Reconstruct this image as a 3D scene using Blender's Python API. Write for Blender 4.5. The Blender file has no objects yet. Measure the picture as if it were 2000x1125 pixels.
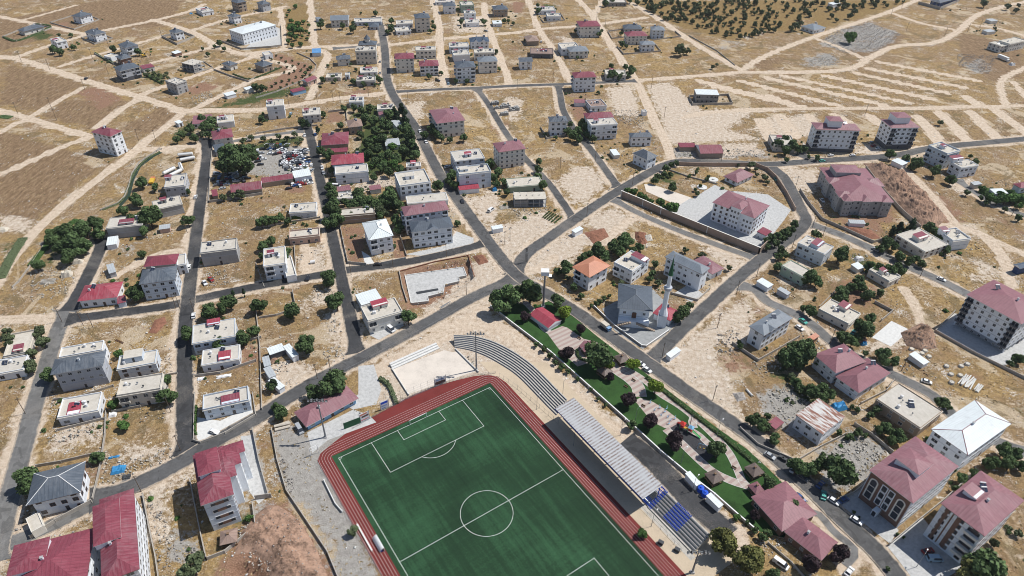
import bpy,math,random
import numpy as np
from mathutils import Vector
rnd=random.Random(7)
SC=bpy.context.scene
COL=SC.collection
# camera
FPX,DEP,ROLL,CAMH=1334.9,0.64737,0.018672,205.09  # focal length in px of a 2000 px wide frame, tilt below horizon, roll, height
cam=bpy.data.cameras.new("camera");cam_o=bpy.data.objects.new("camera",cam);COL.objects.link(cam_o)
cam.sensor_width=36.0;cam.lens=36.0*FPX/2000.0;cam.clip_start=1.0;cam.clip_end=6000.0
from mathutils import Matrix
cam_o.matrix_world=Matrix.Translation((0,0,CAMH))@Matrix.Rotation(math.pi/2-DEP,4,'X')@Matrix.Rotation(ROLL,4,'Z')
SC.camera=cam_o
# sky and sun
SUN_EL,SUN_DIR=math.radians(56.5),math.radians(18.7)  # sun direction measured from +X
w=bpy.data.worlds.new("World");SC.world=w;w.use_nodes=True
nt=w.node_tree;bg=nt.nodes["Background"]
sky=nt.nodes.new("ShaderNodeTexSky");sky.sky_type='NISHITA';sky.sun_disc=False
sky.sun_elevation=SUN_EL;sky.sun_rotation=math.pi/2-SUN_DIR;sky.dust_density=1.0;sky.altitude=800
nt.links.new(sky.outputs[0],bg.inputs[0]);bg.inputs[1].default_value=0.092
sl=bpy.data.lights.new("sun",'SUN');sl.energy=4.8;sl.angle=math.radians(0.5);sl.color=(1.0,0.965,0.91)
so=bpy.data.objects.new("sun",sl);COL.objects.link(so)
sd=Vector((math.cos(SUN_EL)*math.cos(SUN_DIR),math.cos(SUN_EL)*math.sin(SUN_DIR),math.sin(SUN_EL)))
so.rotation_euler=sd.to_track_quat('Z','Y').to_euler();so.location=(0,0,400)
SC.view_settings.view_transform='Standard';SC.view_settings.look='None'
SC.view_settings.exposure=0.0;SC.view_settings.gamma=1.0;SC.view_settings.use_curve_mapping=False
try:
 SC.cycles.pixel_filter_type='BLACKMAN_HARRIS';SC.cycles.filter_width=1.0
 SC.cycles.max_bounces=4;SC.cycles.diffuse_bounces=3;SC.cycles.glossy_bounces=2;SC.cycles.transmission_bounces=2
 SC.cycles.sample_clamp_indirect=4.0
except Exception:pass
# surveying: a photo pixel to the ground plane (or the level z) and back
_F=np.array([0,math.cos(DEP),-math.sin(DEP)]);_U=np.array([0,math.sin(DEP),math.cos(DEP)]);_R=np.array([1.0,0,0])
def ray(px,py):
 u=px-1000.0;v=py-562.5;c,s=math.cos(ROLL),math.sin(ROLL)
 return _F*FPX+_R*(c*u+s*v)-_U*(-s*u+c*v)
def G(px,py,z=0.0):
 v=ray(px,py);t=(z-CAMH)/v[2]
 return(v[0]*t,v[1]*t)
def proj(x,y,z=0.0):
 v=np.array([x,y,z-CAMH]);d=v@_F;u=FPX*(v@_R)/d;q=-FPX*(v@_U)/d
 c,s=math.cos(ROLL),math.sin(ROLL)
 return 1000+c*u-s*q,562.5+s*u+c*q
def ppm(x,y,z=0.0):return FPX/(np.array([x,y,z-CAMH])@_F)
def height_from(top,base_y):
 lo,hi=0.5,60.0
 for _ in range(40):
  m=(lo+hi)/2;g=G(top[0],top[1],m)
  if proj(g[0],g[1],0)[1]<base_y:lo=m
  else:hi=m
 return lo
 # materials
MATS={}
def newmat(name):
 m=bpy.data.materials.new(name);m.use_nodes=True
 n=m.node_tree.nodes;b=n["Principled BSDF"];b.inputs["Specular IOR Level"].default_value=0.25
 MATS[name]=m
 return m,n,m.node_tree.links,b
class NG:
 """tiny helper for node graphs"""
 def __init__(s,n,l):s.n,s.l=n,l
 def tex(s,scale,detail=3,rough=0.6,src=None,dist=0.0,kind='noise'):
  t=s.n.new("ShaderNodeTexNoise" if kind=='noise' else "ShaderNodeTexVoronoi")
  t.inputs["Scale"].default_value=scale
  if kind=='noise':
   t.inputs["Detail"].default_value=detail;t.inputs["Roughness"].default_value=rough;t.inputs["Distortion"].default_value=dist
  if src is None:
   if not hasattr(s,'pos'):s.pos=s.n.new("ShaderNodeNewGeometry")
   src=s.pos.outputs["Position"]
  s.l.new(src,t.inputs["Vector"])
  return t.outputs["Fac"]if kind=='noise' else t.outputs["Distance"]
 def ramp(s,fac,stops):
  r=s.n.new("ShaderNodeValToRGB");e=r.color_ramp.elements
  while len(e)<len(stops):e.new(0.5)
  for i,(p,c)in enumerate(stops):
   e[i].position=p;e[i].color=(c,c,c,1)if isinstance(c,(int,float))else(*c,1)
  s.l.new(fac,r.inputs[0]);return r.outputs[0]
 def mix(s,f,a,b,mode='MIX'):
  m=s.n.new("ShaderNodeMix");m.data_type='RGBA';m.blend_type=mode
  for i,v in((0,f),(6,a),(7,b)):
   if isinstance(v,(int,float)):m.inputs[i].default_value=v
   elif isinstance(v,tuple):m.inputs[i].default_value=(*v,1)
   else:s.l.new(v,m.inputs[i])
  return m.outputs[2]
 def math(s,op,a,b=0.0,c=0.0,clamp=False):
  m=s.n.new("ShaderNodeMath");m.operation=op;m.use_clamp=clamp
  for i,v in((0,a),(1,b),(2,c)):
   if isinstance(v,(int,float)):m.inputs[i].default_value=v
   else:s.l.new(v,m.inputs[i])
  return m.outputs[0]
 def bump(s,h,strength,dist,b):
  m=s.n.new("ShaderNodeBump");m.inputs["Strength"].default_value=strength;m.inputs["Distance"].default_value=dist
  s.l.new(h,m.inputs["Height"]);s.l.new(m.outputs[0],b.inputs["Normal"])
def plain(name,c,rough=0.7,metal=0.0,var=0.12,scale=0.6,fine=6.0,spec=None):
 """one paint with weathering: two noises vary its tone"""
 m,n,l,b=newmat(name);g=NG(n,l)
 a=g.tex(scale,4,0.65);f=g.tex(fine,2,0.6)
 lo=tuple(x*(1-var*1.6)for x in c);hi=tuple(min(1,x*(1+var))for x in c)
 col=g.ramp(g.math('ADD',g.math('MULTIPLY',a,0.65),g.math('MULTIPLY',f,0.35)),[(0.32,lo),(0.5,c),(0.68,hi)])
 l.new(col,b.inputs["Base Color"]);b.inputs["Roughness"].default_value=rough;b.inputs["Metallic"].default_value=metal
 if spec is not None:b.inputs["Specular IOR Level"].default_value=spec
 return m
WALLC=dict(white=(0.76,0.79,0.83),cream=(0.70,0.68,0.63),grey=(0.44,0.46,0.50),beige=(0.60,0.56,0.50),tan=(0.34,0.27,0.21),
concrete=(0.38,0.38,0.38),dark=(0.10,0.105,0.12),brown=(0.20,0.12,0.09),pink=(0.50,0.36,0.30),blue=(0.24,0.42,0.62),
lightblue=(0.58,0.64,0.71),block=(0.27,0.265,0.26),navy=(0.05,0.08,0.18),green=(0.35,0.45,0.36))
for k,c in WALLC.items():
 m,n,l,b=newmat("wall_"+k);g=NG(n,l)
 mp=n.new("ShaderNodeMapping");mp.inputs["Scale"].default_value=(1.2,1.2,0.18)
 ge=n.new("ShaderNodeNewGeometry");l.new(ge.outputs["Position"],mp.inputs["Vector"])
 streak=g.tex(1.3,4,0.7,src=mp.outputs[0]);big=g.tex(0.25,3,0.6);fine=g.tex(5,2,0.6)
 f=g.math('ADD',g.math('MULTIPLY',streak,0.5),g.math('ADD',g.math('MULTIPLY',big,0.3),g.math('MULTIPLY',fine,0.2)))
 v=0.34 if k in('concrete','block')else 0.2
 l.new(g.ramp(f,[(0.3,tuple(x*(1-v)for x in c)),(0.5,c),(0.7,tuple(min(1,x*1.08)for x in c))]),b.inputs["Base Color"])
 b.inputs["Roughness"].default_value=0.85
ROOFC=dict(maroon=(0.225,0.052,0.075),pink=(0.26,0.118,0.138),slate=(0.092,0.112,0.140),grey=(0.19,0.22,0.255),orange=(0.52,0.22,0.13),
whitemetal=(0.68,0.73,0.74),tan=(0.30,0.21,0.17),tin=(0.42,0.45,0.47),navy=(0.06,0.09,0.14),bluemetal=(0.10,0.28,0.55),brownroof=(0.15,0.115,0.10),
red=(0.33,0.055,0.08),rose=(0.265,0.122,0.142))
for k,c in ROOFC.items():
 m,n,l,b=newmat("roof_"+k);g=NG(n,l)
 uv=n.new("ShaderNodeUVMap");sep=n.new("ShaderNodeSeparateXYZ");l.new(uv.outputs[0],sep.inputs[0])
 st=g.math('FRACT',g.math('MULTIPLY',sep.outputs[0],0.9))
 rib=g.math('LESS_THAN',st,0.16)
 row=g.math('LESS_THAN',g.math('FRACT',g.math('MULTIPLY',sep.outputs[1],0.42)),0.06)
 big=g.tex(0.16,4,0.7);mp=n.new("ShaderNodeMapping");mp.inputs["Scale"].default_value=(1.4,0.22,1);l.new(uv.outputs[0],mp.inputs["Vector"])
 stre=g.tex(1.0,4,0.7,src=mp.outputs[0]);fine=g.tex(4,2,0.6)
 v=0.30 if k not in('whitemetal','tin')else 0.14
 f=g.math('ADD',g.math('MULTIPLY',big,0.35),g.math('ADD',g.math('MULTIPLY',stre,0.4),g.math('MULTIPLY',fine,0.25)))
 base=g.ramp(f,[(0.3,tuple(x*(1-v)for x in c)),(0.5,c),(0.72,tuple(min(1,x*1.18+0.025)for x in c))])
 base=g.mix(g.math('MULTIPLY',g.math('MAXIMUM',rib,row),0.28),base,tuple(x*0.45 for x in c))
 oi=n.new("ShaderNodeObjectInfo");fade=g.math('MULTIPLY',g.ramp(g.math('ADD',g.math('MULTIPLY',g.tex(0.12,3,0.6),0.4),g.math('MULTIPLY',stre,0.6)),[(0.46,0.0),(0.62,1.0)]),g.math('MULTIPLY',oi.outputs["Random"],0.55))
 base=g.mix(fade,base,tuple(x*0.55+0.17 for x in c));base=g.mix(g.math('MULTIPLY',g.ramp(g.tex(0.5,4,0.75),[(0.56,0.0),(0.68,1.0)]),0.3),base,tuple(x*0.5 for x in c))
 l.new(base,b.inputs["Base Color"]);b.inputs["Roughness"].default_value=0.5
 g.bump(rib,0.6,0.08,b)
m,n,l,b=newmat("flat_roof");g=NG(n,l)  # dusty concrete screed with damp stains
f1=g.tex(0.35,5,0.7,dist=0.6);f2=g.tex(1.7,4,0.7);f3=g.tex(9,2)
base=g.ramp(g.math('ADD',g.math('MULTIPLY',f1,0.55),g.math('ADD',g.math('MULTIPLY',f2,0.3),g.math('MULTIPLY',f3,0.15))),[(0.30,(0.30,0.27,0.23)),(0.42,(0.47,0.43,0.36)),(0.6,(0.60,0.56,0.49)),(0.75,(0.66,0.63,0.58))])
oi=n.new("ShaderNodeObjectInfo");base=g.mix(g.math('MULTIPLY',oi.outputs["Random"],0.3),base,(0.42,0.42,0.42))
l.new(base,b.inputs["Base Color"]);b.inputs["Roughness"].default_value=0.9
m,n,l,b=newmat("rusty_tin");g=NG(n,l)
uv=n.new("ShaderNodeUVMap");mp=n.new("ShaderNodeMapping");mp.inputs["Scale"].default_value=(0.7,0.12,1);l.new(uv.outputs[0],mp.inputs["Vector"])
l.new(g.ramp(g.tex(1.5,4,0.6,src=mp.outputs[0]),[(0.40,(0.20,0.085,0.06)),(0.48,(0.30,0.17,0.13)),(0.52,(0.5,0.49,0.47)),(0.7,(0.60,0.60,0.59))]),b.inputs["Base Color"]);b.inputs["Roughness"].default_value=0.6
m,n,l,b=newmat("canopy_tin");g=NG(n,l)  # pale sheets, rust in bands across
uv=n.new("ShaderNodeUVMap");sep=n.new("ShaderNodeSeparateXYZ");l.new(uv.outputs[0],sep.inputs[0])
mp=n.new("ShaderNodeMapping");mp.inputs["Scale"].default_value=(0.045,0.10,1);l.new(uv.outputs[0],mp.inputs["Vector"])
area=g.ramp(g.tex(1.0,3,0.5,src=mp.outputs[0]),[(0.36,0.15),(0.48,1.0)])
band=g.math('LESS_THAN',g.math('FRACT',g.math('MULTIPLY',sep.outputs[0],0.8)),0.45)
wob=g.ramp(g.tex(1.6,3,0.7),[(0.38,0.25),(0.62,1.0)])
base=g.mix(g.math('MULTIPLY',g.math('MULTIPLY',band,area),wob),(0.44,0.45,0.46),(0.17,0.115,0.10))
l.new(base,b.inputs["Base Color"]);b.inputs["Roughness"].default_value=0.6
plain("glass",(0.035,0.042,0.055),0.25,var=0.5,scale=0.3,spec=0.5)
plain("frame",(0.62,0.62,0.62),0.6);plain("frame_brown",(0.16,0.08,0.05),0.6)
plain("white_paint",(0.72,0.72,0.71),0.6,var=0.06);plain("metal_grey",(0.22,0.24,0.26),0.5,0.3);plain("metal_dark",(0.06,0.065,0.07),0.5,0.3)
plain("concrete_wall",(0.40,0.37,0.33),0.9,var=0.2,scale=0.5,fine=3);plain("tan_wall",(0.36,0.27,0.215),0.9,var=0.14,scale=0.3);plain("stone_wall",(0.30,0.27,0.23),0.95,var=0.3,scale=2,fine=9)
plain("wood",(0.20,0.13,0.08),0.8);plain("pole_wood",(0.16,0.12,0.09),0.9);plain("solar",(0.03,0.04,0.07),0.2,spec=0.6);plain("tank_white",(0.7,0.7,0.7),0.4)
plain("blue_paint",(0.02,0.09,0.55),0.5,var=0.08);plain("blue_tarp",(0.04,0.22,0.45),0.5,var=0.2,scale=2);plain("lightblue_paint",(0.20,0.42,0.62),0.5)
plain("red_paint",(0.55,0.05,0.04),0.5);plain("orange_paint",(0.58,0.20,0.10),0.5);plain("green_paint",(0.06,0.42,0.12),0.5);plain("yellow_paint",(0.62,0.40,0.05),0.5);plain("darkgreen_paint",(0.015,0.075,0.045),0.6)
plain("turf_green_sheet",(0.025,0.10,0.05),0.7);plain("copper_green",(0.02,0.10,0.05),0.5);plain("canvas",(0.55,0.50,0.42),0.9,var=0.2,scale=2)
plain("line_white",(0.62,0.64,0.62),0.8,var=0.10,scale=1.5);plain("mound_soil",(0.30,0.195,0.140),0.95,var=0.5,scale=0.25,fine=1.6);plain("red_soil",(0.24,0.115,0.075),0.95,var=0.3,scale=0.7,fine=3)
plain("slab_new",(0.46,0.46,0.45),0.9,var=0.2,scale=0.8,fine=4);plain("slab_white",(0.62,0.62,0.60),0.9,var=0.12,scale=0.8)
plain("rubber",(0.045,0.045,0.05),0.9,var=0.3,scale=1.5);plain("rock",(0.50,0.47,0.42),0.95,var=0.35,scale=1.5,fine=4);plain("rock_dark",(0.33,0.31,0.29),0.95,var=0.4,scale=1.5)
plain("bark",(0.10,0.075,0.055),0.95);plain("tyre",(0.02,0.02,0.02),0.9);plain("block_stack",(0.34,0.34,0.33),0.9,var=0.25,scale=1.2)
plain("water_dark",(0.03,0.05,0.03),0.3);plain("ad_white",(0.6,0.62,0.64),0.5);plain("ad_dark",(0.10,0.06,0.05),0.5);plain("ad_sky",(0.22,0.36,0.55),0.5)
m,n,l,b=newmat("pane");g=NG(n,l);oi=n.new("ShaderNodeObjectInfo");l.new(g.ramp(oi.outputs["Random"],[(0.0,(.020,.026,.036)),(0.5,(.045,.055,.07)),(0.78,(.10,.11,.12)),(1.0,(.30,.30,.29))]),b.inputs["Base Color"]);b.inputs["Roughness"].default_value=.25
m,n,l,b=newmat("car_paint");oi=n.new("ShaderNodeObjectInfo");l.new(oi.outputs["Color"],b.inputs["Base Color"]);b.inputs["Roughness"].default_value=0.3;b.inputs["Specular IOR Level"].default_value=0.5
for k,c in dict(dark=(0.072,0.115,0.042),olive=(0.100,0.128,0.062),lime=(0.145,0.210,0.025),plum=(0.036,0.022,0.026),cypress=(0.028,0.052,0.024),yellow=(0.145,0.150,0.045),orchard=(0.095,0.120,0.052),bright=(0.070,0.14,0.034)).items():
 m,n,l,b=newmat("leaf_"+k);g=NG(n,l)
 at=n.new("ShaderNodeAttribute");at.attribute_name="tint";oi=n.new("ShaderNodeObjectInfo")
 f=g.math('ADD',g.math('MULTIPLY',at.outputs["Fac"],0.7),g.math('MULTIPLY',oi.outputs["Random"],0.3))
 l.new(g.ramp(f,[(0.1,tuple(x*0.5 for x in c)),(0.5,c),(0.95,tuple(x*1.75 for x in c))]),b.inputs["Base Color"]);b.inputs["Roughness"].default_value=0.75
 # mesh builder
class MB:
 def __init__(s):s.v,s.f,s.m,s.uv,s.mats=[],[],[],[],[]
 def mi(s,m):
  if m not in s.mats:s.mats.append(m)
  return s.mats.index(m)
 def face(s,pts,m,uv=None):
  i=len(s.v);s.v+=[tuple(p)for p in pts];s.f.append(tuple(range(i,i+len(pts))));s.m.append(s.mi(m))
  if uv is None:
   p0,p1=Vector(pts[0]),Vector(pts[1]);e=p1-p0;L=e.length or 1;e=e/L
   uv=[]
   nrm=e.cross(Vector(pts[-1])-p0);nrm=nrm/(nrm.length or 1);q=nrm.cross(e)
   for p in pts:
    d=Vector(p)-p0;uv.append((d.dot(e),d.dot(q)))
  s.uv+=uv
 def box(s,x0,y0,z0,x1,y1,z1,m,top=None,bottom=False):
  a,b_,c,d=(x0,y0),(x1,y0),(x1,y1),(x0,y1)
  for p,q in((a,b_),(b_,c),(c,d),(d,a)):
   s.face([(*p,z0),(*q,z0),(*q,z1),(*p,z1)],m)
  s.face([(*a,z1),(*b_,z1),(*c,z1),(*d,z1)],top or m)
  if bottom:s.face([(*d,z0),(*c,z0),(*b_,z0),(*a,z0)],m)
 def obox(s,p,q,wdt,z0,z1,m,top=None):
  """box along the plan segment p-q"""
  p,q=Vector((p[0],p[1])),Vector((q[0],q[1]));e=q-p
  if e.length<1e-4:return
  e.normalize();nn=Vector((-e.y,e.x))*wdt/2
  c=[p-nn,q-nn,q+nn,p+nn]
  for i in range(4):
   a,b_=c[i],c[(i+1)%4];s.face([(a.x,a.y,z0),(b_.x,b_.y,z0),(b_.x,b_.y,z1),(a.x,a.y,z1)],m)
  s.face([(k.x,k.y,z1)for k in c],top or m)
 def cyl(s,cx,cy,z0,z1,r0,r1,n,m,cap=True):
  A=[(cx+r0*math.cos(2*math.pi*i/n),cy+r0*math.sin(2*math.pi*i/n),z0)for i in range(n)]
  B=[(cx+r1*math.cos(2*math.pi*i/n),cy+r1*math.sin(2*math.pi*i/n),z1)for i in range(n)]
  for i in range(n):
   j=(i+1)%n
   if r1<1e-3:s.face([A[i],A[j],B[i]],m)
   else:s.face([A[i],A[j],B[j],B[i]],m)
  if cap and r1>1e-3:s.face(B,m)
 def tube(s,p,q,r,m,n=6,r1=None):
  p,q=Vector(p),Vector(q);d=(q-p);L=d.length
  if L<1e-5:return
  d=d/L;x=d.orthogonal().normalized();y=d.cross(x);r1=r if r1 is None else r1
  A=[p+x*r*math.cos(2*math.pi*i/n)+y*r*math.sin(2*math.pi*i/n)for i in range(n)]
  B=[q+x*r1*math.cos(2*math.pi*i/n)+y*r1*math.sin(2*math.pi*i/n)for i in range(n)]
  for i in range(n):
   j=(i+1)%n;s.face([A[i],A[j],B[j],B[i]],m)
  s.face(A[::-1],m);s.face(B,m)
 def mesh(s,name):
  me=bpy.data.meshes.new(name);me.from_pydata(s.v,[],s.f)
  for k in s.mats:me.materials.append(MATS[k])
  me.polygons.foreach_set("material_index",s.m)
  ul=me.uv_layers.new(name="UVMap");ul.data.foreach_set("uv",np.array(s.uv,dtype=np.float32).ravel())
  me.update();return me
 def build(s,name,parent=None):
  if not s.f:return None
  return link(bpy.data.objects.new(name,s.mesh(name)),parent)
def link(o,parent=None):
 COL.objects.link(o)
 if parent is not None:o.parent=parent
 return o
def tag(o,label=None,cat=None,group=None,kind=None):
 if label:o["label"]=label
 if cat:o["category"]=cat
 if group:o["group"]=group
 if kind:o["kind"]=kind
 return o
def empty(name,loc,rz=0.0):
 o=bpy.data.objects.new(name,None);o.location=loc;o.rotation_euler=(0,0,rz);o.empty_display_size=1;COL.objects.link(o);return o
def dup(root,loc=None,rz=None,scale=None):
 r=root.copy();COL.objects.link(r)
 if loc is not None:r.location=loc
 if rz is not None:r.rotation_euler=(0,0,rz)
 if scale is not None:r.scale=scale
 for ch in root.children:
  c=ch.copy();COL.objects.link(c);c.parent=r
  for g2 in ch.children:
   d=g2.copy();COL.objects.link(d);d.parent=c
 return r
LM=[]  # landmarks: (pixel x, pixel y, phrase)
OCC=[]  # plan rectangles/polygons kept clear of grass tufts and rubble
# smooth polylines on the ground
def smooth(pts,step=3.0):
 P=[Vector(p)for p in pts]
 if len(P)==2:Q=[P[0],P[1]]
 else:
  Q=[]
  E=[P[0]*2-P[1]]+P+[P[-1]*2-P[-2]]
  for i in range(1,len(E)-2):
   for k in range(8):
    t=k/8;a,b_,c,d=E[i-1],E[i],E[i+1],E[i+2]
    Q.append(0.5*((2*b_)+(c-a)*t+(2*a-5*b_+4*c-d)*t*t+(3*b_-a-3*c+d)*t**3))
  Q.append(P[-1])
 out=[Q[0]];acc=0
 for a,b_ in zip(Q,Q[1:]):
  L=(b_-a).length
  while acc+L>=step:
   t=(step-acc)/L;a=a.lerp(b_,t);out.append(a);L=(b_-a).length;acc=0
  acc+=L
 if(out[-1]-Q[-1]).length>0.3:out.append(Q[-1])
 return out
def gp(pxs):return[G(*p)for p in pxs]
# ground: one sheet with soil zones, textured in world space
def ground_mat(name):
 m,n,l,b=newmat(name);g=NG(n,l)
 z1=n.new("ShaderNodeAttribute");z1.attribute_name="zone";z2=n.new("ShaderNodeAttribute");z2.attribute_name="zone2"
 s1=n.new("ShaderNodeSeparateColor");l.new(z1.outputs["Color"],s1.inputs[0]);s2=n.new("ShaderNodeSeparateColor");l.new(z2.outputs["Color"],s2.inputs[0])
 big=g.tex(0.012,4,0.6,dist=0.4);med=g.tex(0.07,5,0.68,dist=0.5);sm=g.tex(0.45,5,0.72);fin=g.tex(2.6,4,0.75);fi2=g.tex(0.9,5,0.7)
 mp=n.new("ShaderNodeMapping");mp.inputs["Scale"].default_value=(0.9,0.25,1);mp.inputs["Rotation"].default_value=(0,0,0.5)
 l.new(g.pos.outputs["Position"],mp.inputs["Vector"]);fur=g.tex(0.6,3,0.6,src=mp.outputs[0])
 gold=g.ramp(g.math('ADD',g.math('MULTIPLY',sm,0.5),g.math('MULTIPLY',fin,0.5)),[(0.37,(0.085,0.058,0.032)),(0.44,(0.205,0.140,0.068)),(0.52,(0.37,0.250,0.108)),(0.58,(0.48,0.345,0.165)),(0.65,(0.61,0.49,0.30))])
 brown=g.ramp(g.math('ADD',g.math('MULTIPLY',fur,0.4),g.math('MULTIPLY',fin,0.6)),[(0.37,(0.10,0.065,0.038)),(0.5,(0.235,0.155,0.090)),(0.62,(0.37,0.27,0.165))])
 base=g.mix(g.ramp(g.math('ADD',g.math('MULTIPLY',big,0.5),g.math('MULTIPLY',med,0.5)),[(0.40,0.0),(0.56,0.8)]),gold,brown)
 def edge(w,lo=0.42,hi=0.58,amp=1.5):
  """soft zone weight broken up by noise"""
  v=g.math('ADD',w,g.math('MULTIPLY',g.math('SUBTRACT',g.math('ADD',g.math('MULTIPLY',med,0.35),g.math('ADD',g.math('MULTIPLY',sm,0.4),g.math('MULTIPLY',fin,0.25))),0.5),amp*2))
  return g.ramp(g.math('MULTIPLY',v,g.math('GREATER_THAN',w,0.02)),[(lo,0.0),(hi,1.0)])
  # scattered pale stones and bare patches everywhere
 bare=g.ramp(g.math('ADD',g.math('MULTIPLY',fi2,0.5),g.math('MULTIPLY',med,0.5)),[(0.54,0.0),(0.61,0.8)])
 base=g.mix(bare,base,(0.56,0.46,0.34))
 spk=g.ramp(g.math('ADD',g.math('MULTIPLY',g.tex(1.5,3,0.7),0.55),g.math('MULTIPLY',g.tex(0.10,3,0.6,dist=0.8),0.45)),[(0.58,0.0),(0.60,0.85)])
 base=g.mix(spk,base,(0.70,0.68,0.64))
 redsp=g.ramp(g.math('ADD',g.math('MULTIPLY',sm,0.4),g.math('MULTIPLY',g.tex(0.05,4,0.6,dist=1.0),0.6)),[(0.55,0.0),(0.66,0.7)])
 base=g.mix(redsp,base,(0.24,0.14,0.095))
 grn=g.ramp(g.math('ADD',g.math('MULTIPLY',fi2,0.4),g.math('MULTIPLY',g.tex(0.09,3,0.6,dist=0.5),0.6)),[(0.58,0.0),(0.68,0.55)])
 base=g.mix(grn,base,(0.11,0.115,0.055))
 base=g.mix(g.ramp(g.tex(0.028,5,0.62,dist=1.2),[(0.57,0.0),(0.595,0.7)]),base,g.ramp(fin,[(0.38,(.36,.26,.16)),(0.5,(.52,.42,.29)),(0.62,(.66,.58,.46))]))
 base=g.mix(g.ramp(g.tex(0.045,5,0.65,dist=1.5),[(0.57,0.0),(0.60,0.7)]),base,g.ramp(fin,[(0.38,(.075,.055,.03)),(0.5,(.17,.125,.065)),(0.62,(.30,.23,.12))]))
 base=g.mix(edge(s2.outputs[0]),base,brown)
 base=g.mix(edge(s1.outputs[1]),base,g.ramp(fin,[(0.37,(0.15,0.082,0.052)),(0.5,(0.27,0.155,0.102)),(0.63,(0.40,0.26,0.18))]))
 base=g.mix(edge(s2.outputs[1]),base,g.ramp(g.math('ADD',g.math('MULTIPLY',sm,0.5),g.math('MULTIPLY',fin,0.5)),[(0.32,(0.20,0.185,0.165)),(0.55,(0.38,0.36,0.33)),(0.7,(0.52,0.50,0.47))]))
 base=g.mix(edge(s1.outputs[0]),base,g.ramp(g.math('ADD',g.math('MULTIPLY',sm,0.5),g.math('MULTIPLY',fin,0.5)),[(0.36,(0.24,0.175,0.12)),(0.44,(0.47,0.37,0.275)),(0.54,(0.60,0.51,0.41)),(0.62,(0.74,0.70,0.64))]))
 base=g.mix(edge(s1.outputs[2]),base,g.ramp(fin,[(0.3,(0.030,0.045,0.018)),(0.55,(0.075,0.100,0.035)),(0.75,(0.16,0.15,0.07))]))
 base=g.mix(edge(s2.outputs[2]),base,g.ramp(g.math('ADD',g.math('MULTIPLY',sm,0.5),g.math('MULTIPLY',fin,0.5)),[(0.36,(0.15,0.095,0.045)),(0.5,(0.25,0.165,0.07)),(0.62,(0.33,0.26,0.12))]))
 base=g.mix(edge(z1.outputs["Alpha"],0.3,0.62,0.9),base,g.ramp(g.math('ADD',g.math('MULTIPLY',sm,0.6),g.math('MULTIPLY',fin,0.4)),[(0.36,(0.42,0.32,0.225)),(0.5,(0.60,0.485,0.37)),(0.62,(0.70,0.61,0.50))]))
 l.new(base,b.inputs["Base Color"]);b.inputs["Roughness"].default_value=0.97;b.inputs["Specular IOR Level"].default_value=0.1
 g.bump(g.math('ADD',fin,g.math('MULTIPLY',sm,1.5)),0.8,0.5,b)
ground_mat("ground")
xs=np.arange(-660,661,1.7)
ys=np.concatenate([np.arange(80,330,1.15),np.arange(330,900,2.1)])
NX,NY=len(xs),len(ys)
GX,GY=np.meshgrid(xs,ys)
Z1=np.zeros((NY,NX,4),np.float32);Z2=np.zeros((NY,NX,4),np.float32)
OCG=np.zeros((NY,NX),bool)
def win(x0,x1,y0,y1):
 i0,i1=np.searchsorted(xs,x0),np.searchsorted(xs,x1);j0,j1=np.searchsorted(ys,y0),np.searchsorted(ys,y1)
 return slice(j0,j1),slice(i0,i1)
def seg_dist(P,X,Y):
 D=np.full(X.shape,1e9)
 for(ax,ay),(bx,by)in zip(P,P[1:]):
  dx,dy=bx-ax,by-ay;L=dx*dx+dy*dy or 1e-9
  t=np.clip(((X-ax)*dx+(Y-ay)*dy)/L,0,1)
  D=np.minimum(D,np.hypot(X-ax-t*dx,Y-ay-t*dy))
 return D
def inside(P,X,Y):
 r=np.zeros(X.shape,bool);n_=len(P)
 for i in range(n_):
  (ax,ay),(bx,by)=P[i],P[(i+1)%n_]
  if ay==by:continue
  c=((ay>Y)!=(by>Y))&(X<(bx-ax)*(Y-ay)/(by-ay)+ax);r^=c
 return r
def paint_poly(pxs,arr,ch,val=1.0,soft=7.0,world=False):
 P=list(pxs)if world else gp(pxs)
 s=win(min(p[0]for p in P)-soft,max(p[0]for p in P)+soft,min(p[1]for p in P)-soft,max(p[1]for p in P)+soft)
 X,Y=GX[s],GY[s]
 if X.size==0:return
 d=seg_dist(P+P[:1],X,Y);ins=inside(P,X,Y);sd_=np.where(ins,d,-d)
 wgt=np.clip((sd_+soft)/(2*soft),0,1)*val;arr[s][...,ch]=np.maximum(arr[s][...,ch],wgt)
def paint_line(P,arr,ch,half,val=1.0,soft=2.0):
 s=win(min(p[0]for p in P)-half-soft,max(p[0]for p in P)+half+soft,min(p[1]for p in P)-half-soft,max(p[1]for p in P)+half+soft)
 X,Y=GX[s],GY[s]
 if X.size==0:return
 wgt=np.clip((half+soft-seg_dist(P,X,Y))/(2*soft),0,1)*val;arr[s][...,ch]=np.maximum(arr[s][...,ch],wgt)
def occ_line(P,half):
 s=win(min(p[0]for p in P)-half,max(p[0]for p in P)+half,min(p[1]for p in P)-half,max(p[1]for p in P)+half)
 if GX[s].size:OCG[s]|=seg_dist(P,GX[s],GY[s])<half
def occ_poly(P):
 s=win(min(p[0]for p in P),max(p[0]for p in P),min(p[1]for p in P),max(p[1]for p in P))
 if GX[s].size:OCG[s]|=inside(P,GX[s],GY[s])
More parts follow.
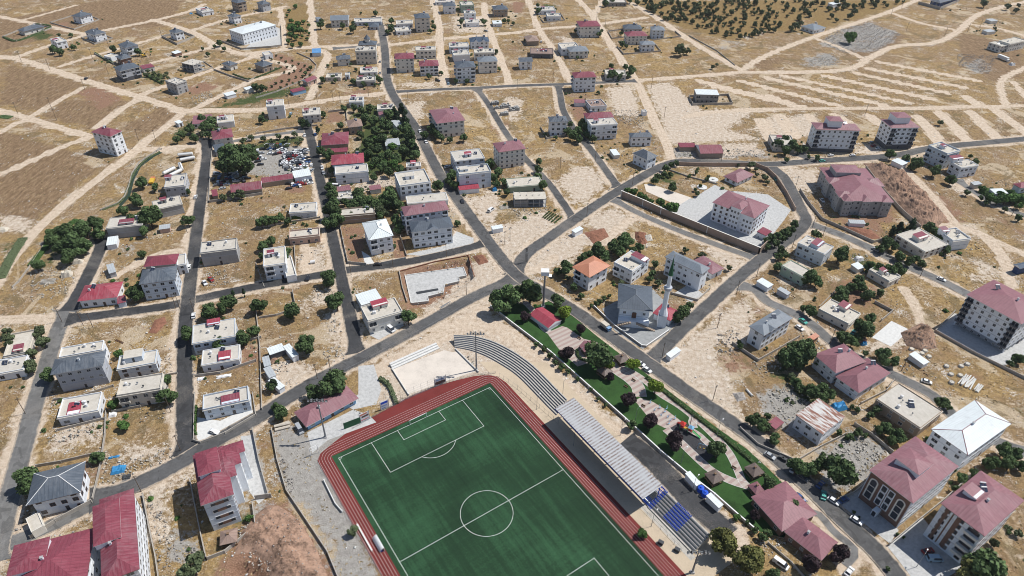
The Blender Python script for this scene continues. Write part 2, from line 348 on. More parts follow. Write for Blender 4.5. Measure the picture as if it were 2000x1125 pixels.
 # ---- soil zones traced as areas of the land
CHALK,RED,GREEN,BROWN,GREY,SCRUB=(Z1,0),(Z1,1),(Z1,2),(Z2,0),(Z2,1),(Z2,2)
for(arr,ch),val,pts in[
(BROWN,1,[(0,40),(200,0),(360,0),(330,50),(150,60),(0,100)]),(BROWN,.9,[(20,125),(165,160),(100,215),(0,205)]),(BROWN,.8,[(130,195),(260,195),(190,255),(80,225)]),
(BROWN,1,[(0,255),(130,290),(190,330),(60,440),(0,420)]),(BROWN,.7,[(240,250),(320,200),(380,222),(290,270)]),(RED,.6,[(100,48),(140,38),(150,52),(115,60)]),
(RED,.8,[(360,170),(400,160),(440,165),(380,190)]),(RED,.9,[(1130,455),(1165,440),(1185,462),(1160,475)]),(RED,1,[(530,105),(560,108),(600,125),(612,140),(590,160),(540,180),(510,175),(560,140)]),
(RED,.8,[(150,180),(200,165),(250,190),(200,215)]),(RED,.8,[(665,440),(712,440),(725,510),(680,515)]),(RED,.8,[(637,218),(676,218),(676,238),(640,240)]),(RED,1,[(772,464),(790,470),(795,500),(775,505)]),
(RED,.75,[(1640,535),(1700,555),(1730,600),(1660,600),(1630,570)]),(RED,.8,[(1400,695),(1440,690),(1480,710),(1450,735),(1410,720)]),(RED,.8,[(1450,590),(1490,600),(1500,620),(1460,615)]),
(RED,.9,[(560,355),(600,355),(600,375),(570,375)]),(RED,.85,[(550,35),(605,40),(605,85),(562,88)]),(RED,.9,[(1115,203),(1150,205),(1150,235),(1120,232)]),(RED,.85,[(1285,600),(1300,585),(1325,600),(1310,625)]),
(RED,.7,[(1000,0),(1035,5),(1025,25),(1000,25)]),(RED,.7,[(960,225),(1005,240),(985,270),(960,250)]),(RED,.8,[(290,640),(328,618),(330,640),(300,655)]),(RED,.7,[(140,905),(190,895),(185,970),(165,965)]),
(RED,.9,[(470,680),(500,670),(510,700),(480,720)]),(RED,.7,[(1600,380),(1640,420),(1700,445),(1740,440),(1760,420),(1740,400),(1690,330),(1600,325)]),(RED,.6,[(670,175),(735,165),(735,183),(680,190)]),
(CHALK,1,[(1265,165),(1310,160),(1340,185),(1370,215),(1480,212),(1420,250),(1480,270),(1310,282),(1290,230)]),(CHALK,.75,[(1500,225),(1600,222),(1600,262),(1500,275),(1460,250)]),
(CHALK,.9,[(1035,350),(1095,350),(1115,395),(1135,400),(1175,370),(1190,355),(1150,320),(1110,330),(1085,360)]),(CHALK,.95,[(1145,420),(1200,405),(1240,425),(1215,460),(1180,455),(1145,435)]),
(CHALK,1,[(1060,480),(1130,445),(1170,470),(1130,495),(1065,535),(1035,530),(1030,510)]),(CHALK,.9,[(1370,485),(1410,475),(1450,500),(1470,510),(1445,540),(1410,510)]),
(CHALK,1,[(1395,620),(1455,585),(1480,610),(1450,640),(1400,660),(1370,655)]),(CHALK,1,[(1300,690),(1370,640),(1420,640),(1400,700),(1440,760),(1450,820),(1400,790),(1330,735),(1290,705)]),
(CHALK,.8,[(980,500),(1000,505),(1100,440),(1060,400),(1000,430),(960,440)]),(CHALK,.9,[(890,450),(930,470),(925,480),(860,495),(820,495),(870,480)]),(RED,1,[(783,533),(850,515),(920,502),(930,545),(900,565),(840,603),(798,602)]),(RED,1,[(425,1140),(450,1085),(480,1030),(505,992),(530,980),(560,985),(600,1025),(665,1140)]),(RED,.9,[(420,1140),(455,1095),(505,1090),(530,1130),(500,1160)]),(CHALK,.95,[(925,520),(945,500),(990,530),(1000,548),(960,575),(900,590),(810,615),(880,560)]),
(CHALK,1,[(760,725),(735,720),(770,700),(850,665),(950,640),(985,630),(1060,700),(1110,760),(1195,850),(1215,862),(1180,875),(1080,785),(1000,720),(960,735),(800,775),(760,790),(730,775)]),
(CHALK,.95,[(900,600),(950,585),(1000,640),(1075,690),(1230,835),(1200,860),(1100,775),(980,680),(880,650),(720,730),(730,715),(860,650)]),(CHALK,.9,[(525,690),(560,705),(600,700),(615,735),(560,765),(530,740)]),
(CHALK,.8,[(630,610),(670,600),(685,690),(655,705),(640,660)]),(CHALK,.8,[(600,570),(650,555),(660,590),(600,600)]),(CHALK,.85,[(1100,70),(1130,80),(1125,90),(1095,85)]),(CHALK,.7,[(880,30),(960,30),(950,65),(890,65)]),
(CHALK,.8,[(1180,170),(1240,165),(1260,230),(1200,225)]),(CHALK,.85,[(0,415),(70,430),(60,455),(0,450)]),(CHALK,.8,[(250,870),(300,860),(340,870),(320,890),(270,905),(240,900)]),(CHALK,.8,[(95,840),(200,815),(205,860),(90,880)]),
(CHALK,.95,[(290,960),(370,915),(375,935),(330,960),(345,1060),(300,1060),(285,1000)]),(CHALK,.8,[(310,700),(340,690),(345,735),(310,730)]),(CHALK,.75,[(770,205),(835,195),(830,240),(800,230)]),(CHALK,.7,[(780,160),(860,155),(860,172),(790,172)]),
(CHALK,.9,[(700,350),(760,340),(775,360),(700,375)]),(CHALK,.85,[(600,480),(635,475),(640,530),(605,540),(580,500)]),(CHALK,.7,[(840,345),(880,380),(870,400),(845,375)]),(CHALK,.8,[(930,380),(980,360),(985,420),(960,450),(900,380)]),
(CHALK,.8,[(990,185),(1030,195),(1010,240),(970,215)]),(CHALK,.75,[(1520,555),(1560,480),(1600,520),(1560,560)]),(CHALK,.85,[(1740,360),(1790,370),(1860,420),(1800,430)]),(CHALK,.8,[(1860,430),(1930,440),(1890,460)]),(CHALK,.6,[(1900,500),(1990,530),(1960,560),(1880,550)]),
(CHALK,.9,[(1850,350),(1900,345),(1940,380),(1870,380)]),(CHALK,.9,[(1520,320),(1600,330),(1600,380),(1560,370)]),(CHALK,.9,[(1410,650),(1460,620),(1480,650),(1420,680)]),(CHALK,.85,[(1660,300),(1700,275),(1730,285),(1720,300)]),
(CHALK,.9,[(1690,680),(1740,640),(1780,660),(1740,690)]),(CHALK,.85,[(1880,950),(1960,840),(1980,850),(1890,960)]),(CHALK,.8,[(130,940),(200,950),(190,1000),(120,1010)]),(CHALK,.9,[(100,1005),(180,985),(170,1010),(70,1045)]),
(GREY,1,[(545,830),(610,845),(690,820),(740,1125),(770,1140),(670,1140),(640,1050),(560,950),(535,870)]),(GREY,.9,[(500,285),(600,285),(607,345),(570,350),(500,340),(455,345),(450,300)]),
(GREY,1,[(1490,770),(1540,745),(1600,790),(1560,850),(1500,800)]),(GREY,1,[(1600,880),(1660,835),(1735,880),(1690,930),(1640,960),(1610,940)]),(GREY,.62,[(1590,85),(1640,55),(1700,40),(1770,65),(1740,90),(1700,105),(1640,100)]),
(GREY,.58,[(1560,110),(1620,100),(1650,115),(1640,130),(1560,130)]),(GREY,.55,[(1870,120),(1920,110),(1960,140),(1900,150)]),(GREY,.9,[(440,990),(480,980),(500,900),(470,840),(500,840),(520,960),(470,1010)]),(GREY,.8,[(380,845),(480,800),(500,810),(400,860)]),
(GREY,.4,[(1330,100),(1400,110),(1490,80),(1400,75)]),(GREY,.5,[(1760,85),(1820,90),(1800,105)]),(GREY,.9,[(200,950),(250,900),(230,960),(200,965)]),(GREY,.7,[(210,480),(280,470),(250,500)]),(GREY,.8,[(310,990),(400,1040),(395,1100),(320,1110)]),
(GREY,.8,[(490,985),(530,975),(545,1000),(500,1020)]),(CHALK,.9,[(690,350),(720,365),(690,380)]),(GREY,.8,[(1310,290),(1500,285),(1500,308),(1320,310)]),(CHALK,.8,[(1340,285),(1480,275),(1500,300),(1420,306)]),
(GREEN,.62,[(0,480),(50,450),(0,560)]),(GREEN,.65,[(50,68),(95,55),(110,70),(70,85)]),(GREEN,.8,[(460,195),(500,180),(600,165),(610,175),(480,205),(380,220)]),(GREEN,.85,[(280,150),(300,135),(330,145),(310,165)]),
(GREEN,.8,[(335,265),(370,235),(375,262),(340,285)]),(GREEN,.9,[(480,285),(600,255),(600,275),(470,300)]),(GREEN,.8,[(700,200),(800,210),(830,300),(720,350),(700,300)]),(GREEN,.85,[(1910,360),(2010,375),(2010,400),(1940,385)]),
(GREEN,.7,[(690,380),(790,370),(770,420),(700,420)]),(GREEN,.7,[(1510,690),(1600,760),(1640,800),(1560,790),(1500,730)]),(GREEN,.6,[(1640,480),(1700,500),(1740,530),(1660,520)]),(GREEN,.8,[(680,218),(715,215),(715,232),(685,235)]),
(GREEN,.7,[(100,470),(140,480),(110,520),(80,510)]),(GREEN,.8,[(420,1060),(500,985),(490,1000),(430,1075)]),(GREEN,.7,[(1250,330),(1330,330),(1320,360),(1260,350)]),(GREEN,.7,[(1060,5),(1090,10),(1080,30),(1050,30)]),
(RED,.7,[(1585,390),(1625,430),(1720,465),(1760,425),(1740,400),(1650,425)]),(SCRUB,.8,[(1230,0),(1620,0),(1560,45),(1560,62),(1500,60),(1430,78),(1330,55),(1280,25)]),(SCRUB,.7,[(550,25),(610,0),(610,90),(560,90)]),(SCRUB,.8,[(1560,0),(1800,0),(1600,60)]),
(BROWN,.8,[(1640,55),(1700,40),(1780,70),(1720,110),(1650,110)]),(BROWN,.9,[(1870,60),(2000,90),(2000,150),(1940,160),(1880,120)]),(RED,.6,[(1740,325),(1800,345),(1900,420),(1890,440),(1830,450),(1790,440)]),(BROWN,.6,[(1700,400),(1800,380),(1900,430),(1860,480),(1800,440)]),(BROWN,.8,[(1450,120),(1540,110),(1500,140)])]:
 paint_poly(pts,arr,ch,val)
 # levelled terrace strips of pale fill
for wd,pts in[(3.6,[(1715,120),(1912,157)]),(3.8,[(1695,133),(1885,170)]),(3.4,[(1672,142),(1850,181)]),(4,[(1610,147),(1822,193)]),(3.2,[(1528,147),(1650,173),(1775,200)]),(3.8,[(1500,152),(1730,205)]),(3.6,[(1445,157),(1640,206)]),(4,[(1365,157),(1568,208)]),
(3.2,[(1500,185),(1570,209)]),(3.6,[(1400,170),(1500,193),(1565,208)]),(5.5,[(1528,228),(1555,265)]),(4,[(1580,226),(1590,240)]),(4,[(1630,222),(1660,240)]),(5,[(1695,224),(1712,238)]),(5,[(1792,227),(1838,278)]),(5,[(1838,220),(1895,277)]),(5,[(1897,218),(1952,275)]),(5,[(1948,215),(2010,262)]),
(5.5,[(1490,235),(1515,275)]),(5,[(1890,190),(1915,205)]),(3,[(1980,160),(2010,195)])]:
 paint_line(gp(pts),Z1,3,wd*.95,.92,1.3)
 # ---- tyre ruts and footpaths worn across the plots
_r=random.Random(41)
for k in range(90):
 y0_=_r.uniform(120,620);x0_=_r.uniform(-.75,.75)*(y0_+60);a=_r.uniform(0,6.28);L_=_r.uniform(18,70);P=[(x0_,y0_)]
 for s in range(6):a+=_r.uniform(-.35,.35);P.append((P[-1][0]+L_/6*math.cos(a),P[-1][1]+L_/6*math.sin(a)))
 P=[tuple(p)for p in smooth(P,3)];q=_r.random()<.5
 for off in((-.9,.9)if q else(0,)):paint_line([(x+off*math.sin(a),y-off*math.cos(a))for x,y in P],Z1,3,.25,_r.uniform(.55,.8),.9)
 # ---- unpaved tracks
TRACKS=[(6,[(-20,109),(37,115),(100,135),(162,155),(250,182),(325,205),(362,217),(420,214),(500,214),(575,205),(675,190),(750,182)]),(5.5,[(362,217),(332,242),(287,277),(265,296),(175,363),(112,413),(62,461),(25,506),(-10,560)]),
(5,[(-10,212),(62,232),(120,250),(175,265)]),(5,[(37,110),(95,90),(162,70),(200,60),(300,40),(370,22),(400,8)]),(5.5,[(300,38),(375,62),(420,86),(470,104),(510,101),(600,92),(660,90),(745,86)]),(4.5,[(-10,30),(50,42),(100,52),(168,67)]),
(4.5,[(375,60),(430,42),(500,25),(560,12)]),(4,[(120,129),(180,110),(275,83),(335,66)]),(4,[(300,122),(400,96),(430,86)]),(4.5,[(270,187),(375,150),(475,118),(515,103)]),(4,[(60,229),(110,200),(165,170)]),
(5,[(276,192),(240,212),(195,247)]),(4,[(0,258),(50,233)]),(4.5,[(375,215),(462,172),(500,155),(575,135),(530,118),(495,108)]),(5,[(606,-5),(612,50),(617,90),(640,105),(636,125),(622,155),(605,192)]),(4,[(548,14),(553,50),(556,92)]),
(5.5,[(845,-5),(857,40),(860,72),(862,110),(868,140),(872,168)]),(5.5,[(765,87),(862,76),(1000,64),(1060,56),(1130,51),(1175,46),(1262,34)]),(5,[(945,5),(955,50),(975,105),(997,162)]),(5,[(1032,-5),(1050,50),(1080,95),(1115,158)]),
(5.5,[(1127,-5),(1160,32),(1182,68),(1217,120),(1242,155),(1275,225),(1303,280),(1312,312)]),(4.5,[(1180,-5),(1160,32)]),(5.5,[(1232,5),(1287,37),(1362,87),(1450,138)]),(5.5,[(1242,157),(1375,147),(1450,141),(1500,141),(1650,136),(1700,112),(1750,90),(1825,83),(1870,62),(1905,32),(1950,15),(2020,0)]),
(5,[(1450,136),(1500,107),(1595,70),(1725,27),(1810,-8)]),(4,[(1595,75),(1640,92),(1690,115)]),(4.5,[(1742,25),(1800,45),(1862,57)]),(4.5,[(1340,228),(1382,220),(1500,213),(1750,211),(2020,206)]),(4.5,[(2020,125),(1957,157),(1965,207)]),(4,[(1900,48),(1950,55),(2020,75)]),
(5,[(-10,624),(60,621),(115,623)]),(5,[(1840,440),(1875,445),(1925,461),(1962,506),(1975,560)]),(4,[(1925,461),(2010,500)]),(4,[(1770,330),(1820,380),(1870,440)]),(4.5,[(-10,345),(60,315),(132,283),(185,265)]),(4,[(330,298),(300,290),(265,296)]),
(7,[(735,728),(790,695),(870,655),(945,632),(1000,655),(1060,710),(1125,775),(1185,832),(1215,852)]),(5,[(300,292),(360,286),(408,282),(480,270),(590,262)]),(4,[(850,640),(900,630),(950,600)]),(4,[(1010,540),(1060,520),(1085,500)]),(4,[(1180,475),(1230,430),(1258,428)]),
(3.5,[(225,540),(300,500),(350,490)]),(3.5,[(1765,562),(1790,600),(1800,640)]),(3.5,[(590,470),(605,500),(600,530)]),(3,[(50,38),(150,10)])]
track_mb=[]
for wd,pts in TRACKS:
 P=[tuple(p)for p in smooth(gp(pts),4)]
 track_mb.append((wd,P));paint_line(P,Z1,3,wd*0.5+0.6,1.0,2.0);occ_line(P,wd*0.55)
 # ---- paved roads: centre line, width
ROADS=[("road",7.5,0,[(738,34),(745,60),(752,100),(755,150),(768,186),(790,218),(815,255),(838,300),(862,345),(887,380),(916,420),(945,460),(975,500),(1003,532),(1030,553),(1075,578),(1125,609),(1190,655),(1262,706),(1330,756),(1400,805),(1470,855),(1530,905),(1590,960),(1645,1015),(1700,1065),(1740,1110),(1765,1145)]),
("road",7.5,0,[(175,978),(260,950),(350,905),(410,868),(500,818),(570,773),(640,733),(710,697),(790,655),(850,622),(920,583),(975,558),(1005,545)]),
("road",7.5,0,[(1005,540),(1025,500),(1070,466),(1130,424),(1200,378),(1260,342),(1300,322),(1335,315),(1420,317),(1500,321),(1600,314),(1700,308),(1760,302),(1810,291),(1870,284),(2020,270)]),
("road",7.5,0,[(1500,322),(1530,345),(1548,375),(1565,410),(1574,432),(1550,460),(1500,495),(1440,545),(1380,600),(1330,645),(1295,680),(1266,708)]),
("road",6.5,1,[(1574,435),(1640,458),(1700,485),(1760,515),(1830,545),(1900,580),(1990,625)]),("road",6,1,[(1440,556),(1475,566),(1500,590),(1550,612),(1590,637),(1625,668),(1690,708),(1750,735),(1825,775),(1880,830),(1960,868),(2020,890)]),
("road",5.5,0,[(765,180),(850,175),(930,172),(1000,168),(1085,165),(1160,162),(1242,158)]),("road",5,0,[(932,174),(955,205),(985,255),(1022,305),(1050,335),(1075,362),(1095,390),(1112,415),(1120,430)]),
("road",5.5,0,[(1090,166),(1095,190),(1100,215),(1117,246),(1135,270),(1160,300),(1185,335),(1208,366)]),("road",7,2,[(402,272),(404,300),(398,350),(390,406),(382,470),(374,530),(368,580),(362,640),(361,700),(361,760),(361,830),(366,885)]),
("road",6.5,2,[(598,240),(608,275),(616,310),(625,350),(633,385),(641,420),(650,465),(661,515),(668,550),(680,600),(690,650),(697,690)]),("road",6.5,2,[(130,625),(200,615),(280,605),(340,595),(400,581),(500,560),(600,542),(675,528),(750,519),(830,505),(925,482),(955,470)]),
("road",7,2,[(203,465),(190,500),(170,542),(150,580),(132,608)]),("road",7.5,1,[(134,602),(112,650),(98,690),(82,745),(65,800),(50,860),(35,910),(20,970),(5,1030),(-15,1100)]),("road",6,1,[(255,952),(180,985),(120,1017),(60,1045),(0,1070)]),
("road",5,1,[(1195,388),(1245,415),(1320,448),(1400,478),(1485,508)]),("service_road",9.5,2,[(1222,858),(1262,888),(1300,925),(1345,975),(1400,1022),(1425,1045)]),
("road",5,1,[(1868,350),(1900,373),(1945,399),(2020,428)]),("road",5,1,[(650,95),(700,91),(745,87)]),("pavement",3,1,[(1525,1015),(1590,1000),(1630,1040),(1670,1075),(1650,1105)]),("road",6.5,0,[(1560,300),(1585,312)]),("road",4.5,1,[(420,283),(500,268),(595,255)])]
for k,(nm,r_,dr,s_)in enumerate([]):pass
for i,(nm,wd,age,pts)in enumerate([("asphalt_new",0,2,0),("asphalt_mid",0,0,0),("asphalt_old",0,1,0)]):
 m,n,l,b=newmat(nm);g=NG(n,l)
 c=[(0.048,0.049,0.052),(0.088,0.088,0.089),(0.150,0.148,0.144)][i]
 at=n.new("ShaderNodeAttribute");at.attribute_name="edge"
 big=g.tex(0.05,4,0.65,dist=0.5);med=g.tex(0.35,4,0.7);fin=g.tex(3,3,0.7)
 col=g.ramp(g.math('ADD',g.math('MULTIPLY',big,0.45),g.math('ADD',g.math('MULTIPLY',med,0.35),g.math('MULTIPLY',fin,0.2))),[(0.33,tuple(x*0.66 for x in c)),(0.5,c),(0.66,tuple(x*1.45 for x in c))])
 v=g.math('ADD',at.outputs["Fac"],g.math('MULTIPLY',g.math('SUBTRACT',g.math('ADD',g.math('MULTIPLY',med,0.6),g.math('MULTIPLY',fin,0.4)),0.5),1.3))
 col=g.mix(g.ramp(v,[(0.66,0.0),(0.86,0.9)]),col,(0.42,0.35,0.275))
 uv=n.new("ShaderNodeUVMap");sp=n.new("ShaderNodeSeparateXYZ");l.new(uv.outputs[0],sp.inputs[0])  # tyre-polished paths
 tr=g.math('MULTIPLY',g.math('COMPARE',sp.outputs[0],0.5,0.07),g.ramp(med,[(0.4,0.0),(0.65,0.35)]))
 col=g.mix(tr,col,tuple(x*1.7 for x in c))
 patch=g.ramp(g.tex(0.16,2,0.4,dist=1.5),[(0.60,0.0),(0.61,0.55)])
 col=g.mix(patch,col,tuple(x*0.55 for x in c))
 dust=g.ramp(g.math('ADD',g.math('MULTIPLY',g.tex(0.035,3,0.6,dist=0.6),0.6),g.math('MULTIPLY',fin,0.4)),[(0.52,0.0),(0.62,0.45)])
 col=g.mix(dust,col,(0.26,0.235,0.205))
 l.new(col,b.inputs["Base Color"]);b.inputs["Roughness"].default_value=0.9
def ribbon(name,P,wd,z,mat,flare=0.0):
 n_=len(P);V,F,E,UV=[],[],[],[]
 offs=[(-0.5,1.0),(-0.36,0.45),(0.0,0.0),(0.36,0.45),(0.5,1.0)]
 r=random.Random(len(P)*13+int(wd*10))
 for i,p in enumerate(P):
  p=Vector(p);a=Vector(P[max(0,i-1)]);b_=Vector(P[min(n_-1,i+1)]);t=(b_-a).normalized();nn=Vector((-t.y,t.x))
  wi=wd*(1+r.uniform(-0.03,0.03));e=min(i,n_-1-i)*3.0
  if flare and e<9:wi+=flare*(1-e/9)**2
  for o_,ed in offs:
   q=p+nn*o_*wi;V.append((q.x,q.y,z));E.append(ed);UV.append(o_+0.5+0.0)
 for i in range(n_-1):
  for k in range(4):F.append((i*5+k,i*5+k+1,i*5+6+k,i*5+5+k))
 F=[f[::-1]for f in F]
 me=bpy.data.meshes.new(name);me.from_pydata(V,[],F);me.materials.append(MATS[mat])
 at=me.attributes.new("edge",'FLOAT','POINT');at.data.foreach_set("value",E)
 ul=me.uv_layers.new(name="UVMap");li=np.zeros(len(me.loops),np.int32);me.loops.foreach_get("vertex_index",li)
 u=np.array([[UV[k],V[k][1]]for k in li],np.float32);u[:,0]=np.abs(u[:,0]-0.5)*2;ul.data.foreach_set("uv",u.ravel())
 return tag(link(bpy.data.objects.new(name,me)),kind="structure")
ROADP=[]
for i,(nm,wd,age,pts)in enumerate(ROADS):
 P=[tuple(p)for p in smooth(gp(pts),3)]
 ROADP.append((wd,P));paint_line(P,Z1,3,wd*0.5+1.8,0.95,2.4);occ_line(P,wd*0.5+0.8)
 ribbon(nm,P,wd,0.06+0.006*(len(ROADS)-i),("asphalt_mid","asphalt_old","asphalt_new")[age],flare=6.0 if nm=="road" and i not in(0,)else 0)
 # buildings
WIN={}
def win_mesh(wd,ht,style):
 k=(round(wd,1),round(ht,1),style)
 if k not in WIN:
  m=MB();f=0.11;fr={'w':"frame",'b':"frame_brown",'n':"wall_concrete"}[style]
  x0,x1=-wd/2,wd/2
  m.box(x0-f,-0.07,-f,x1+f,0,0,fr,bottom=True);m.box(x0-f,-0.07,ht,x1+f,0,ht+f,fr,bottom=True)
  m.box(x0-f,-0.07,0,x0,0,ht,fr);m.box(x1,-0.07,0,x1+f,0,ht,fr)
  m.box(x0,-0.02,0,x1,-0.003,ht,"pane")
  if style!='n' and wd>0.9:m.box(-0.04,-0.05,0,0.04,-0.021,ht,fr)
  WIN[k]=m.mesh("window")
 return WIN[k]
SHARED={}
def shared(name,fn):
 if name not in SHARED:
  m=MB();fn(m);SHARED[name]=m.mesh(name)
 return SHARED[name]
def heater_fn(m):
 for x in(-1.05,0.05):
  m.face([(x,-0.9,0.25),(x+1.0,-0.9,0.25),(x+1.0,0.7,1.15),(x,0.7,1.15)],"solar");m.face([(x,0.7,1.13),(x+1.0,0.7,1.13),(x+1.0,-0.9,0.23),(x,-0.9,0.23)],"metal_grey")
 m.tube((-0.9,0.85,1.35),(0.9,0.85,1.35),0.28,"tank_white",8)
 for x in(-0.9,0.9):m.tube((x,0.8,0),(x,0.8,1.3),0.04,"metal_grey",4);m.tube((x,-0.8,0),(x,-0.8,0.3),0.04,"metal_grey",4)
def chimney_fn(m):m.box(-0.35,-0.35,-0.8,0.35,0.35,1.0,"wall_white");m.box(-0.45,-0.45,1.0,0.45,0.45,1.12,"wall_concrete",bottom=True)
def dish_fn(m):
 m.tube((0,0,0),(0,0,0.7),0.04,"metal_grey",4)
 c=Vector((0,-0.1,0.8));ax=Vector((0.3,-0.8,0.5)).normalized();x=ax.orthogonal().normalized();y=ax.cross(x)
 R=[c+(x*math.cos(t)+y*math.sin(t))*0.45+ax*0.12 for t in[i*math.pi/4 for i in range(8)]]
 for i in range(8):m.face([c,R[i],R[(i+1)%8]],"tank_white");m.face([R[(i+1)%8],R[i],c],"metal_grey")
def tank_fn(m):m.cyl(0,0,0,1.3,0.6,0.6,10,"tank_white");m.cyl(0,0,1.3,1.5,0.6,0.2,10,"tank_white")
def part(parent,name,me,loc,rz=0.0):
 o=bpy.data.objects.new(name,me);COL.objects.link(o);o.parent=parent;o.location=loc;o.rotation_euler=(0,0,rz);return o
def hip(m,x0,y0,x1,y1,z,rise,mat,over=0.0,fascia="white_paint",gable=None,thick=0.16):
 x0-=over;y0-=over;x1+=over;y1+=over;W,D=x1-x0,y1-y0
 m.box(x0,y0,z-thick,x1,y1,z,fascia,bottom=True)
 z+=0.005
 A,B,C,Dd=(x0,y0,z),(x1,y0,z),(x1,y1,z),(x0,y1,z);cx,cy=(x0+x1)/2,(y0+y1)/2
 if gable=='x':  # ridge along x
  P,Q=(x0,cy,z+rise),(x1,cy,z+rise);m.face([A,B,Q,P],mat);m.face([C,Dd,P,Q],mat);m.face([B,C,Q],"wall_white");m.face([Dd,A,P],"wall_white");return P,Q
 if gable=='y':
  P,Q=(cx,y0,z+rise),(cx,y1,z+rise);m.face([B,C,Q,P],mat);m.face([Dd,A,P,Q],mat);m.face([A,B,P],"wall_white");m.face([C,Dd,Q],"wall_white");return P,Q
 if W>=D:
  k=D/2*0.95;P,Q=(x0+k,cy,z+rise),(x1-k,cy,z+rise)
  m.face([A,B,Q,P],mat);m.face([C,Dd,P,Q],mat);m.face([Dd,A,P],mat);m.face([B,C,Q],mat)
 else:
  k=W/2*0.95;P,Q=(cx,y0+k,z+rise),(cx,y1-k,z+rise)
  m.face([A,B,P],mat);m.face([B,C,Q,P],mat);m.face([C,Dd,Q],mat);m.face([Dd,A,P,Q],mat)
 return P,Q
def ridge_caps(m,x0,y0,x1,y1,z,P,Q,mat,r=0.13):
 for c in((x0,y0,z),(x1,y0,z),(x1,y1,z),(x0,y1,z)):
  t=P if(Vector(c)-Vector(P)).length<(Vector(c)-Vector(Q)).length else Q
  m.tube(c,t,r,mat,4)
 m.tube(P,Q,r,mat,4)
NB=0
def B(name,label,a,b,d,h,roof,wall,lm=None,**o):
 """a: nearest roof corner, b: corner to its right, d: corner to its left/back, all on the photo at eaves level; h: metres, or minus the pixel row of the ground under a"""
 global NB;NB+=1
 r=random.Random(NB*7919)
 if h<0:h=height_from(a,-h)
 H=max(2.2,h);kind,_,rc=roof.partition(':')
 A,Bp,D=(np.array(G(*p,H))for p in(a,b,d))
 u=Bp-A;W=np.linalg.norm(u);u/=W;v=np.array([-u[1],u[0]])
 if 'depth' in o:Dp=o['depth']
 else:Dp=abs((D-A)@v)
 sh=(D-A)@u
 if 'depth' not in o and abs(sh)>0.15*Dp:  # share the skew between the two sides so both keep their length
  ang=math.atan2(sh,Dp)*0.5;c,s=math.cos(-ang),math.sin(-ang)
  Dp=np.linalg.norm(D-A);u2=np.array([c*u[0]-s*u[1],s*u[0]+c*u[1]]);mid=(A+Bp)/2*0.5+A*0.5
  u=u2;v=np.array([-u[1],u[0]])
 Dp=max(Dp,2.0);rz=math.atan2(u[1],u[0]);cen=A+u*W/2+v*Dp/2
 over=o.get('over',0.7 if kind in('hip','gable')and H>3.4 else 0.25 if kind in('hip','gable','tin')else 0.0)
 t=empty(name,(cen[0],cen[1],0),rz)
 cat=o.get('cat',{'house':'house','apartment_block':'apartment block','shed':'shed','school':'school','villa':'villa','clubhouse':'clubhouse','unfinished_building':'building','container':'container','kiosk':'kiosk','barn':'barn','workshop':'workshop','garage':'garage'}.get(name,name.replace('_',' ')))
 tag(t,label,cat,o.get('group'))
 cpx=proj(cen[0],cen[1],H*0.5)
 if lm:LM.append((cpx[0],cpx[1],lm))
 x0,x1,y0,y1=-W/2+over,W/2-over,-Dp/2+over,Dp/2-over
 OCC.append([tuple(cen+u*sx*(W/2+0.5)+v*sy*(Dp/2+0.5))for sx,sy in((-1,-1),(1,-1),(1,1),(-1,1))])
 wm="wall_"+wall;fl=o.get('floors',max(1,int(round(H/3.1))));fh=H/fl
 m=MB()
 if kind=='frame':  # bare concrete skeleton
  for i in range(fl+1):
   z=min(H,i*fh)if i else 0.02;m.box(x0,y0,z-(0.22 if i else 0),x1,y1,z+0.02,"wall_concrete",bottom=True)
  nx,ny=max(2,int(W/3.6)+1),max(2,int(Dp/3.6)+1)
  for i in range(nx):
   for j in range(ny):
    px,py=x0+0.2+(x1-x0-0.4)*i/(nx-1),y0+0.2+(y1-y0-0.4)*j/(ny-1)
    m.box(px-0.18,py-0.18,0.03,px+0.18,py+0.18,H+r.choice((0,0.9)),"wall_concrete")
  for k in range(fl):
   if r.random()<0.9:m.box(x0+0.4,y1-0.35,k*fh+0.03,x1-0.4,y1-0.2,(k+1)*fh-0.24,"wall_block")
   if r.random()<0.7:m.box(x0+0.4,y0+0.22,k*fh+0.03,x0+(x1-x0)*0.45,y0+0.38,k*fh+fh*0.7,"wall_block")
  wl=m.build("wall",t)
 else:
  if o.get('stilt'):
   m.box(x0,y0,fh,x1,y1,H,wm,bottom=True);m.box(x0+2,y0+2.2,0,x1-1,y1-1,fh,"wall_grey")
   for px in np.linspace(x0+.3,x1-.3,6):
    for py in(y0+.3,y1-.3):m.box(px-.25,py-.25,0,px+.25,py+.25,fh,wm)
  else:
   m.box(x0,y0,0,x1,y1,H,wm)
   bz=o.get('base')
   if bz:m.box(x0-0.09,y0-0.09,0,x1+0.09,y1+0.09,fh*o.get('basef',1.0)+0.13,"wall_"+bz)
  if fl>1 and not o.get('noband')and W>6:
   for i in range(1,fl):m.box(x0-0.05,y0-0.05,i*fh-0.10,x1+0.05,y1+0.05,i*fh+0.10,"wall_"+o.get('band','grey' if r.random()<.5 else wall),bottom=True)
  wl=m.build("wall",t)
  # ---- roof
 rf=MB();prt=[]
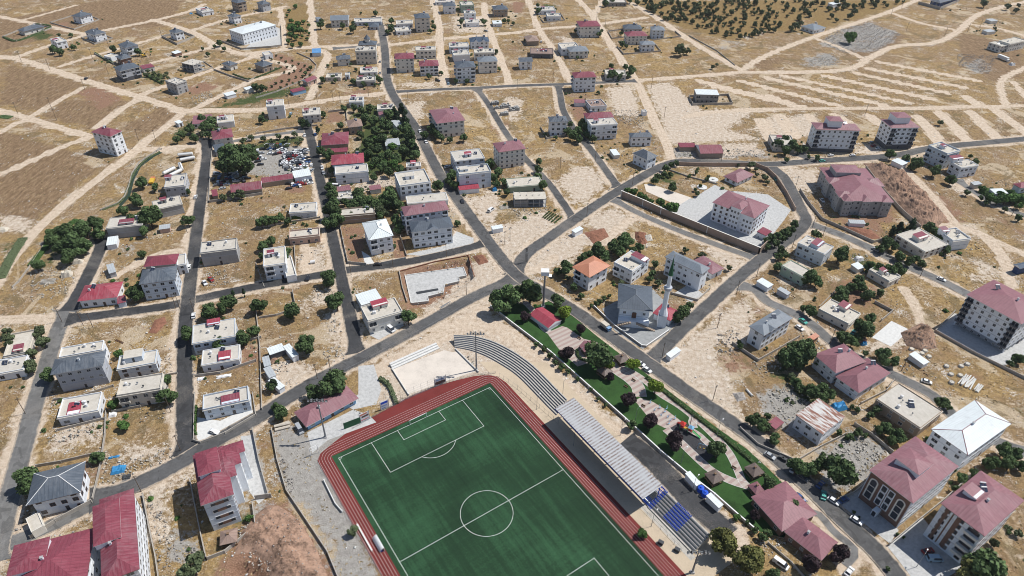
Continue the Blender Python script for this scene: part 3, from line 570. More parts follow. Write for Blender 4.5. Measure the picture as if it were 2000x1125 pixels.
 if kind in('hip','gable'):
  rise=o.get('rise',min(2.6,0.21*min(W,Dp))+0.2)
  gb=o.get('gable',('x' if W>Dp else 'y'))if kind=='gable' else None
  P,Q=hip(rf,x0,y0,x1,y1,H+0.16,rise,"roof_"+rc,over,fascia=o.get('fascia','white_paint' if r.random()<.6 else 'frame_brown'),gable=gb)
  if o.get('caps'):ridge_caps(rf,x0-over,y0-over,x1+over,y1+over,H+0.17,P,Q,o['caps'])
  if o.get('cross'):  # a smaller gable set across the front slope
   for cx in o['cross']:
    cw=o.get('crossw',0.24)*W;X=x0+(x1-x0)*cx
    zz=H+0.2;f0=y0-over-0.25;top=zz+rise*0.75
    rf.face([(X-cw/2,f0,zz),(X,f0,top),(X,0,top),(X-cw/2,y0+Dp*.2,zz)][::-1],"roof_"+rc)
    rf.face([(X,f0,top),(X+cw/2,f0,zz),(X+cw/2,y0+Dp*.2,zz),(X,0,top)][::-1],"roof_"+rc)
    rf.face([(X-cw/2,f0+.05,zz),(X+cw/2,f0+.05,zz),(X,f0+.05,top)],wm)
  ro=rf.build("roof",t)
  if o.get('attic'):
   ax,ay,aw,ad,ah=o['attic'];am=MB();X,Y=x0+(x1-x0)*ax,y0+(y1-y0)*ay
   am.box(X-aw/2,Y-ad/2,H+0.3,X+aw/2,Y+ad/2,H+ah,wm);hip(am,X-aw/2,Y-ad/2,X+aw/2,Y+ad/2,H+ah+0.16,1.1,"roof_"+rc,0.35,"white_paint")
   am.build("roof_dormer",ro)
  zr=lambda X,Y:H+0.16+rise*min(1,max(0.05,1-2*max(abs(X)/(W if W<Dp else Dp)if W<Dp else 0,abs(Y)/(Dp if Dp<=W else W)if Dp<=W else 0)))
 elif kind in('flat','frame','tin'):
  if kind=='tin':
   rf.box(x0-over,y0-over,H,x1+over,y1+over,H+0.12,"roof_"+rc if rc!='rusty' else "rusty_tin",bottom=True)
   rf.face([(x0-over,y0-over,H+0.13),(x1+over,y0-over,H+0.13),(x1+over,y1+over,H+0.5),(x0-over,y1+over,H+0.5)],"roof_"+rc if rc!='rusty' else "rusty_tin")
   zz=H+0.5
  else:
   pal=o.get('slab','flat_roof')
   eh=0.18;rf.box(x0-(0.35 if kind=='flat' and H>3 else 0),y0-(0.35 if kind=='flat' and H>3 else 0),H,x1+0.35*(kind=='flat'),y1+0.1,H+eh,wm if kind=='flat' else "wall_concrete",top=pal,bottom=True)
   zz=H+eh
   pp=o.get('parapet',r.choice((0.35,0.6,0.8))if kind=='flat' else 0)
   if pp:
    tkn=0.2;wmp=wm
    for q in((x0,y0,x1,y0+tkn),(x0,y1-tkn,x1,y1),(x0,y0+tkn,x0+tkn,y1-tkn),(x1-tkn,y0+tkn,x1,y1-tkn)):
     rf.box(q[0],q[1],zz+0.003,q[2],q[3],zz+pp,wmp)
  ro=rf.build("roof",t);zr=lambda X,Y,zz=zz:zz
 for(ax,ay,aw,ad,ah,arc)in o.get('pent',([(r.uniform(.2,.5),r.uniform(.45,.75),3.0,2.6,2.2,'maroon')]if kind=='flat' and not o.get('nopent')and W>9 and Dp>7 else[])):
  pm=MB();X,Y=x0+(x1-x0)*ax,y0+(y1-y0)*ay;z=zr(X,Y)
  pm.box(X-aw/2,Y-ad/2,z+.002,X+aw/2,Y+ad/2,z+ah,wm)
  if arc=='flat':pm.box(X-aw/2-.15,Y-ad/2-.15,z+ah,X+aw/2+.15,Y+ad/2+.15,z+ah+.15,"white_paint",top="flat_roof",bottom=True)
  else:pm.face([(X-aw/2-.3,Y-ad/2-.4,z+ah-.15),(X+aw/2+.3,Y-ad/2-.4,z+ah-.15),(X+aw/2+.3,Y+ad/2+.3,z+ah+.35),(X-aw/2-.3,Y+ad/2+.3,z+ah+.35)],"roof_"+arc)
  pm.box(X-.45,Y-ad/2-.03,z+.05,X+.45,Y-ad/2-.003,z+ah-.4,"glass");pm.build("stair_head",ro)
 cnt=o.get('clut',1 if kind=='flat' and W>8 else 0)
 for i in range(o.get('heat',1 if(kind in('hip','flat')and W>9 and Dp>7 and r.random()<.75)else 0)):
  X,Y=r.uniform(x0*.6,x1*.7),r.uniform(y0*.1,y1*.6);part(ro,"solar_heater",shared("solar_heater",heater_fn),(X,Y,zr(X,Y)-(.2 if kind=='hip' else 0)),-rz+r.uniform(-.2,.2))
 for _ in range(cnt*3 if W>9 else cnt):
  X,Y=r.uniform(x0*.7,x1*.7),r.uniform(y0*.7,y1*.3);part(ro,"satellite_dish",shared("satellite_dish",dish_fn),(X,Y,zr(X,Y)),-rz)
  if r.random()<.5:X,Y=r.uniform(x0*.7,x1*.7),r.uniform(y0*.3,y1*.7);part(ro,"water_tank",shared("water_tank",tank_fn),(X,Y,zr(X,Y)))
 if kind=='hip' and W>7 and not o.get('nochim'):
  X,Y=r.uniform(x0*.5,x1*.5),r.uniform(y0*.3,y1*.3);part(ro,"chimney",shared("chimney",chimney_fn),(X,Y,zr(X,Y)))
  # ---- windows and balconies on the sides that can be seen
 st=o.get('win','w' if wall not in('concrete','block')else 'n')
 if st!='-' and kind!='frame':
  sides={'f':((x0,y0),(1,0),x1-x0,0.0,-v),'r':((x1,y0),(0,1),y1-y0,math.pi/2,u),'l':((x0,y1),(0,-1),y1-y0,-math.pi/2,-u)}
  wsz=r.choice([(1.1,1.25),(1.5,1.35),(1.9,1.3),(1.3,1.1),(1.5,1.6)])
  for sname,(org,dr,L,ang,nrm)in sides.items():
   tocam=np.array([0,0])-cen
   if(nrm@tocam)/np.linalg.norm(tocam)<(-0.02 if H>6 else 0.12):continue
   if sname in o.get('blind',''):continue
   big=L>9
   n_=o.get('n'+sname,max(1,int((L-1.2)/(3.1 if H>6 else 3.6)))if L>3.2 else 0)
   if n_==0:continue
   bal=o.get('bal','')
   arc=o.get('arch')==sname
   for k in range(fl):
    zb=k*fh
    if zb+2.4>H+.1 and fl>1:continue
    if arc:continue
    bset=set()
    if sname in bal and(k>0):
     bset=set(o.get('bcols',([0,n_-1]if n_>3 else[0])))
     for bc in([0,n_-1]if n_>3 else[0]):
      c=(bc+.5)/n_*L;bw=min(L/n_*.98,4.2)if n_>1 else L*.8
      bm=MB();bm.box(-bw/2,-1.25,0,bw/2,0.0,.14,"wall_concrete",bottom=True)
      rm=o.get('rail',wm)
      bm.box(-bw/2,-1.25,.143,bw/2,-1.13,1.02,rm);bm.box(-bw/2,-1.13,.143,-bw/2+.1,0,1.02,rm);bm.box(bw/2-.1,-1.13,.143,bw/2,0,1.02,rm)
      bm.box(-bw*.4,-.03,.15,bw*.4,-.004,2.3,"glass",bottom=True);bm.box(-.05,-.06,.15,.05,-.031,2.3,"frame")
      key=('bal',round(bw,1),rm)
      if key not in SHARED:SHARED[key]=bm.mesh("balcony")
      part(t,"balcony",SHARED[key],(org[0]+dr[0]*c,org[1]+dr[1]*c,zb),ang)
    for i in range(n_):
     if i in bset:continue
     if r.random()<o.get('skip',.12)and not o.get('regular'):continue
     ww,hh=wsz if o.get('regular')or r.random()<.65 else(0.8,0.8)if r.random()<.5 else(2.1,1.35)
     if L/n_<2.3:ww=min(ww,1.0)
     if k==0 and i==n_//2 and sname=='f' and not o.get('nodoor'):
      key='door'
      if key not in SHARED:
       dm=MB();dm.box(-.55,-.08,0,.55,0,2.2,"frame_brown");dm.box(-.42,-.1,.1,.42,-.081,2.05,"glass");SHARED[key]=dm.mesh("door")
      part(t,"door",SHARED[key],(org[0]+dr[0]*(i+.5)/n_*L,org[1]+dr[1]*(i+.5)/n_*L,.02),ang);continue
     part(t,"window",win_mesh(ww,hh,st),(org[0]+dr[0]*(i+.5)/n_*L,org[1]+dr[1]*(i+.5)/n_*L,zb+(1.0 if H<3.2*fl+3 else 1.1)),ang)
 o_=dict(t=t,W=W,D=Dp,H=H,x0=x0,x1=x1,y0=y0,y1=y1,u=u,v=v,cen=cen,roof=ro,wall=wl,rz=rz)
 return o_
def wing(o,side,t0,t1,out,inn,dz=0.0,rc="maroon",wall="white",rise=1.3,win=0):
 """a projecting bay with its own hip roof, part of building o"""
 L_=o['x1']-o['x0']if side=='f' else o['y1']-o['y0'];a,b_=L_*t0,L_*t1;H=o['H']+dz
 if side=='f':r_=(o['x0']+a,o['y0']-out,o['x0']+b_,o['y0']+inn)
 elif side=='l':r_=(o['x0']-out,o['y0']+a,o['x0']+inn,o['y0']+b_)
 else:r_=(o['x1']-inn,o['y0']+a,o['x1']+out,o['y0']+b_)
 m=MB();m.box(*r_[:2],0.01,*r_[2:],H,"wall_"+wall);wl=m.build("bay",o['t']);m=MB();hip(m,*r_,H+.21,rise,"roof_"+rc,.45);m.build("bay_roof",wl)
 for k in range(int(H/3.1)if win else 0):
  for i in range(win):
   t=(i+.5)/win;z=k*3.1+1.1
   if side=='r':part(wl,"window",win_mesh(1.0,1.3,'w'),(r_[2],r_[1]+(r_[3]-r_[1])*t,z),math.pi/2)
   elif side=='l':part(wl,"window",win_mesh(1.0,1.3,'w'),(r_[0],r_[1]+(r_[3]-r_[1])*t,z),-math.pi/2)
   else:part(wl,"window",win_mesh(1.0,1.3,'w'),(r_[0]+(r_[2]-r_[0])*t,r_[1],z),0)
def wall_line(label,pts,h=1.2,t=0.22,mat="concrete_wall",closed=False,name="garden_wall",cat="wall",world=False,cap=None,parent=None):
 P=list(pts)if world else gp(pts)
 if closed:P.append(P[0])
 m=MB()
 for p,q in zip(P,P[1:]):m.obox(p,q,t,0,h,mat)
 if cap:
  for p,q in zip(P,P[1:]):m.obox(p,q,t+.12,h+.002,h+.1,cap)
 for i,p in enumerate(P[:-1]if closed else P):m.box(p[0]-t*.75,p[1]-t*.75,0,p[0]+t*.75,p[1]+t*.75,h+.12,cap or mat)
 oo=m.build(name);tag(oo,label,cat);occ_line(P,t+.5);return oo
 # every building, read off the photo tile by tile
HS,AB,SH,VI,UN,CN="house","apartment_block","shed","villa","unfinished_building","container"
# far left
B(VI,"long low grey-roofed bungalow inside a green hedged yard at the far left",(46,62.5),(87.5,52),(32.5,59),3.6,'hip:slate','cream',lm="the far-left grey bungalow")
B(VI,"two-storey white villa with slate roof and red walled yard, behind the far-left bungalow",(156,34.5),(181,27.5),(139,31),6.5,'hip:slate','white',lm="the villa with the red walled yard")
B(VI,"square white villa with slate roof and small garden wall, right of the far-left bungalow",(185,69),(206,62.5),(169,61.5),6.8,'hip:slate','white',lm="the square villa")
B(VI,"white villa with small maroon roof patch ringed by dark shrubs",(110,84),(131,80.5),(92,79),6,'flat','white',pent=[(.25,.5,4,4,1.2,'maroon')],lm="the shrub-ringed villa")
B(HS,"slate-roofed house highest of the three clustered grey-roofed buildings on the left",(246,94.5),(272.5,89),(226,88),7,'hip:slate','white',bal='f',lm="the upper slate-roofed house")
B(HS,"small slate-roofed house in the middle of three clustered grey-roofed buildings",(236,117),(257.5,112),(221,111.5),6,'hip:slate','brown',lm="the middle slate-roofed house")
B(AB,"big slate-roofed block with dark ground floor, lowest of the three clustered grey-roofed buildings",(234,140),(274,130.5),(216,133),-161,'hip:slate','grey',base='dark',bal='f',lm="the dark-based slate-roofed block")
B(SH,"long maroon-roofed shed against the dark-based slate-roofed block",(279,135),(301,129.5),(274.5,129),3.4,'tin:maroon','cream')
B(HS,"white flat garage in the hedged yard left of the middle slate-roofed house",(217,114),(229,108.5),(207,109.5),3,'flat','white',name2=0)
B(UN,"bare grey concrete two-storey shell with pale flat roof beside the track",(344,166),(364,159),(326,158.5),-185,'flat','concrete',lm="the bare concrete shell",pent=[],heat=0)
B(UN,"roofless grey block-wall ruin of two storeys among rubble",(377,128),(392,119),(361,121),-143,'frame','block',lm="the roofless block-wall ruin")
B(VI,"white cube villa with slate roof in a square grey-walled yard",(342,65.5),(360,61),(327,61),-80,'hip:slate','white',lm="the cube villa in the grey-walled yard")
B(HS,"white bungalow with maroon patch and blue tarp at its corner, top left",(395,25),(417,21),(378,19),3.6,'flat','white',pent=[(.4,.5,4,3,1,'maroon')])
B("school","large white three-storey school with white metal roof and paved walled yard",(473,67),(540,49),(443,59),-89,'hip:whitemetal','white',lm="the white-roofed school",regular=1,rise=1.2,over=.4,fascia='white_paint',skip=0)
B(UN,"unfinished dark-framed three-storey house with slate roof at the top edge",(463,7),(482,3),(450,2),-25,'hip:slate','tan',win='n',bal='f')
B(VI,"white villa with slate hip roof just behind the white-roofed school",(456,34.5),(472,30.5),(441,31),-48,'hip:slate','white')
B(VI,"low cream villa with slate hip roof in a brown-walled yard below the school",(449,129.5),(466,124.5),(430.5,125),-139,'hip:slate','cream',lm="the low cream villa")
B(VI,"wide low villa with many-faced dark hip roof and long narrow lawns",(513,131),(535,125),(493,125.5),-143,'hip:slate','tan',lm="the villa with narrow lawns")
B(CN,"small maroon site cabin with white roof standing alone in the dry field",(342,105.5),(354,101.5),(336,102),2.6,'tin:whitemetal','brown',win='-')
B(AB,"four-storey block with maroon hip roof alone between dirt tracks on the left",(216,267.5),(242,256.5),(172.5,260.5),-307,'hip:maroon','white',bal='r',lm="the lone maroon-roofed block",attic=None)
B(HS,"maroon-roofed cream house at the top of the left paved street",(415.5,274),(456,268),(417,256),-289,'hip:maroon','cream',lm="the maroon house at the left street's top")
B(HS,"white flat-roofed house with dark porch behind the maroon house at the left street's top",(425,241),(457,237),(428,228),-252,'flat','white')
B(HS,"low pink and maroon patched roofs among trees beside the dirt road bend",(375,243),(412,238),(382,227),3.4,'tin:pink','white')
B(SH,"tiny white hut beside the dirt road bend",(348,242),(358,238.5),(342,238),2.8,'tin:whitemetal','white')
B(SH,"white greenhouse tunnel nearest the canal ditch",(443,188),(459,182),(440,182.5),2.6,'tin:whitemetal','white',win='-')
B(SH,"long low white shed with arched roof by the canal ditch",(481,176),(502,168),(478,172),2.8,'tin:whitemetal','cream',win='-')
B(SH,"low dark-roofed lean-to under the maroon house at the left street's top",(420,298),(441,294.5),(417,284),3.2,'tin:slate','grey')
B(HS,"dark house cut by the top edge, left of the orchard strip",(512,10),(528,6),(503,5),7,'hip:slate','grey')
# top middle
B(SH,"little pale blue-roofed hut by the dirt track near the top",(622,39),(629,37),(620,34.5),3,'tin:grey','lightblue')
B(HS,"cream two-storey house with pale grey cross roof, near the top",(644.5,40.5),(681,39.5),(644,32),-54,'gable:grey','cream',gable='x',lm="the cream house with grey cross roof")
B(HS,"long pale terrace with flat white roof left of the top road",(691,45),(745,43.5),(691,37.5),-51,'flat','lightblue',nopent=1)
B(HS,"short grey-roofed house in front of the long pale terrace",(721,53),(740,52.5),(721,46),-59,'hip:slate','grey')
B(HS,"low flat white house right of the top road, behind its twin",(774,48),(806,47),(774,41.5),3.6,'flat','white',nopent=1)
B(HS,"low flat white house nearest the top road's right side",(774,62.5),(803,60.5),(772,55),-69,'flat','white',nopent=1)
B(AB,"slender four-storey block with slate roof near the top road",(811,36.5),(840.5,35),(809.5,28),-64,'hip:slate','beige',bal='r',lm="the slender slate-roofed block")
B(HS,"long low flat-roofed house cut by the top edge",(851,5),(888,4),(852,0),3,'flat','white')
B(HS,"grey-roofed two-storey house below the flat house at the top edge",(866,13),(891,12),(864,7),-28,'hip:slate','white')
B(HS,"pale green three-step house with flat white roof near the top",(901,11.5),(926,10.5),(900,4),-25,'flat','green',lm="the pale green stepped house")
B(HS,"narrow white flat-roofed house below the pale green stepped house",(907,27.5),(929,26.5),(907,22),-39,'flat','white')
B(HS,"white arcaded house with flat roof between small trees near the top",(910,45.5),(936,45),(909,38.5),-53,'flat','white',lm="the arcaded white house")
B(HS,"grey house with slate roof and balconies right of the pale green stepped house",(964,19.5),(993,18.5),(962.5,12.5),-34,'hip:slate','tan',bal='l')
B(SH,"low white shed at the head of the hedge row near the top",(963,46.5),(981,46),(962,41),3,'tin:whitemetal','white')
tv=B(VI,"low grey villa with a pointed conical turret roof",(699,89),(735,88.5),(702,81),5,'hip:slate','cream',lm="the turreted villa",heat=0,nochim=1)
tm=MB();tm.cyl(0,0,5.1,9.3,2.6,2.6,8,"wall_cream");tm.cyl(0,0,9.3,13.2,3.2,0.001,8,"roof_slate");tm.build("turret",tv['t'])
B(AB,"plain cream four-storey block with flat roof below the turreted villa",(694,101.5),(734,100.5),(692,93),-126,'flat','beige',heat=2,lm="the plain flat-roofed cream block",pent=[(.2,.6,4,3,1.6,'flat')])
B(HS,"small slate-roofed house in a walled yard left of the plain flat-roofed cream block",(657,117.5),(685,116.5),(654,110),-130,'hip:slate','cream')
B(SH,"bright blue metal-roofed workshop beside the dirt crossroads",(609,104),(627,103),(608,96),3.2,'tin:bluemetal','lightblue',win='-',lm="the blue-roofed workshop")
B(HS,"tiny white house standing alone at the start of the canal ditch",(518,110),(533,107.5),(512,104),3,'flat','white',nopent=1)
B(HS,"low flat beige house among junk, left of the top road",(636,153.5),(665,153),(637,144.5),-159,'flat','beige',nopent=1)
B(SH,"tiny white cube shed beside the low flat beige house",(674,147),(682,147),(674,143),3.6,'flat','lightblue')
B(HS,"white single-storey house with maroon gable beside the top road",(704,143),(737,141.5),(704,133),-149,'flat','white',pent=[(.5,.6,5,3,1.6,'maroon')])
B(HS,"low grey flat-roofed house hemmed in by trees beside the road bend",(696,160),(732,159),(694,151),-169,'flat','concrete')
B(SH,"maroon twin-roofed barn beside the dirt track above the ditch",(600,161),(616,152),(591,156.5),3.6,'gable:maroon','pink')
B(SH,"low shack with mixed maroon and blue sheets near the canal ditch",(572,181),(597,174),(567,176),2.6,'tin:maroon','blue',win='-')
B(AB,"four-storey white block with maroon roof nearest the top road's right side",(771,116),(809.5,114.5),(769.5,105),-143,'hip:maroon','cream',bal='l',lm="the maroon block on the top road")
B(HS,"two-storey flat-roofed house with red-trimmed parapet behind the twin maroon-roofed blocks",(812,99.5),(851,98.5),(812,92),-115,'flat','cream',pent=[(.4,.5,3.5,3,1.4,'maroon')])
B(AB,"three-storey block with pink-maroon roof and long dark balconies, right of the top road block",(819,130),(857.5,128.5),(817.5,119.5),-149,'hip:maroon','white',bal='f',lm="the balconied maroon block")
B(HS,"pale blue flat-roofed house left of the navy-roofed one",(878,93.5),(916,92.5),(874,85),5.5,'flat','lightblue')
B(AB,"three-storey house with navy hip roof in the upper middle",(918,82.5),(956,81.5),(917,74),-96,'hip:navy','white',lm="the navy-roofed house",cross=[.3,.7])
B(AB,"grey-white blind-walled block with flat roof in front of the pale blue house",(886,109),(917.5,107.5),(883,99.5),-121,'flat','white',nf=0,lm="the blind-walled block")
B(HS,"cream flat-roofed house in front of the navy-roofed one",(927,104.5),(966,103.5),(926,97),6.6,'flat','cream')
B(AB,"four-storey white block with pale slate roof and balconies, front right of its cluster",(934,121.5),(972.5,120),(931,112.5),-144,'hip:grey','cream',bal='r',lm="the pale slate-roofed block")
B(AB,"four-storey white block with dark slate hip roof just above the thin cross road",(891,133.5),(930,131.5),(889,121.5),-163,'hip:slate','white',bal='lf',lm="the dark slate block above the cross road")
B(AB,"tall white windowless-sided tower house with flat roof, alone in dry ground",(520.5,209),(554,206),(519.5,197.5),-234,'flat','white',nf=1,heat=1,lm="the lone white tower house")
B(HS,"cream flat-roofed two-storey house at the top of the middle street",(592,226.5),(626,224.5),(588,214),-241,'flat','cream',lm="the cream house at the middle street's top")
B(HS,"white flat-roofed house with blue front and parked cars behind it",(682,200.5),(708,200),(682.5,191),-211,'flat','lightblue')
B(HS,"long low cream house among dark conifers by the main road bend",(737,216),(769,214.5),(736,206),4,'flat','cream',lm="the cream house among conifers")
B(SH,"small brown hut with pink roof below the cream house among conifers",(740,225.5),(752,224.5),(739,219.5),4,'tin:pink','beige')
B(HS,"tan three-storey house with tan tiled roof above the vegetable gardens",(680,249.5),(709,246.5),(676,235.5),-264,'hip:tan','tan',lm="the tan-roofed house")
B(HS,"wide maroon-roofed house with lean-to front, upper of two on the middle street",(627,284.5),(681,281),(622,261),-297,'hip:maroon','tan',lm="the wide maroon house")
B(SH,"maroon lean-to strip along the front of the wide maroon house",(635,299),(679,296),(634,292),3,'tin:maroon','tan',win='-')
B(SH,"white tin hut deep in the gardens",(774,248),(787,244),(770,236),3,'tin:tin','white',win='-',lm="the white tin hut")
B(SH,"patched white tin roof at the gardens' lower end",(753,285.5),(782,283),(750,273),3.2,'tin:tin','white',win='-')
B(AB,"tall cream block with pink hip roof and side balconies left of the forked road",(852.5,242),(909,235.5),(844.5,214.5),-271,'hip:pink','cream',bal='lr',lm="the tall cream pink-roofed block")
# top right
B(HS,"low cluttered white house at the head of the dirt lane, top middle",(1052,22),(1085,20.5),(1050,14.5),3.6,'flat','white')
B(HS,"modern white bungalow with flat roof and low white yard wall",(1069,33.5),(1095,32.5),(1069,27),-41,'flat','white',lm="the modern white bungalow")
B(AB,"four-storey cream block with maroon roof and corner balconies near the orchard",(1132.5,52.5),(1172.5,50),(1129.5,41.5),-74,'hip:maroon','cream',bal='l',lm="the maroon block near the orchard")
B(HS,"dark slate-roofed house behind the wide pink-maroon one near the orchard",(1219,56.5),(1254,56),(1218,49),-63,'hip:slate','grey')
B(HS,"wide pink-maroon-roofed house with balcony near the orchard",(1225,71.5),(1266,70.5),(1220,63),-88,'hip:maroon','cream',lm="the wide pink-maroon house near the orchard")
B(HS,"blue-grey roofed white house with porch beside the dirt road to the orchard",(1273,59.5),(1299,59),(1272,52.5),-76,'hip:grey','lightblue',lm="the blue-grey roofed house")
B(HS,"white house with light slate roof in a large walled yard near the orchard",(1252.5,88),(1281,87.5),(1249,81.5),-102,'hip:grey','white',lm="the white house in the large walled yard")
B("barn","plain brown barn with pink-brown roof beside the dirt lane",(1029,81.5),(1054,80.5),(1027.5,71),-90,'hip:tan','tan',win='-',nochim=1,heat=0)
B(HS,"low dark-walled house with dusty maroon roof beside the dirt lane",(1036,105.5),(1080,104.5),(1040,94.5),3.6,'flat','dark',slab='roof_tan',pent=[(.6,.6,6,3,.8,'maroon')])
B(HS,"white house with stepped slate roof in a walled yard by the lane",(1015,121.5),(1041,120.5),(1014,114),-137,'gable:slate','white',gable='x',lm="the stepped slate-roofed house")
B(HS,"cream two-storey house with blue-grey hip roof, centre top",(1112.5,101.5),(1150,99.5),(1109,92),-115,'hip:grey','cream',lm="the cream blue-grey roofed house")
B(HS,"half-built white annex behind the cream blue-grey roofed house",(1097,97),(1131,94),(1094,86),5.5,'flat','white',nopent=1)
B(AB,"white four-storey block with dusty maroon roof beside the cross road",(1122,152.5),(1166,151),(1120,142),-181,'hip:maroon','white',bal='l',lm="the maroon block on the cross road")
B(HS,"low pale house half hidden by two bushy trees on the cross road",(1183,147),(1222,146),(1185,137),4,'flat','beige',lm="the low pale house on the cross road")
B(HS,"grey two-storey house with sunken pinkish flat roof below the cross road",(1154,210),(1185,207.5),(1146,197),-219,'flat','white',slab='roof_tan',pent=[],lm="the pinkish flat-roofed house")
B(AB,"tall white block with maroon roof, rear half of a stepped pair",(1145,232),(1200,229.5),(1142,221),11,'hip:maroon','cream',nf=0)
B(AB,"white three-storey block with flat roof and balconies, front half of a stepped pair",(1155,246),(1206,242.5),(1151,234),-274,'flat','white',bal='f',lm="the stepped white pair")
B(VI,"white villa with slate roof inside a grey garden wall, centre of dry plots",(1074,239),(1110,239.5),(1067,228.5),-267,'hip:slate','white',lm="the walled white villa",cross=[.75])
B(VI,"white villa with slate roof facing the dirt road, behind the white-ridged pavilion house",(1232.5,269.5),(1275,268),(1230,260),-287,'hip:slate','white',bal='r',lm="the slate villa on the dirt road")
B("kiosk","small white transformer cabin beside the long dirt road",(1255.5,220),(1263,219),(1254,216),-227,'flat','white',win='-',cat='cabin',nopent=1)
B(UN,"unfinished block-wall house with bright metal deck roof in a grey walled plot",(1360,184.5),(1405,186),(1359,175),-201,'tin:whitemetal','block',bal='f',lm="the unfinished house with bright deck roof")
B(SH,"low pink-roofed shed beside the walled plot below the maroon block on the cross road",(1122,201),(1143,200.5),(1122,195),3,'tin:pink','white',win='-')
B(HS,"grey shed-like house cut by the top edge among dark bushes",(1185,6),(1222,4),(1185,-2),3.5,'flat','block')
B(SH,"white hut on bare ground beside the orchard, top right",(1627,9.5),(1640,5.5),(1617.5,6.5),3.6,'tin:whitemetal','white',win='-',lm="the white hut by the orchard")
B(VI,"navy-walled compound house cut by the top edge, top right",(1836,6),(1872,-3),(1818,1),5,'hip:slate','navy',lm="the navy-walled compound")
B(VI,"low pavilion with shiny slate hip roof at the orchard's lower edge",(1590,59.5),(1608,52.5),(1568,50.5),3.6,'hip:grey','white',lm="the slate pavilion by the orchard")
B(HS,"pale grey house with tilted flat roof, right of a pair at the right edge",(1972,87),(1989,76),(1955,80),-102,'flat','cream',nopent=1,lm="the tilted flat-roofed pair")
B(HS,"small pale grey house left of the tilted flat-roofed pair at the right edge",(1955,91),(1962,87),(1938,83),-103,'flat','cream',nopent=1)
B(SH,"upper tiny cream hut beside the dirt road fork, right edge",(1936,42),(1943,39),(1930,38),2.6,'tin:tin','cream',win='-')
B(SH,"lower tiny cream hut beside the dirt road fork, right edge",(1929,63),(1937,59),(1923,59),2.6,'tin:tin','cream',win='-')
B(AB,"five-storey white block with pink roof and dark corner balconies, left of the twin pair",(1594,253),(1682,256),(1584,239),-296,'hip:pink','white',bal='f',rail='wall_dark',attic=(.42,.55,9,8,5.2),regular=1,base='dark',basef=.7,lm="the left twin pink-roofed block",rise=2.0)
B(AB,"five-storey white block with pink roof, right of the twin pair",(1741,250.5),(1797.5,249.5),(1720,233),-292,'hip:pink','white',bal='fr',rail='wall_dark',attic=(.45,.6,10,9,5.5),regular=1,base='dark',lm="the right twin pink-roofed block",rise=2.0)
B(HS,"low cream house under dark trees left of the twin pink-roofed blocks",(1512,284),(1553,283),(1510,265),4.5,'flat','beige',lm="the low house beside the twin blocks")
# left middle
B(HS,"flat-roofed house with small red stair head below the white tanker trailers",(321,368),(360,365),(322.5,345),-387,'flat','grey',pent=[(.12,.7,3.5,3,2,'maroon')],lm="the flat house below the tankers")
B(HS,"pale flat roof over dark-walled house, second below the tanker trailers",(302,411),(356,399),(298,394),-428,'flat','concrete',nf=0,parapet=.35,lm="the dark-walled flat house")
B(HS,"beige flat roof with maroon stair head over grey wall, beside dark garden trees",(207.5,447.5),(277,440),(216,427),-467,'flat','concrete',nf=0,pent=[(.55,.35,7,3.5,1.2,'maroon')],lm="the grey-walled house by the garden trees")
B(SH,"white tarpaulin-covered shed at the end of the left paved street",(207,480),(228,476),(214,464),2.8,'tin:whitemetal','canvas' if 0 else 'white',win='-')
B(SH,"small lone white-topped shed in the dry plot",(310,449),(332,446),(312,441),2.6,'tin:tin','pink',win='-')
B(CN,"long narrow pale container standing in dry grass beside the left street",(213,535),(227,531),(211,518),2.8,'tin:tin','grey',win='-')
B(HS,"maroon hip-roofed house behind the tall slate-roofed one at the left crossroads",(280,522),(344,516),(285,501.5),6.8,'hip:maroon','concrete',nf=0,nochim=1,heat=0)
B(HS,"narrow flat white house squeezed between the maroon hip roof and the left street",(346,520),(363,517),(347,500),5.2,'flat','white',nopent=1)
B(AB,"three-storey white block with slate hip roof at the left crossroads",(271,557),(342.5,547),(277.5,528),-589,'hip:slate','lightblue',regular=1,lm="the slate block at the left crossroads",nochim=1)
B(HS,"flat-roofed house with long parapet beside the left street, shaded grey front",(391,496),(461,487),(397,475),-521,'flat','concrete',nf=1,nopent=1,lm="the grey-fronted flat house")
B(HS,"maroon hip-roofed house with white walls below the left paved street",(151,589.5),(229,581),(165,558),-604,'hip:red','white',regular=1,lm="the maroon house at the lower left street")
B(SH,"small maroon gate roof beside the maroon house at the lower left street",(229,594),(246,590),(229,581),2.8,'tin:maroon','white',win='-')
B("workshop","maroon twin-roofed workshop facing the scrapyard",(451,377),(512,369),(450,361),3.6,'gable:maroon','tan',gable='x',win='-',over=.3,lm="the scrapyard workshop")
B(SH,"tiny maroon booth in the scrapyard's corner",(415,384),(426,382),(416,372),2.6,'tin:maroon','tan',win='-')
B("barn","long low maroon-roofed barn along the scrapyard's lower side",(511,358),(573,349),(507,348),3.2,'gable:maroon','tan',gable='x',win='-',over=.3)
B(SH,"long white flat-roofed shed closing the scrapyard beside the middle street",(575,348),(608,341),(573,335),3.4,'tin:whitemetal','white',win='-')
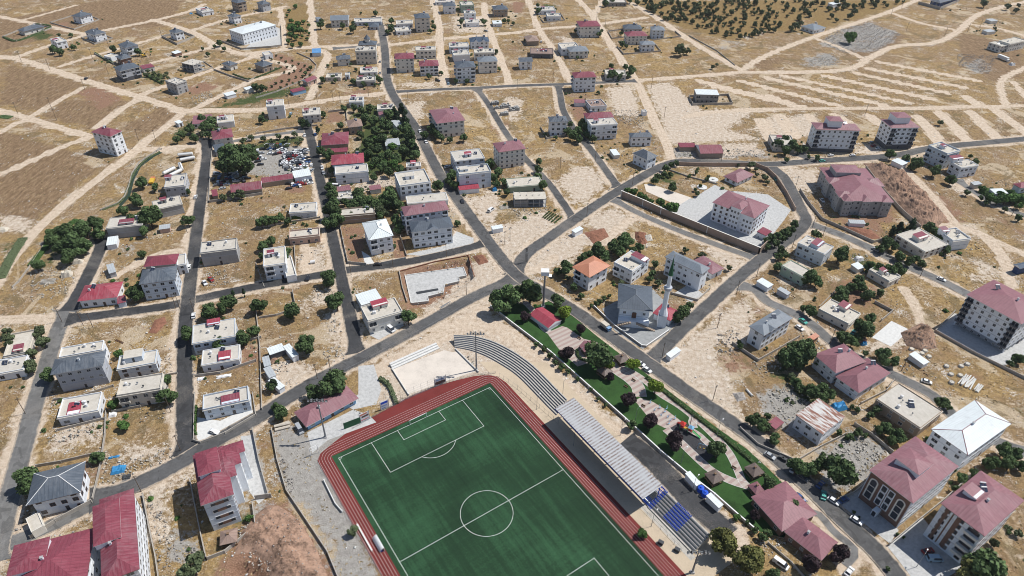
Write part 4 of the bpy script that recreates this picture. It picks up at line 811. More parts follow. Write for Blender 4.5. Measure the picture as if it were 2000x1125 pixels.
# centre left
B(HS,"maroon hip roof behind the white box-fronted house on the middle street",(647,323),(711,315),(652,303),8,'hip:red','lightblue',nf=0)
B(AB,"white box-fronted house with flat terrace, below the maroon hip roof on the middle street",(655,341.5),(719,335.5),(656,327),-361,'flat','white',nf=2,nopent=1,lm="the box-fronted white house")
B(AB,"white and blue three-storey block with crisp flat parapet roof, centre left",(781,365.5),(841,357),(772,340),-392,'flat','white',base='lightblue',regular=1,pent=[(.42,.55,5,4,2.2,'flat')],parapet=.9,lm="the crisp flat-roofed block")
B(HS,"small white house with red stair head behind the crisp flat-roofed block",(794,328),(822,326),(793,320),-335,'flat','white',pent=[(.5,.6,3,3,2,'red')])
B(HS,"low cracked pale flat roof squeezed between the crisp block and the maroon twin block",(796,399),(875,391),(796,384),3.2,'flat','white',nopent=1)
B(AB,"maroon-roofed four-storey block, rear of the pair beside the main junction road",(790,423),(877.5,410),(786,404),12.4,'hip:pink','white',bal='fl',lm="the rear maroon block of the pair",noband=1)
B(AB,"slate-roofed white block, front of the pair beside the main junction road",(804,454.5),(886,443.5),(800,433),-487,'hip:slate','white',bal='rl',rail='wall_dark',cross=[.5],crossw=.3,lm="the front slate block of the pair")
B(AB,"white block with bright white metal hip roof and red earth yard",(720,470),(769,461),(711,434.5),-501,'hip:whitemetal','white',bal='f',caps='metal_grey',lm="the white-metal-roofed block",heat=0)
B(CN,"white site cabin standing alone in the dry plot beside the main road",(962.5,449),(982,443.5),(960.5,443),2.7,'tin:whitemetal','white',win='-')
B(HS,"ivy-fronted flat-roofed house beside the middle street",(565,417),(617,413.5),(568,400),-428,'flat','white',nf=0,nopent=1,lm="the ivy-fronted house")
B(HS,"long low pink-walled house with pale flat roof beside the middle street",(565,467),(624,460.5),(563,453),-479,'flat','pink',regular=1,nopent=1,lm="the long pink-walled house")
B(HS,"low tan-walled house with flat roof above the red earth yard",(666,424),(732.5,418),(665,410),-438,'flat','tan',nf=0,nopent=1,lm="the low tan-walled house")
B(HS,"modern white box house with side terrace near the middle crossroads",(515,521.5),(558,515.5),(513,488),-549,'flat','white',parapet=.5,bal='f',lm="the modern white box house")
B(SH,"low white side terrace attached right of the modern white box house",(560,543),(579,539),(559,504),3,'flat','white',win='-',cat='terrace')
B(HS,"white flat-roofed block with maroon side awning, rear of the pair right of the main road",(889,316),(945,307),(883,297),8.4,'flat','lightblue',pent=[(.5,.4,4,3,2,'red')])
B(AB,"pale blue-white block with maroon awning, front of the pair right of the main road",(897,343),(957,333),(894,328),-372,'flat','lightblue',nf=2,lm="the pale block right of the main road",pent=[(.2,.6,5,4,1.4,'flat')])
B(SH,"maroon awning shed at the foot of the pale block right of the main road",(897,372),(936,366),(896,362),3,'tin:red','white',win='-')
B(AB,"cream four-storey block with maroon roof beside the narrow forked road",(974,298),(1028,291),(962,279.5),-331,'hip:pink','cream',bal='r',regular=1,lm="the cream block on the forked road")
B(SH,"small maroon-roofed hut above the garden thicket",(660,374.5),(686,370.5),(659,366),3,'tin:pink','white')
B(SH,"tiny maroon-roofed hut between garden thicket and vacant plot",(723,372),(745,368),(722,364),2.8,'tin:pink','white',win='-')
B(HS,"pale low flat house under the garden thicket beside the middle street",(655,389),(688,387),(656,378),3.2,'flat','white',nopent=1)
B(HS,"flat-roofed house with vine and green trim beside the narrow forked road",(994,366.5),(1057,356),(993,350),-377,'flat','green',nf=2,nopent=1,lm="the vine-topped house")
B(UN,"bare concrete frame under construction beside the narrow forked road",(1004,390),(1066,385),(1006,376),-405,'frame','block',lm="the bare concrete frame")
B(VI,"white villa with slate pyramid roof and white ridge lines at the road corner",(1265,313.5),(1285,305),(1231,301),-333,'hip:slate','white',caps='white_paint',rise=3.2,heat=0,nochim=1,lm="the white-ridged pyramid villa")
B(SH,"cream tarpaulin tent shed in the plot left of the white-ridged pyramid villa",(1199,304),(1211,302),(1193,293),2.6,'tin:whitemetal','cream',win='-')
B(SH,"maroon-roofed tin workshop among scrap piles above the school road",(1368,300.5),(1413,300),(1362,283),3.6,'gable:maroon','tan',gable='x',win='-',over=.3,lm="the tin workshop among scrap")
B(SH,"smaller maroon-roofed shed left of the tin workshop among scrap",(1328,288),(1359,286),(1326,280),3,'tin:maroon','tan',win='-')
B("school","small square kindergarten with maroon hip roof in the walled school grounds",(1440,357.5),(1474,341.5),(1413.5,344),-366,'hip:pink','white',rise=2.6,over=1.0,regular=1,heat=0,nochim=1,lm="the maroon-roofed kindergarten")
sc_=B("school","large white four-storey school with maroon hip roof and dormer bay",(1474,427.5),(1504,402),(1390.5,396),-462,'hip:rose','white',regular=1,win='b',skip=0,rise=3.2,attic=None,lm="the maroon-roofed school",nodoor=1,bal='')
B(SH,"maroon canopy roof at the side entrance of the maroon-roofed school",(1496,461),(1508,452),(1478,453),3,'tin:maroon','white',win='-',cat='canopy')
B(CN,"white office container with two small windows on the vacant plot",(1124,455.5),(1140,447),(1116,451),2.8,'tin:whitemetal','white',lm="the white office container",nf=1)
B(AB,"house with large orange tiled hip roof beside the main road",(1151,543),(1193,519.5),(1113.5,523.5),-572,'hip:orange','white',bal='lr',over=1.1,cross=None,lm="the orange-roofed house",nochim=1,heat=0)
B(HS,"modern white house with stepped flat terraces and maroon strip, right of the orange-roofed house",(1235,532),(1268,508),(1199,514.5),-555,'flat','white',pent=[(.75,.3,4,8,2.2,'maroon')],bal='l',lm="the stepped-terrace house")
B(AB,"grey-roofed four-storey block with dark vertical stair strip behind the mosque",(1371,537),(1387.5,524),(1297,503),-571,'hip:grey','white',noband=1,bal='r',heat=0,nochim=1,lm="the grey-roofed block behind the mosque")
B(HS,"low maroon-roofed house behind the grey-roofed block",(1391,536.5),(1410,522),(1357,508),-548,'hip:pink','white',rise=1.2,heat=0)
# right
cs_=B("unfinished_building","large maroon-roofed building under construction with grey scaffolded walls",(1647,392.5),(1746,395),(1599,327),-421,'hip:rose','concrete',rise=3.4,over=1.0,bal='f',rail='wall_concrete',attic=(.4,.78,15,10,4.4),heat=0,nochim=1,regular=1,lm="the maroon-roofed construction site",win='n')
B(AB,"white three-storey block with flat roof, upper half of a stepped pair on the right",(1850,302.5),(1878,297),(1810,286.5),-331,'flat','lightblue',bal='l',lm="the upper stepped flat block")
B(AB,"white block with dark glazed porch, lower half of the stepped pair on the right",(1877,328.5),(1911,323.5),(1857,317),-348,'flat','white',pent=[(.3,1.1,8,4,2.6,'maroon')],lm="the lower stepped flat block")
B(SH,"small pale hut beside the climbing plants at the right edge",(1903,362),(1919,359.5),(1894,357),2.8,'tin:tin','beige',win='-')
B(SH,"white canopy roof standing in the green climbing plants at the right edge",(1944,379),(1965,375),(1936,370),3.2,'tin:whitemetal','white',win='-')
B(HS,"maroon-roofed house corner cut by the right edge above the dry field",(1993,368),(2020,360),(1979,359),4,'hip:maroon','white')
B(CN,"white container with blue tarpaulin heap at the top of the excavated slope",(1762,323.5),(1772,317.5),(1742,314),2.8,'tin:whitemetal','white',win='-',lm="the container with blue tarpaulin")
B(CN,"grey-white long container inside the construction site's fore-yard",(1660,436.5),(1689,435),(1658,430),-443,'tin:tin','white',win='-',lm="the construction site container")
B(HS,"white three-storey house with grey stained side, flat roof and maroon stair head",(1610,497.5),(1631,484),(1556,477.5),-520,'flat','lightblue',pent=[(.5,.45,7,4,2,'maroon')],lm="the grey-stained flat house")
B(HS,"low flat-roofed house with green trim under a leafy tree, below the grey-stained flat house",(1570,543),(1583,530),(1532,517),-559,'flat','green',nopent=1,lm="the green-trimmed low house")
B(HS,"wide flat-roofed house with maroon stair head and brown pillars beside the cypresses",(1806,492.5),(1851,477.5),(1750,459.5),-507,'flat','cream',pent=[(.45,.55,7,4.5,2.4,'maroon')],win='b',lm="the wide flat house by the cypresses")
B(HS,"white flat-roofed house with pink stair head right of the wide flat house",(1861,472.5),(1891,465),(1837,451),-490,'flat','white',pent=[(.1,.8,4,4,2.4,'pink')],nf=0,lm="the pink-stair-head house")
B(HS,"low rambling pale flat-roofed house half under trees beside the right street",(1736,551.5),(1758,541),(1698,528),3.6,'flat','cream',lm="the rambling low house")
B(SH,"long cream hut in dry grass below the white plastic heap",(1676,527),(1686,520),(1664,517),2.6,'tin:whitemetal','cream',win='-')
B("barn","dark navy-roofed barn cut by the right edge",(1992,526),(2012,517),(1980,517),4,'gable:navy','navy',win='-')
B(CN,"grey metal container in dry grass, lower of two left of the green-trimmed low house",(1538,577),(1545,572),(1517,566),2.7,'tin:tin','grey',win='-')
B(CN,"white container in dry grass, upper of two left of the green-trimmed low house",(1500,563),(1511,556),(1479,549),2.7,'tin:whitemetal','white',win='-')
# lower left
B(HS,"flat pale house with maroon stair head among trees at the left edge",(8,699),(55,690),(33,653),3.6,'flat','beige',pent=[(.6,.2,3.5,3.5,1.6,'maroon')],lm="the flat house at the left edge")
B(HS,"flat beige house cut by the left edge, below its neighbour with the maroon stair head",(-14,734),(46,723),(-5,706),-746,'flat','white',nopent=1,lm="the lowest house at the left edge")
B(AB,"three-storey block with large slate hip roof over panelled grey walls, lower left",(98,733),(202,714),(108,702),-770,'hip:slate','grey',regular=1,over=1.1,base='grey',lm="the big slate-roofed block",heat=0,noband=0)
B(HS,"flat pale rear roof with parapet attached behind the big slate-roofed block",(116,700),(200,685),(118,682),7.5,'flat','white',nf=0,nopent=1)
B(AB,"white house with large white stair head, right of the big slate-roofed block",(229,723.5),(304,710),(234,697.5),-741,'flat','lightblue',pent=[(.42,.68,7,5,2.6,'flat')],win='b',parapet=.5,lm="the white-stair-head house")
B(HS,"beige flat-roofed house with brown porch, below the white-stair-head house",(229,775),(314,761),(238,744),-799,'flat','beige',nopent=1,bal='f',lm="the beige flat house")
B(HS,"white bungalow with bright maroon roof patch below the big slate-roofed block",(113,818),(192,803),(120,782),-832,'flat','white',pent=[(.38,.35,4.2,6,.5,'red')],lm="the bungalow with a maroon patch")
B(HS,"wide flat-roofed house with small red roofs at its back, right of the lower left street",(376,672.5),(460,656.5),(377.5,637.5),-694,'flat','lightblue',pent=[(.5,.9,5,3,1.4,'red')],lm="the wide flat house with red rear roofs")
B(HS,"flat-roofed house with red square patch and rafters, below the wide flat house",(394,714.5),(467,702),(399,685.5),-728,'flat','white',pent=[(.62,.3,4.5,4.5,1.2,'red')],lm="the flat house with a red patch")
B(HS,"blue-grey bungalow with flat roof and maroon strip in a paved walled yard",(397,802.5),(486,790),(393,776),-821,'flat','lightblue',pent=[(.6,.35,6.5,4,.6,'maroon')],regular=1,lm="the bungalow in the paved yard")
B("villa","large slate villa with bright white ridge lines, lower left",(51,988.5),(158,962),(67,925),-1017,'hip:slate','white',caps='white_paint',rise=3.2,over=1.2,cross=None,heat=0,win='b',bal='',lm="the white-ridged slate villa",nochim=1)
B(SH,"low beige garden pavilion wall-house below the white-ridged slate villa",(62,1041),(87,1030),(45,1018),3,'flat','cream',win='-',cat='garage',nopent=1)
tb_=B(AB,"tall pale blue block with bright maroon hip roof and brown window bands",(392,989),(457,966),(371,892),-1042,'hip:maroon','lightblue',attic=(.45,.68,6.5,10,2.8),win='b',rise=2.2,nf=0,lm="the tall maroon-roofed block",heat=0)
B(AB,"long apartment block with long maroon roof and white window side, bottom left",(198,1140),(273,1112),(183,980),15,'hip:maroon','white',attic=(.22,.62,7,15,2.6),rise=2.4,regular=1,lm="the long maroon block",heat=0)
B(AB,"apartment block with sprawling stepped maroon roof in the bottom-left corner",(8,1190),(168,1146),(20,1073),15,'hip:maroon','white',rise=3.0,attic=(.2,.7,9,10,2.4),lm="the corner maroon block",heat=0,cross=None)
# centre bottom
B(HS,"beige multi-level house with maroon stair head and curved balcony at the street corner",(719,628.5),(783,605),(710,600),-652,'flat','cream',pent=[(.5,.75,7,3.6,2.2,'red')],bal='f',lm="the curved-balcony house")
B(SH,"white metal-roofed double shed behind the curved-balcony house",(706,597),(745,582),(697,576),3.6,'tin:whitemetal','white',win='-')
B("clubhouse","long blue-walled clubhouse with maroon hip roof beside the running track",(598,835),(701,778.5),(575,805),-845,'hip:rose','blue',over=1.0,rise=2.0,regular=1,heat=0,lm="the blue clubhouse")
B(SH,"open-fronted shed with white roof in the chalky yard",(527,694),(556,682),(523,681),3,'tin:whitemetal','dark',win='-')
B(SH,"white cabin shed with flat roof right of the open-fronted shed",(571,699),(583,692),(557,676),3,'tin:whitemetal','white',win='-',lm="the white cabin shed")
B(SH,"pale grey tin shed, topmost of three joined in a curve",(516,717),(530,714),(509,700),2.6,'tin:tin','white',win='-',group="joined tin sheds")
B(SH,"pale grey tin shed, middle one of three joined in a curve",(526,739),(540,733),(517,720),2.6,'tin:tin','white',win='-',group="joined tin sheds")
B(SH,"white tin shed, lowest of three joined in a curve",(545,762),(555,753),(531,741),2.6,'tin:whitemetal','white',win='-',group="joined tin sheds")
B("kiosk","crimson gable-roofed park pavilion with white glazed walls",(1071,641.5),(1097.5,626),(1038.5,612),-649,'gable:red','white',gable='y',over=.4,win='-',cat='pavilion',rise=1.5,lm="the crimson park pavilion")
B(SH,"small maroon ablution house beside the minaret",(1309,627.5),(1324,607),(1276,610),3.6,'hip:red','white',rise=2.0,lm="the ablution house")
B(CN,"white box container beside the street corner opposite the mosque",(1310,699.5),(1332.5,686),(1299.5,693.5),-707.5,'tin:whitemetal','white',win='-',lm="the corner container")
B(VI,"white villa with slate roof and garden wall right of the red earth plot",(1492,657),(1556,626),(1460,639),-687,'hip:grey','white',regular=1,lm="the slate villa by the red earth plot",cross=[.3],crossw=.25)
B(HS,"cream flat-roofed house with maroon stair head beside the right street",(1657,634.5),(1685,616.5),(1596,608),-646,'flat','cream',pent=[(.88,.5,5,4,1.8,'maroon')],parapet=.6,lm="the cream flat house on the right street")
B(CN,"orange shipping container beside the right street",(1584,667.5),(1601,656.5),(1575,662),-674,'tin:orange','brown',win='-',lm="the orange container")
B(AB,"maroon-roofed house, left of two joined under faded pink-maroon roofs",(1632,729.5),(1683,700),(1595,691),6.8,'hip:rose','white',heat=1,rise=2.8,lm="the left faded maroon house")
B(AB,"maroon-roofed house, right of two joined under faded pink-maroon roofs",(1677,768.5),(1740,729),(1633,735),-785,'hip:rose','white',heat=1,rise=3.0,lm="the right faded maroon house",cross=None)
B(HS,"large beige flat roof with maroon side wall below the faded maroon houses",(1797,837.5),(1840,804),(1707,783),5,'flat','tan',heat=2,nopent=1,parapet=.35,lm="the large beige flat roof")
B(HS,"two-storey house under a rust-streaked patchwork tin roof",(1607,849),(1659,820),(1550,815),-872,'tin:rusty','white',lm="the rusty patchwork-roofed house")
B(SH,"low rust-red tin shed left of the patchwork-roofed house",(1515,839),(1536,829),(1497,829.5),3,'tin:maroon','tan',win='-')
B(CN,"long white container with dark doorways beside the concrete rings",(1804,713),(1815.5,707),(1775,693),-721,'tin:whitemetal','white',win='-',lm="the white container by the concrete rings")
B(AB,"five-storey pale block with pink roof and long balconies at the right edge",(1995,634),(2040,597),(1892,573.5),-692,'hip:rose','white',stilt=1,bal='l',rail='wall_dark',regular=1,rise=2.6,over=.6,lm="the pink-roofed block at the right edge",attic=None)
B(AB,"block with dazzling white metal hip roof in the lower right",(1890,890),(1976,828),(1814,841),11,'hip:whitemetal','white',caps='roof_maroon',rise=2.4,over=.6,heat=0,lm="the dazzling white-roofed block")
p1=B(AB,"four-storey block with maroon roof and tall arched brown facade, lower right",(1783,984.5),(1873,911.5),(1694,921),-1035,'hip:rose','white',arch='l',attic=(.45,.55,8,8,4.0),rise=2.8,over=.5,heat=0,regular=1,lm="the arched-facade block")
p2=B(AB,"five-storey block with pink roof and brown window columns, bottom-right corner",(1923,1048.5),(2001,978),(1835,985),-1108,'hip:rose','white',regular=1,bal='',rise=2.4,over=.5,heat=2,pent=[(.45,.75,5,4,1.5,'pink')],win='b',lm="the brown-columned block")
B("kiosk","upper pink-roofed tea house hall beside the park's lower end",(1527,1039),(1581,991),(1481,966),3.8,'hip:rose','brown',rise=2.4,over=.6,heat=0,nochim=1,cat='tea house',lm="the upper tea house hall")
B("kiosk","lower pink-roofed tea house hall beside the bottom-right street",(1604,1096),(1637,1060),(1530,1040),3.8,'hip:rose','brown',rise=2.2,over=.6,heat=0,cat='tea house',lm="the lower tea house hall")
for a in((0.0,.16),(.38,.56),(.80,1.0)):wing(cs_,'f',*a,1.3,6,0,"rose","concrete",1.8,2)
for a in((.08,.26),(.5,.68)):wing(cs_,'l',*a,1.6,7,0,"rose","concrete",2.0,2)
wing(cs_,'r',.45,.7,3,8,0,"rose","concrete",2.2)
wing(sc_,'l',.32,.56,.7,9,2.3,"rose","white",1.6,3);wing(sc_,'l',.0,.25,.35,6,.02,"rose","white",1.9,3)
wing(tb_,'r',.34,1.0,2.4,3,-.05,"maroon","white",1.2,4);wing(tb_,'r',.56,1.0,4.6,3,-.1,"maroon","white",1.2,3);wing(tb_,'r',.78,1.0,6.6,3,-.15,"maroon","white",1.2,2)
# ---- arched front of the lower-right block (left side of its plan)
def side_frame(o,s):
 """maps (along, height, out) on side s to the local frame of building o"""
 if s=='l':return lambda a,z,q:(o['x0']-q,o['y1']-a,z),o['y1']-o['y0']
 if s=='f':return lambda a,z,q:(o['x0']+a,o['y0']-q,z),o['x1']-o['x0']
 return lambda a,z,q:(o['x1']+q,o['y0']+a,z),o['y1']-o['y0']
def panel(m,fr,a0,a1,z0,z1,q,mat,back=0.0):
 P=[fr(a0,z0,q),fr(a1,z0,q),fr(a1,z1,q),fr(a0,z1,q)];m.face(P,mat)
 Q=[fr(a0,z0,back),fr(a1,z0,back),fr(a1,z1,back),fr(a0,z1,back)]
 for i in range(4):j=(i+1)%4;m.face([Q[i],Q[j],P[j],P[i]],mat)
def arch_pts(c,w_,z0,zs,n_=10):
 return[(c-w_/2,z0),(c+w_/2,z0)]+[(c+w_/2*math.cos(t),zs+w_/2*math.sin(t))for t in[math.pi*i/n_ for i in range(n_+1)]]
fr,L=side_frame(tb_,'f');H1=tb_['H']
for k in range(4):
 z=1.6+k*H1/4.3;m=MB();panel(m,fr,L*.2,L*.86,z,z+1.7,.08,"white_paint",.003);wo=m.build("window_band",tb_['t']);m=MB();panel(m,fr,L*.22,L*.84,z+.25,z+1.45,.12,"pane",.08);panel(m,fr,L*.38,L*.68,z+.2,z+1.5,.16,"wall_brown",.12);m.build("pane",wo)
fr,L=side_frame(p1,'l');H1=p1['H']
bk=MB();panel(bk,fr,0.3,L*.33,0,H1-.4,.12,"wall_brown");panel(bk,fr,L*.67,L-.3,0,H1-.4,.12,"wall_brown");panel(bk,fr,L*.33+.01,L*.67-.01,0,H1-.4,.10,"wall_brown");bk.build("brick_cladding",p1['t'])
for c in(L*.17,L*.83):
 am=MB();pts=arch_pts(c,L*.2,2.6,H1-3.4);am.face([fr(a,z,.30)for a,z in pts],"wall_cream")
 for i in range(len(pts)):j=(i+1)%len(pts);am.face([fr(*pts[i],.1),fr(*pts[j],.1),fr(*pts[j],.30),fr(*pts[i],.30)],"wall_cream")
 fm=am.build("window",p1['t'])
 gm=MB();pts=arch_pts(c,L*.2-1.0,3.0,H1-3.4);gm.face([fr(a,z,.34)for a,z in pts],"glass")
 for i in range(len(pts)):j=(i+1)%len(pts);gm.face([fr(*pts[i],.29),fr(*pts[j],.29),fr(*pts[j],.34),fr(*pts[i],.34)],"frame_brown")
 for zz in(6.0,9.0):panel(gm,fr,c-L*.1+.5,c+L*.1-.5,zz,zz+.3,.37,"wall_cream",.3)
 gm.build("pane",fm)
for c in(L*.415,L*.585):
 for k in range(3):
  z0=3.2+k*(H1-4.4)/3;wm_=MB();panel(wm_,fr,c-L*.075,c+L*.075,z0,z0+(H1-4.4)/3-.25,.28,"wall_white",.1);wo=wm_.build("window",p1['t'])
  gm=MB();panel(gm,fr,c-L*.075+.35,c+L*.075-.35,z0+.35,z0+(H1-4.4)/3-.6,.32,"glass",.2);gm.build("pane",wo)
em=MB();panel(em,fr,L*.44,L*.56,0,2.6,2.6,"wall_white",.1);eo=em.build("entrance_porch",p1['t'])
dm=MB();panel(dm,fr,L*.46,L*.54,.05,2.2,2.66,"glass",2.5);dm.build("door",eo)
# ---- brown window columns of the bottom-right block
fr,L=side_frame(p2,'l');H1=p2['H']
for c,wd in((.16,.07),(.44,.10),(.30,.03)):
 cm=MB();panel(cm,fr,L*(c-wd/2),L*(c+wd/2),1.2,H1-.6,.11,"wall_brown");cm.build("brown_cladding",p2['t'])
for k in range(1,5):
 z=k*H1/5
 bm=MB();panel(bm,fr,L*.66,L*.97,z-.1,z+.95,1.2,"wall_cream");bm.build("balcony",p2['t'])
 bm=MB();panel(bm,fr,L*.68,L*.95,z+1.0,z+2.6,.06,"glass");bm.build("window",p2['t'])
 # stadium: pitch frame (x along the goal line, y down the touch line)
PX,PY,PYAW=-7.298,141.791,0.605407
def S(a,b):
 c,s=math.cos(PYAW),math.sin(PYAW);return(PX+a*c+b*s,PY+a*s-b*c)
def sheet(name,pts,z,mat,world=True,kind="structure",label=None):
 P=list(pts)if world else gp(pts)
 ar=sum(P[i][0]*P[(i+1)%len(P)][1]-P[(i+1)%len(P)][0]*P[i][1]for i in range(len(P)))
 if ar<0:P=P[::-1]
 m=MB();m.face([(x,y,z)for x,y in P],mat,uv=[(x,y)for x,y in P]);o=m.build(name);tag(o,label=label,kind=kind);occ_poly(P);return o
m,n,l,b=newmat("turf");g=NG(n,l)
mp=n.new("ShaderNodeMapping");mp.vector_type='POINT';mp.inputs["Rotation"].default_value=(0,0,-PYAW);ge=n.new("ShaderNodeNewGeometry");l.new(ge.outputs["Position"],mp.inputs["Vector"])
sp=n.new("ShaderNodeSeparateXYZ");l.new(mp.outputs[0],sp.inputs[0])
big=g.tex(0.022,3,0.5,dist=0.4);fin=g.tex(1.6,3,0.8)
mp2=n.new("ShaderNodeMapping");mp2.inputs["Scale"].default_value=(0.5,0.03,1);l.new(mp.outputs[0],mp2.inputs["Vector"]);st=g.tex(1.0,3,0.6,src=mp2.outputs[0])
mp3=n.new("ShaderNodeMapping");mp3.inputs["Scale"].default_value=(0.03,0.5,1);l.new(mp.outputs[0],mp3.inputs["Vector"]);st2=g.tex(1.0,3,0.6,src=mp3.outputs[0])
seam=g.math('LESS_THAN',g.math('FRACT',g.math('MULTIPLY',sp.outputs[1],0.25)),0.03)
f=g.math('ADD',g.math('MULTIPLY',big,0.52),g.math('ADD',g.math('MULTIPLY',fin,0.16),g.math('ADD',g.math('MULTIPLY',st,0.22),g.math('MULTIPLY',st2,0.10))))
col=g.ramp(f,[(0.40,(0.007,0.026,0.011)),(0.5,(0.013,0.044,0.018)),(0.62,(0.032,0.100,0.044))])
l.new(g.mix(g.math('MULTIPLY',seam,0.22),col,(0.010,0.035,0.018)),b.inputs["Base Color"]);b.inputs["Roughness"].default_value=0.85
plain("track_red",(0.165,0.030,0.027),0.9,var=0.12,scale=0.12,fine=1.2)
plain("dust_beige",(0.50,0.41,0.30),0.95,var=0.1,scale=0.15,fine=1.5);plain("park_lawn",(0.030,0.076,0.019),0.95,var=0.32,scale=0.16,fine=2.5);plain("terrace",(0.43,0.405,0.36),0.9,var=0.2,scale=0.6,fine=3)
sheet("court_yard",[S(*p)for p in[(38,-66),(62,-50),(59.8,60),(39,60)]],0.03,"dust_beige")
sheet("running_track",[S(*p)for p in[(-40.4,70),(-40.4,-53.5),(-38.5,-56),(-32,-58.3),(-25,-60.4),(-15,-62),(-4,-63.3),(3,-64),(12,-63.6),(22,-62),(31,-59.8),(37,-57),(39.6,-54),(40.7,-49),(41,70)]],0.05,"track_red")
sheet("turf",[S(*p)for p in[(-35.3,70),(-35.3,-52.5),(34.9,-52.5),(34.9,70)]],0.06,"turf")
def line_mb(m,pts,wd,z,closed=False,mat="line_white"):
 P=[Vector(S(*p))for p in pts];n_=len(P)
 N=[]
 for i in range(n_):
  a=P[i-1]if(i or closed)else P[i];c=P[(i+1)%n_]if(i<n_-1 or closed)else P[i]
  d1=(P[i]-a).normalized()if(P[i]-a).length>1e-6 else(c-P[i]).normalized();d2=(c-P[i]).normalized()if(c-P[i]).length>1e-6 else d1
  t=(d1+d2).normalized();nn=Vector((-t.y,t.x));k=1/max(0.5,t.dot(d1));N.append(nn*wd/2*k)
 for i in range(n_ if closed else n_-1):
  j=(i+1)%n_;a,b_,c,d=P[i]-N[i],P[j]-N[j],P[j]+N[j],P[i]+N[i];m.face([(*a,z),(*b_,z),(*c,z),(*d,z)],mat)
W2,L2=33.4,50.34
zl=[0.068]
def pm(pts,closed=False,wd=0.17):
 m=MB();line_mb(m,pts,wd,zl[0],closed);zl[0]+=0.003;return m
lm_=MB();lo=[]
for pts,cl in[([(-W2,-L2),(W2,-L2),(W2,L2),(-W2,L2)],True),([(-W2,0),(W2,0)],False),([(-20.16,-L2),(-20.16,-L2+16.5),(20.16,-L2+16.5),(20.16,-L2)],False),([(-9.16,-L2),(-9.16,-L2+5.5),(9.16,-L2+5.5),(9.16,-L2)],False),
([(20.16,L2),(20.16,L2-16.5),(-20.16,L2-16.5),(-20.16,L2)],False),([(9.15*math.cos(t),9.15*math.sin(t))for t in np.linspace(0,2*math.pi,65)[:-1]],True),
([(9.15*math.cos(t),-L2+11+9.15*math.sin(t))for t in np.linspace(math.asin(5.5/9.15),math.pi-math.asin(5.5/9.15),25)],False),
([(W2-math.cos(t),-L2+math.sin(t))for t in np.linspace(0,math.pi/2,8)],False),([(-W2+math.cos(t),-L2+math.sin(t))for t in np.linspace(0,math.pi/2,8)],False)]:
 line_mb(lm_,pts,0.15,zl[0],cl);zl[0]+=0.003
o=lm_.build("pitch_marking");tag(o,kind="structure")
tl=MB()
for k in range(5):
 q=36.1+k*0.98;ty=-53.2-k*1.08;r_=2.2+k*.8
 pts=[(-q,68)]+[(-q+r_-r_*math.cos(t),ty+r_-r_*math.sin(t))for t in np.linspace(0,math.pi/2,7)]+[(q-.6-r_+r_*math.sin(t),ty+r_-r_*math.cos(t))for t in np.linspace(0,math.pi/2,7)]+[(q-.6,68)]
 if k<5:line_mb(tl,pts,0.065,0.062+k*.003)
tag(tl.build("lane_marking"),kind="structure")
# goal
gt=empty("goal",(*S(0,-L2),0),PYAW);tag(gt,"white football goal frame with net on the far goal line","goal")
gm=MB()
for x in(-3.66,3.66):gm.tube((x,0,0),(x,0,2.44),.11,"white_paint")
gm.tube((-3.66,0,2.44),(3.66,0,2.44),.11,"white_paint");gm.build("goal_frame",gt)
gm=MB()
for x in np.linspace(-3.6,3.6,13):gm.tube((x,.05,2.4),(x,1.8,0.05),.015,"white_paint",3)
for t in np.linspace(0,1,6):gm.tube((-3.6,1.8*t,2.4-2.35*t),(3.6,1.8*t,2.4-2.35*t),.015,"white_paint",3)
gm.build("net",gt)
# ---- roofed grandstand on the right touch line
gs=empty("grandstand",(*S(53.5,0),0),PYAW);tag(gs,"roofed grandstand with rust-banded tin canopy and blue front beams","grandstand");LM.append((1185,880,"the roofed grandstand"))
def SL(a,b,z):return(a-53.5,-b,z)
hc=8.2
# canopy corners surveyed at canopy height
cc=[G(1081,797,hc),G(1120,778.5,hc+.8),G(1297,948,hc+.8),G(1256,973,hc)]
inv=lambda p:((p[0]-PX)*math.cos(PYAW)+(p[1]-PY)*math.sin(PYAW),(p[0]-PX)*math.sin(PYAW)-(p[1]-PY)*math.cos(PYAW))
ci=[inv(p)for p in cc];ca0=(ci[0][0]+ci[3][0])/2;ca1=(ci[1][0]+ci[2][0])/2;cb0=(ci[0][1]+ci[1][1])/2;cb1=(ci[2][1]+ci[3][1])/2
cm=MB();P=[SL(ca0,cb0,hc),SL(ca0,cb1,hc),SL(ca1,cb1,hc+.8),SL(ca1,cb0,hc+.8)]
uvq=[(0,0),(cb1-cb0,0),(cb1-cb0,ca1-ca0),(0,ca1-ca0)]
cm.face(P[::-1]if(Vector(P[1])-Vector(P[0])).cross(Vector(P[3])-Vector(P[0])).z<0 else P,"canopy_tin",uv=uvq[::-1]if(Vector(P[1])-Vector(P[0])).cross(Vector(P[3])-Vector(P[0])).z<0 else uvq)
Q=[Vector(p)-Vector((0,0,.14))for p in P]
for i in range(4):j=(i+1)%4;cm.face([Q[i],Q[j],P[j],P[i]],"metal_grey")
cm.face([tuple(q)for q in Q],"metal_dark");cm.build("roof",gs)
bm=MB()
for t in np.linspace(cb0+.3,cb1-.3,10):
 bm.tube(SL(ca0+.3,t,hc-.3),SL(ca1-.3,t,hc+.5),.14,"blue_paint",4)
bm.tube(SL(ca0+.2,cb0,hc-.35),SL(ca0+.2,cb1,hc-.35),.3,"blue_paint",4);bm.tube(SL(ca1-.4,cb0,hc+.3),SL(ca1-.4,cb1,hc+.3),.2,"blue_paint",4);bm.build("roof_beam",gs)
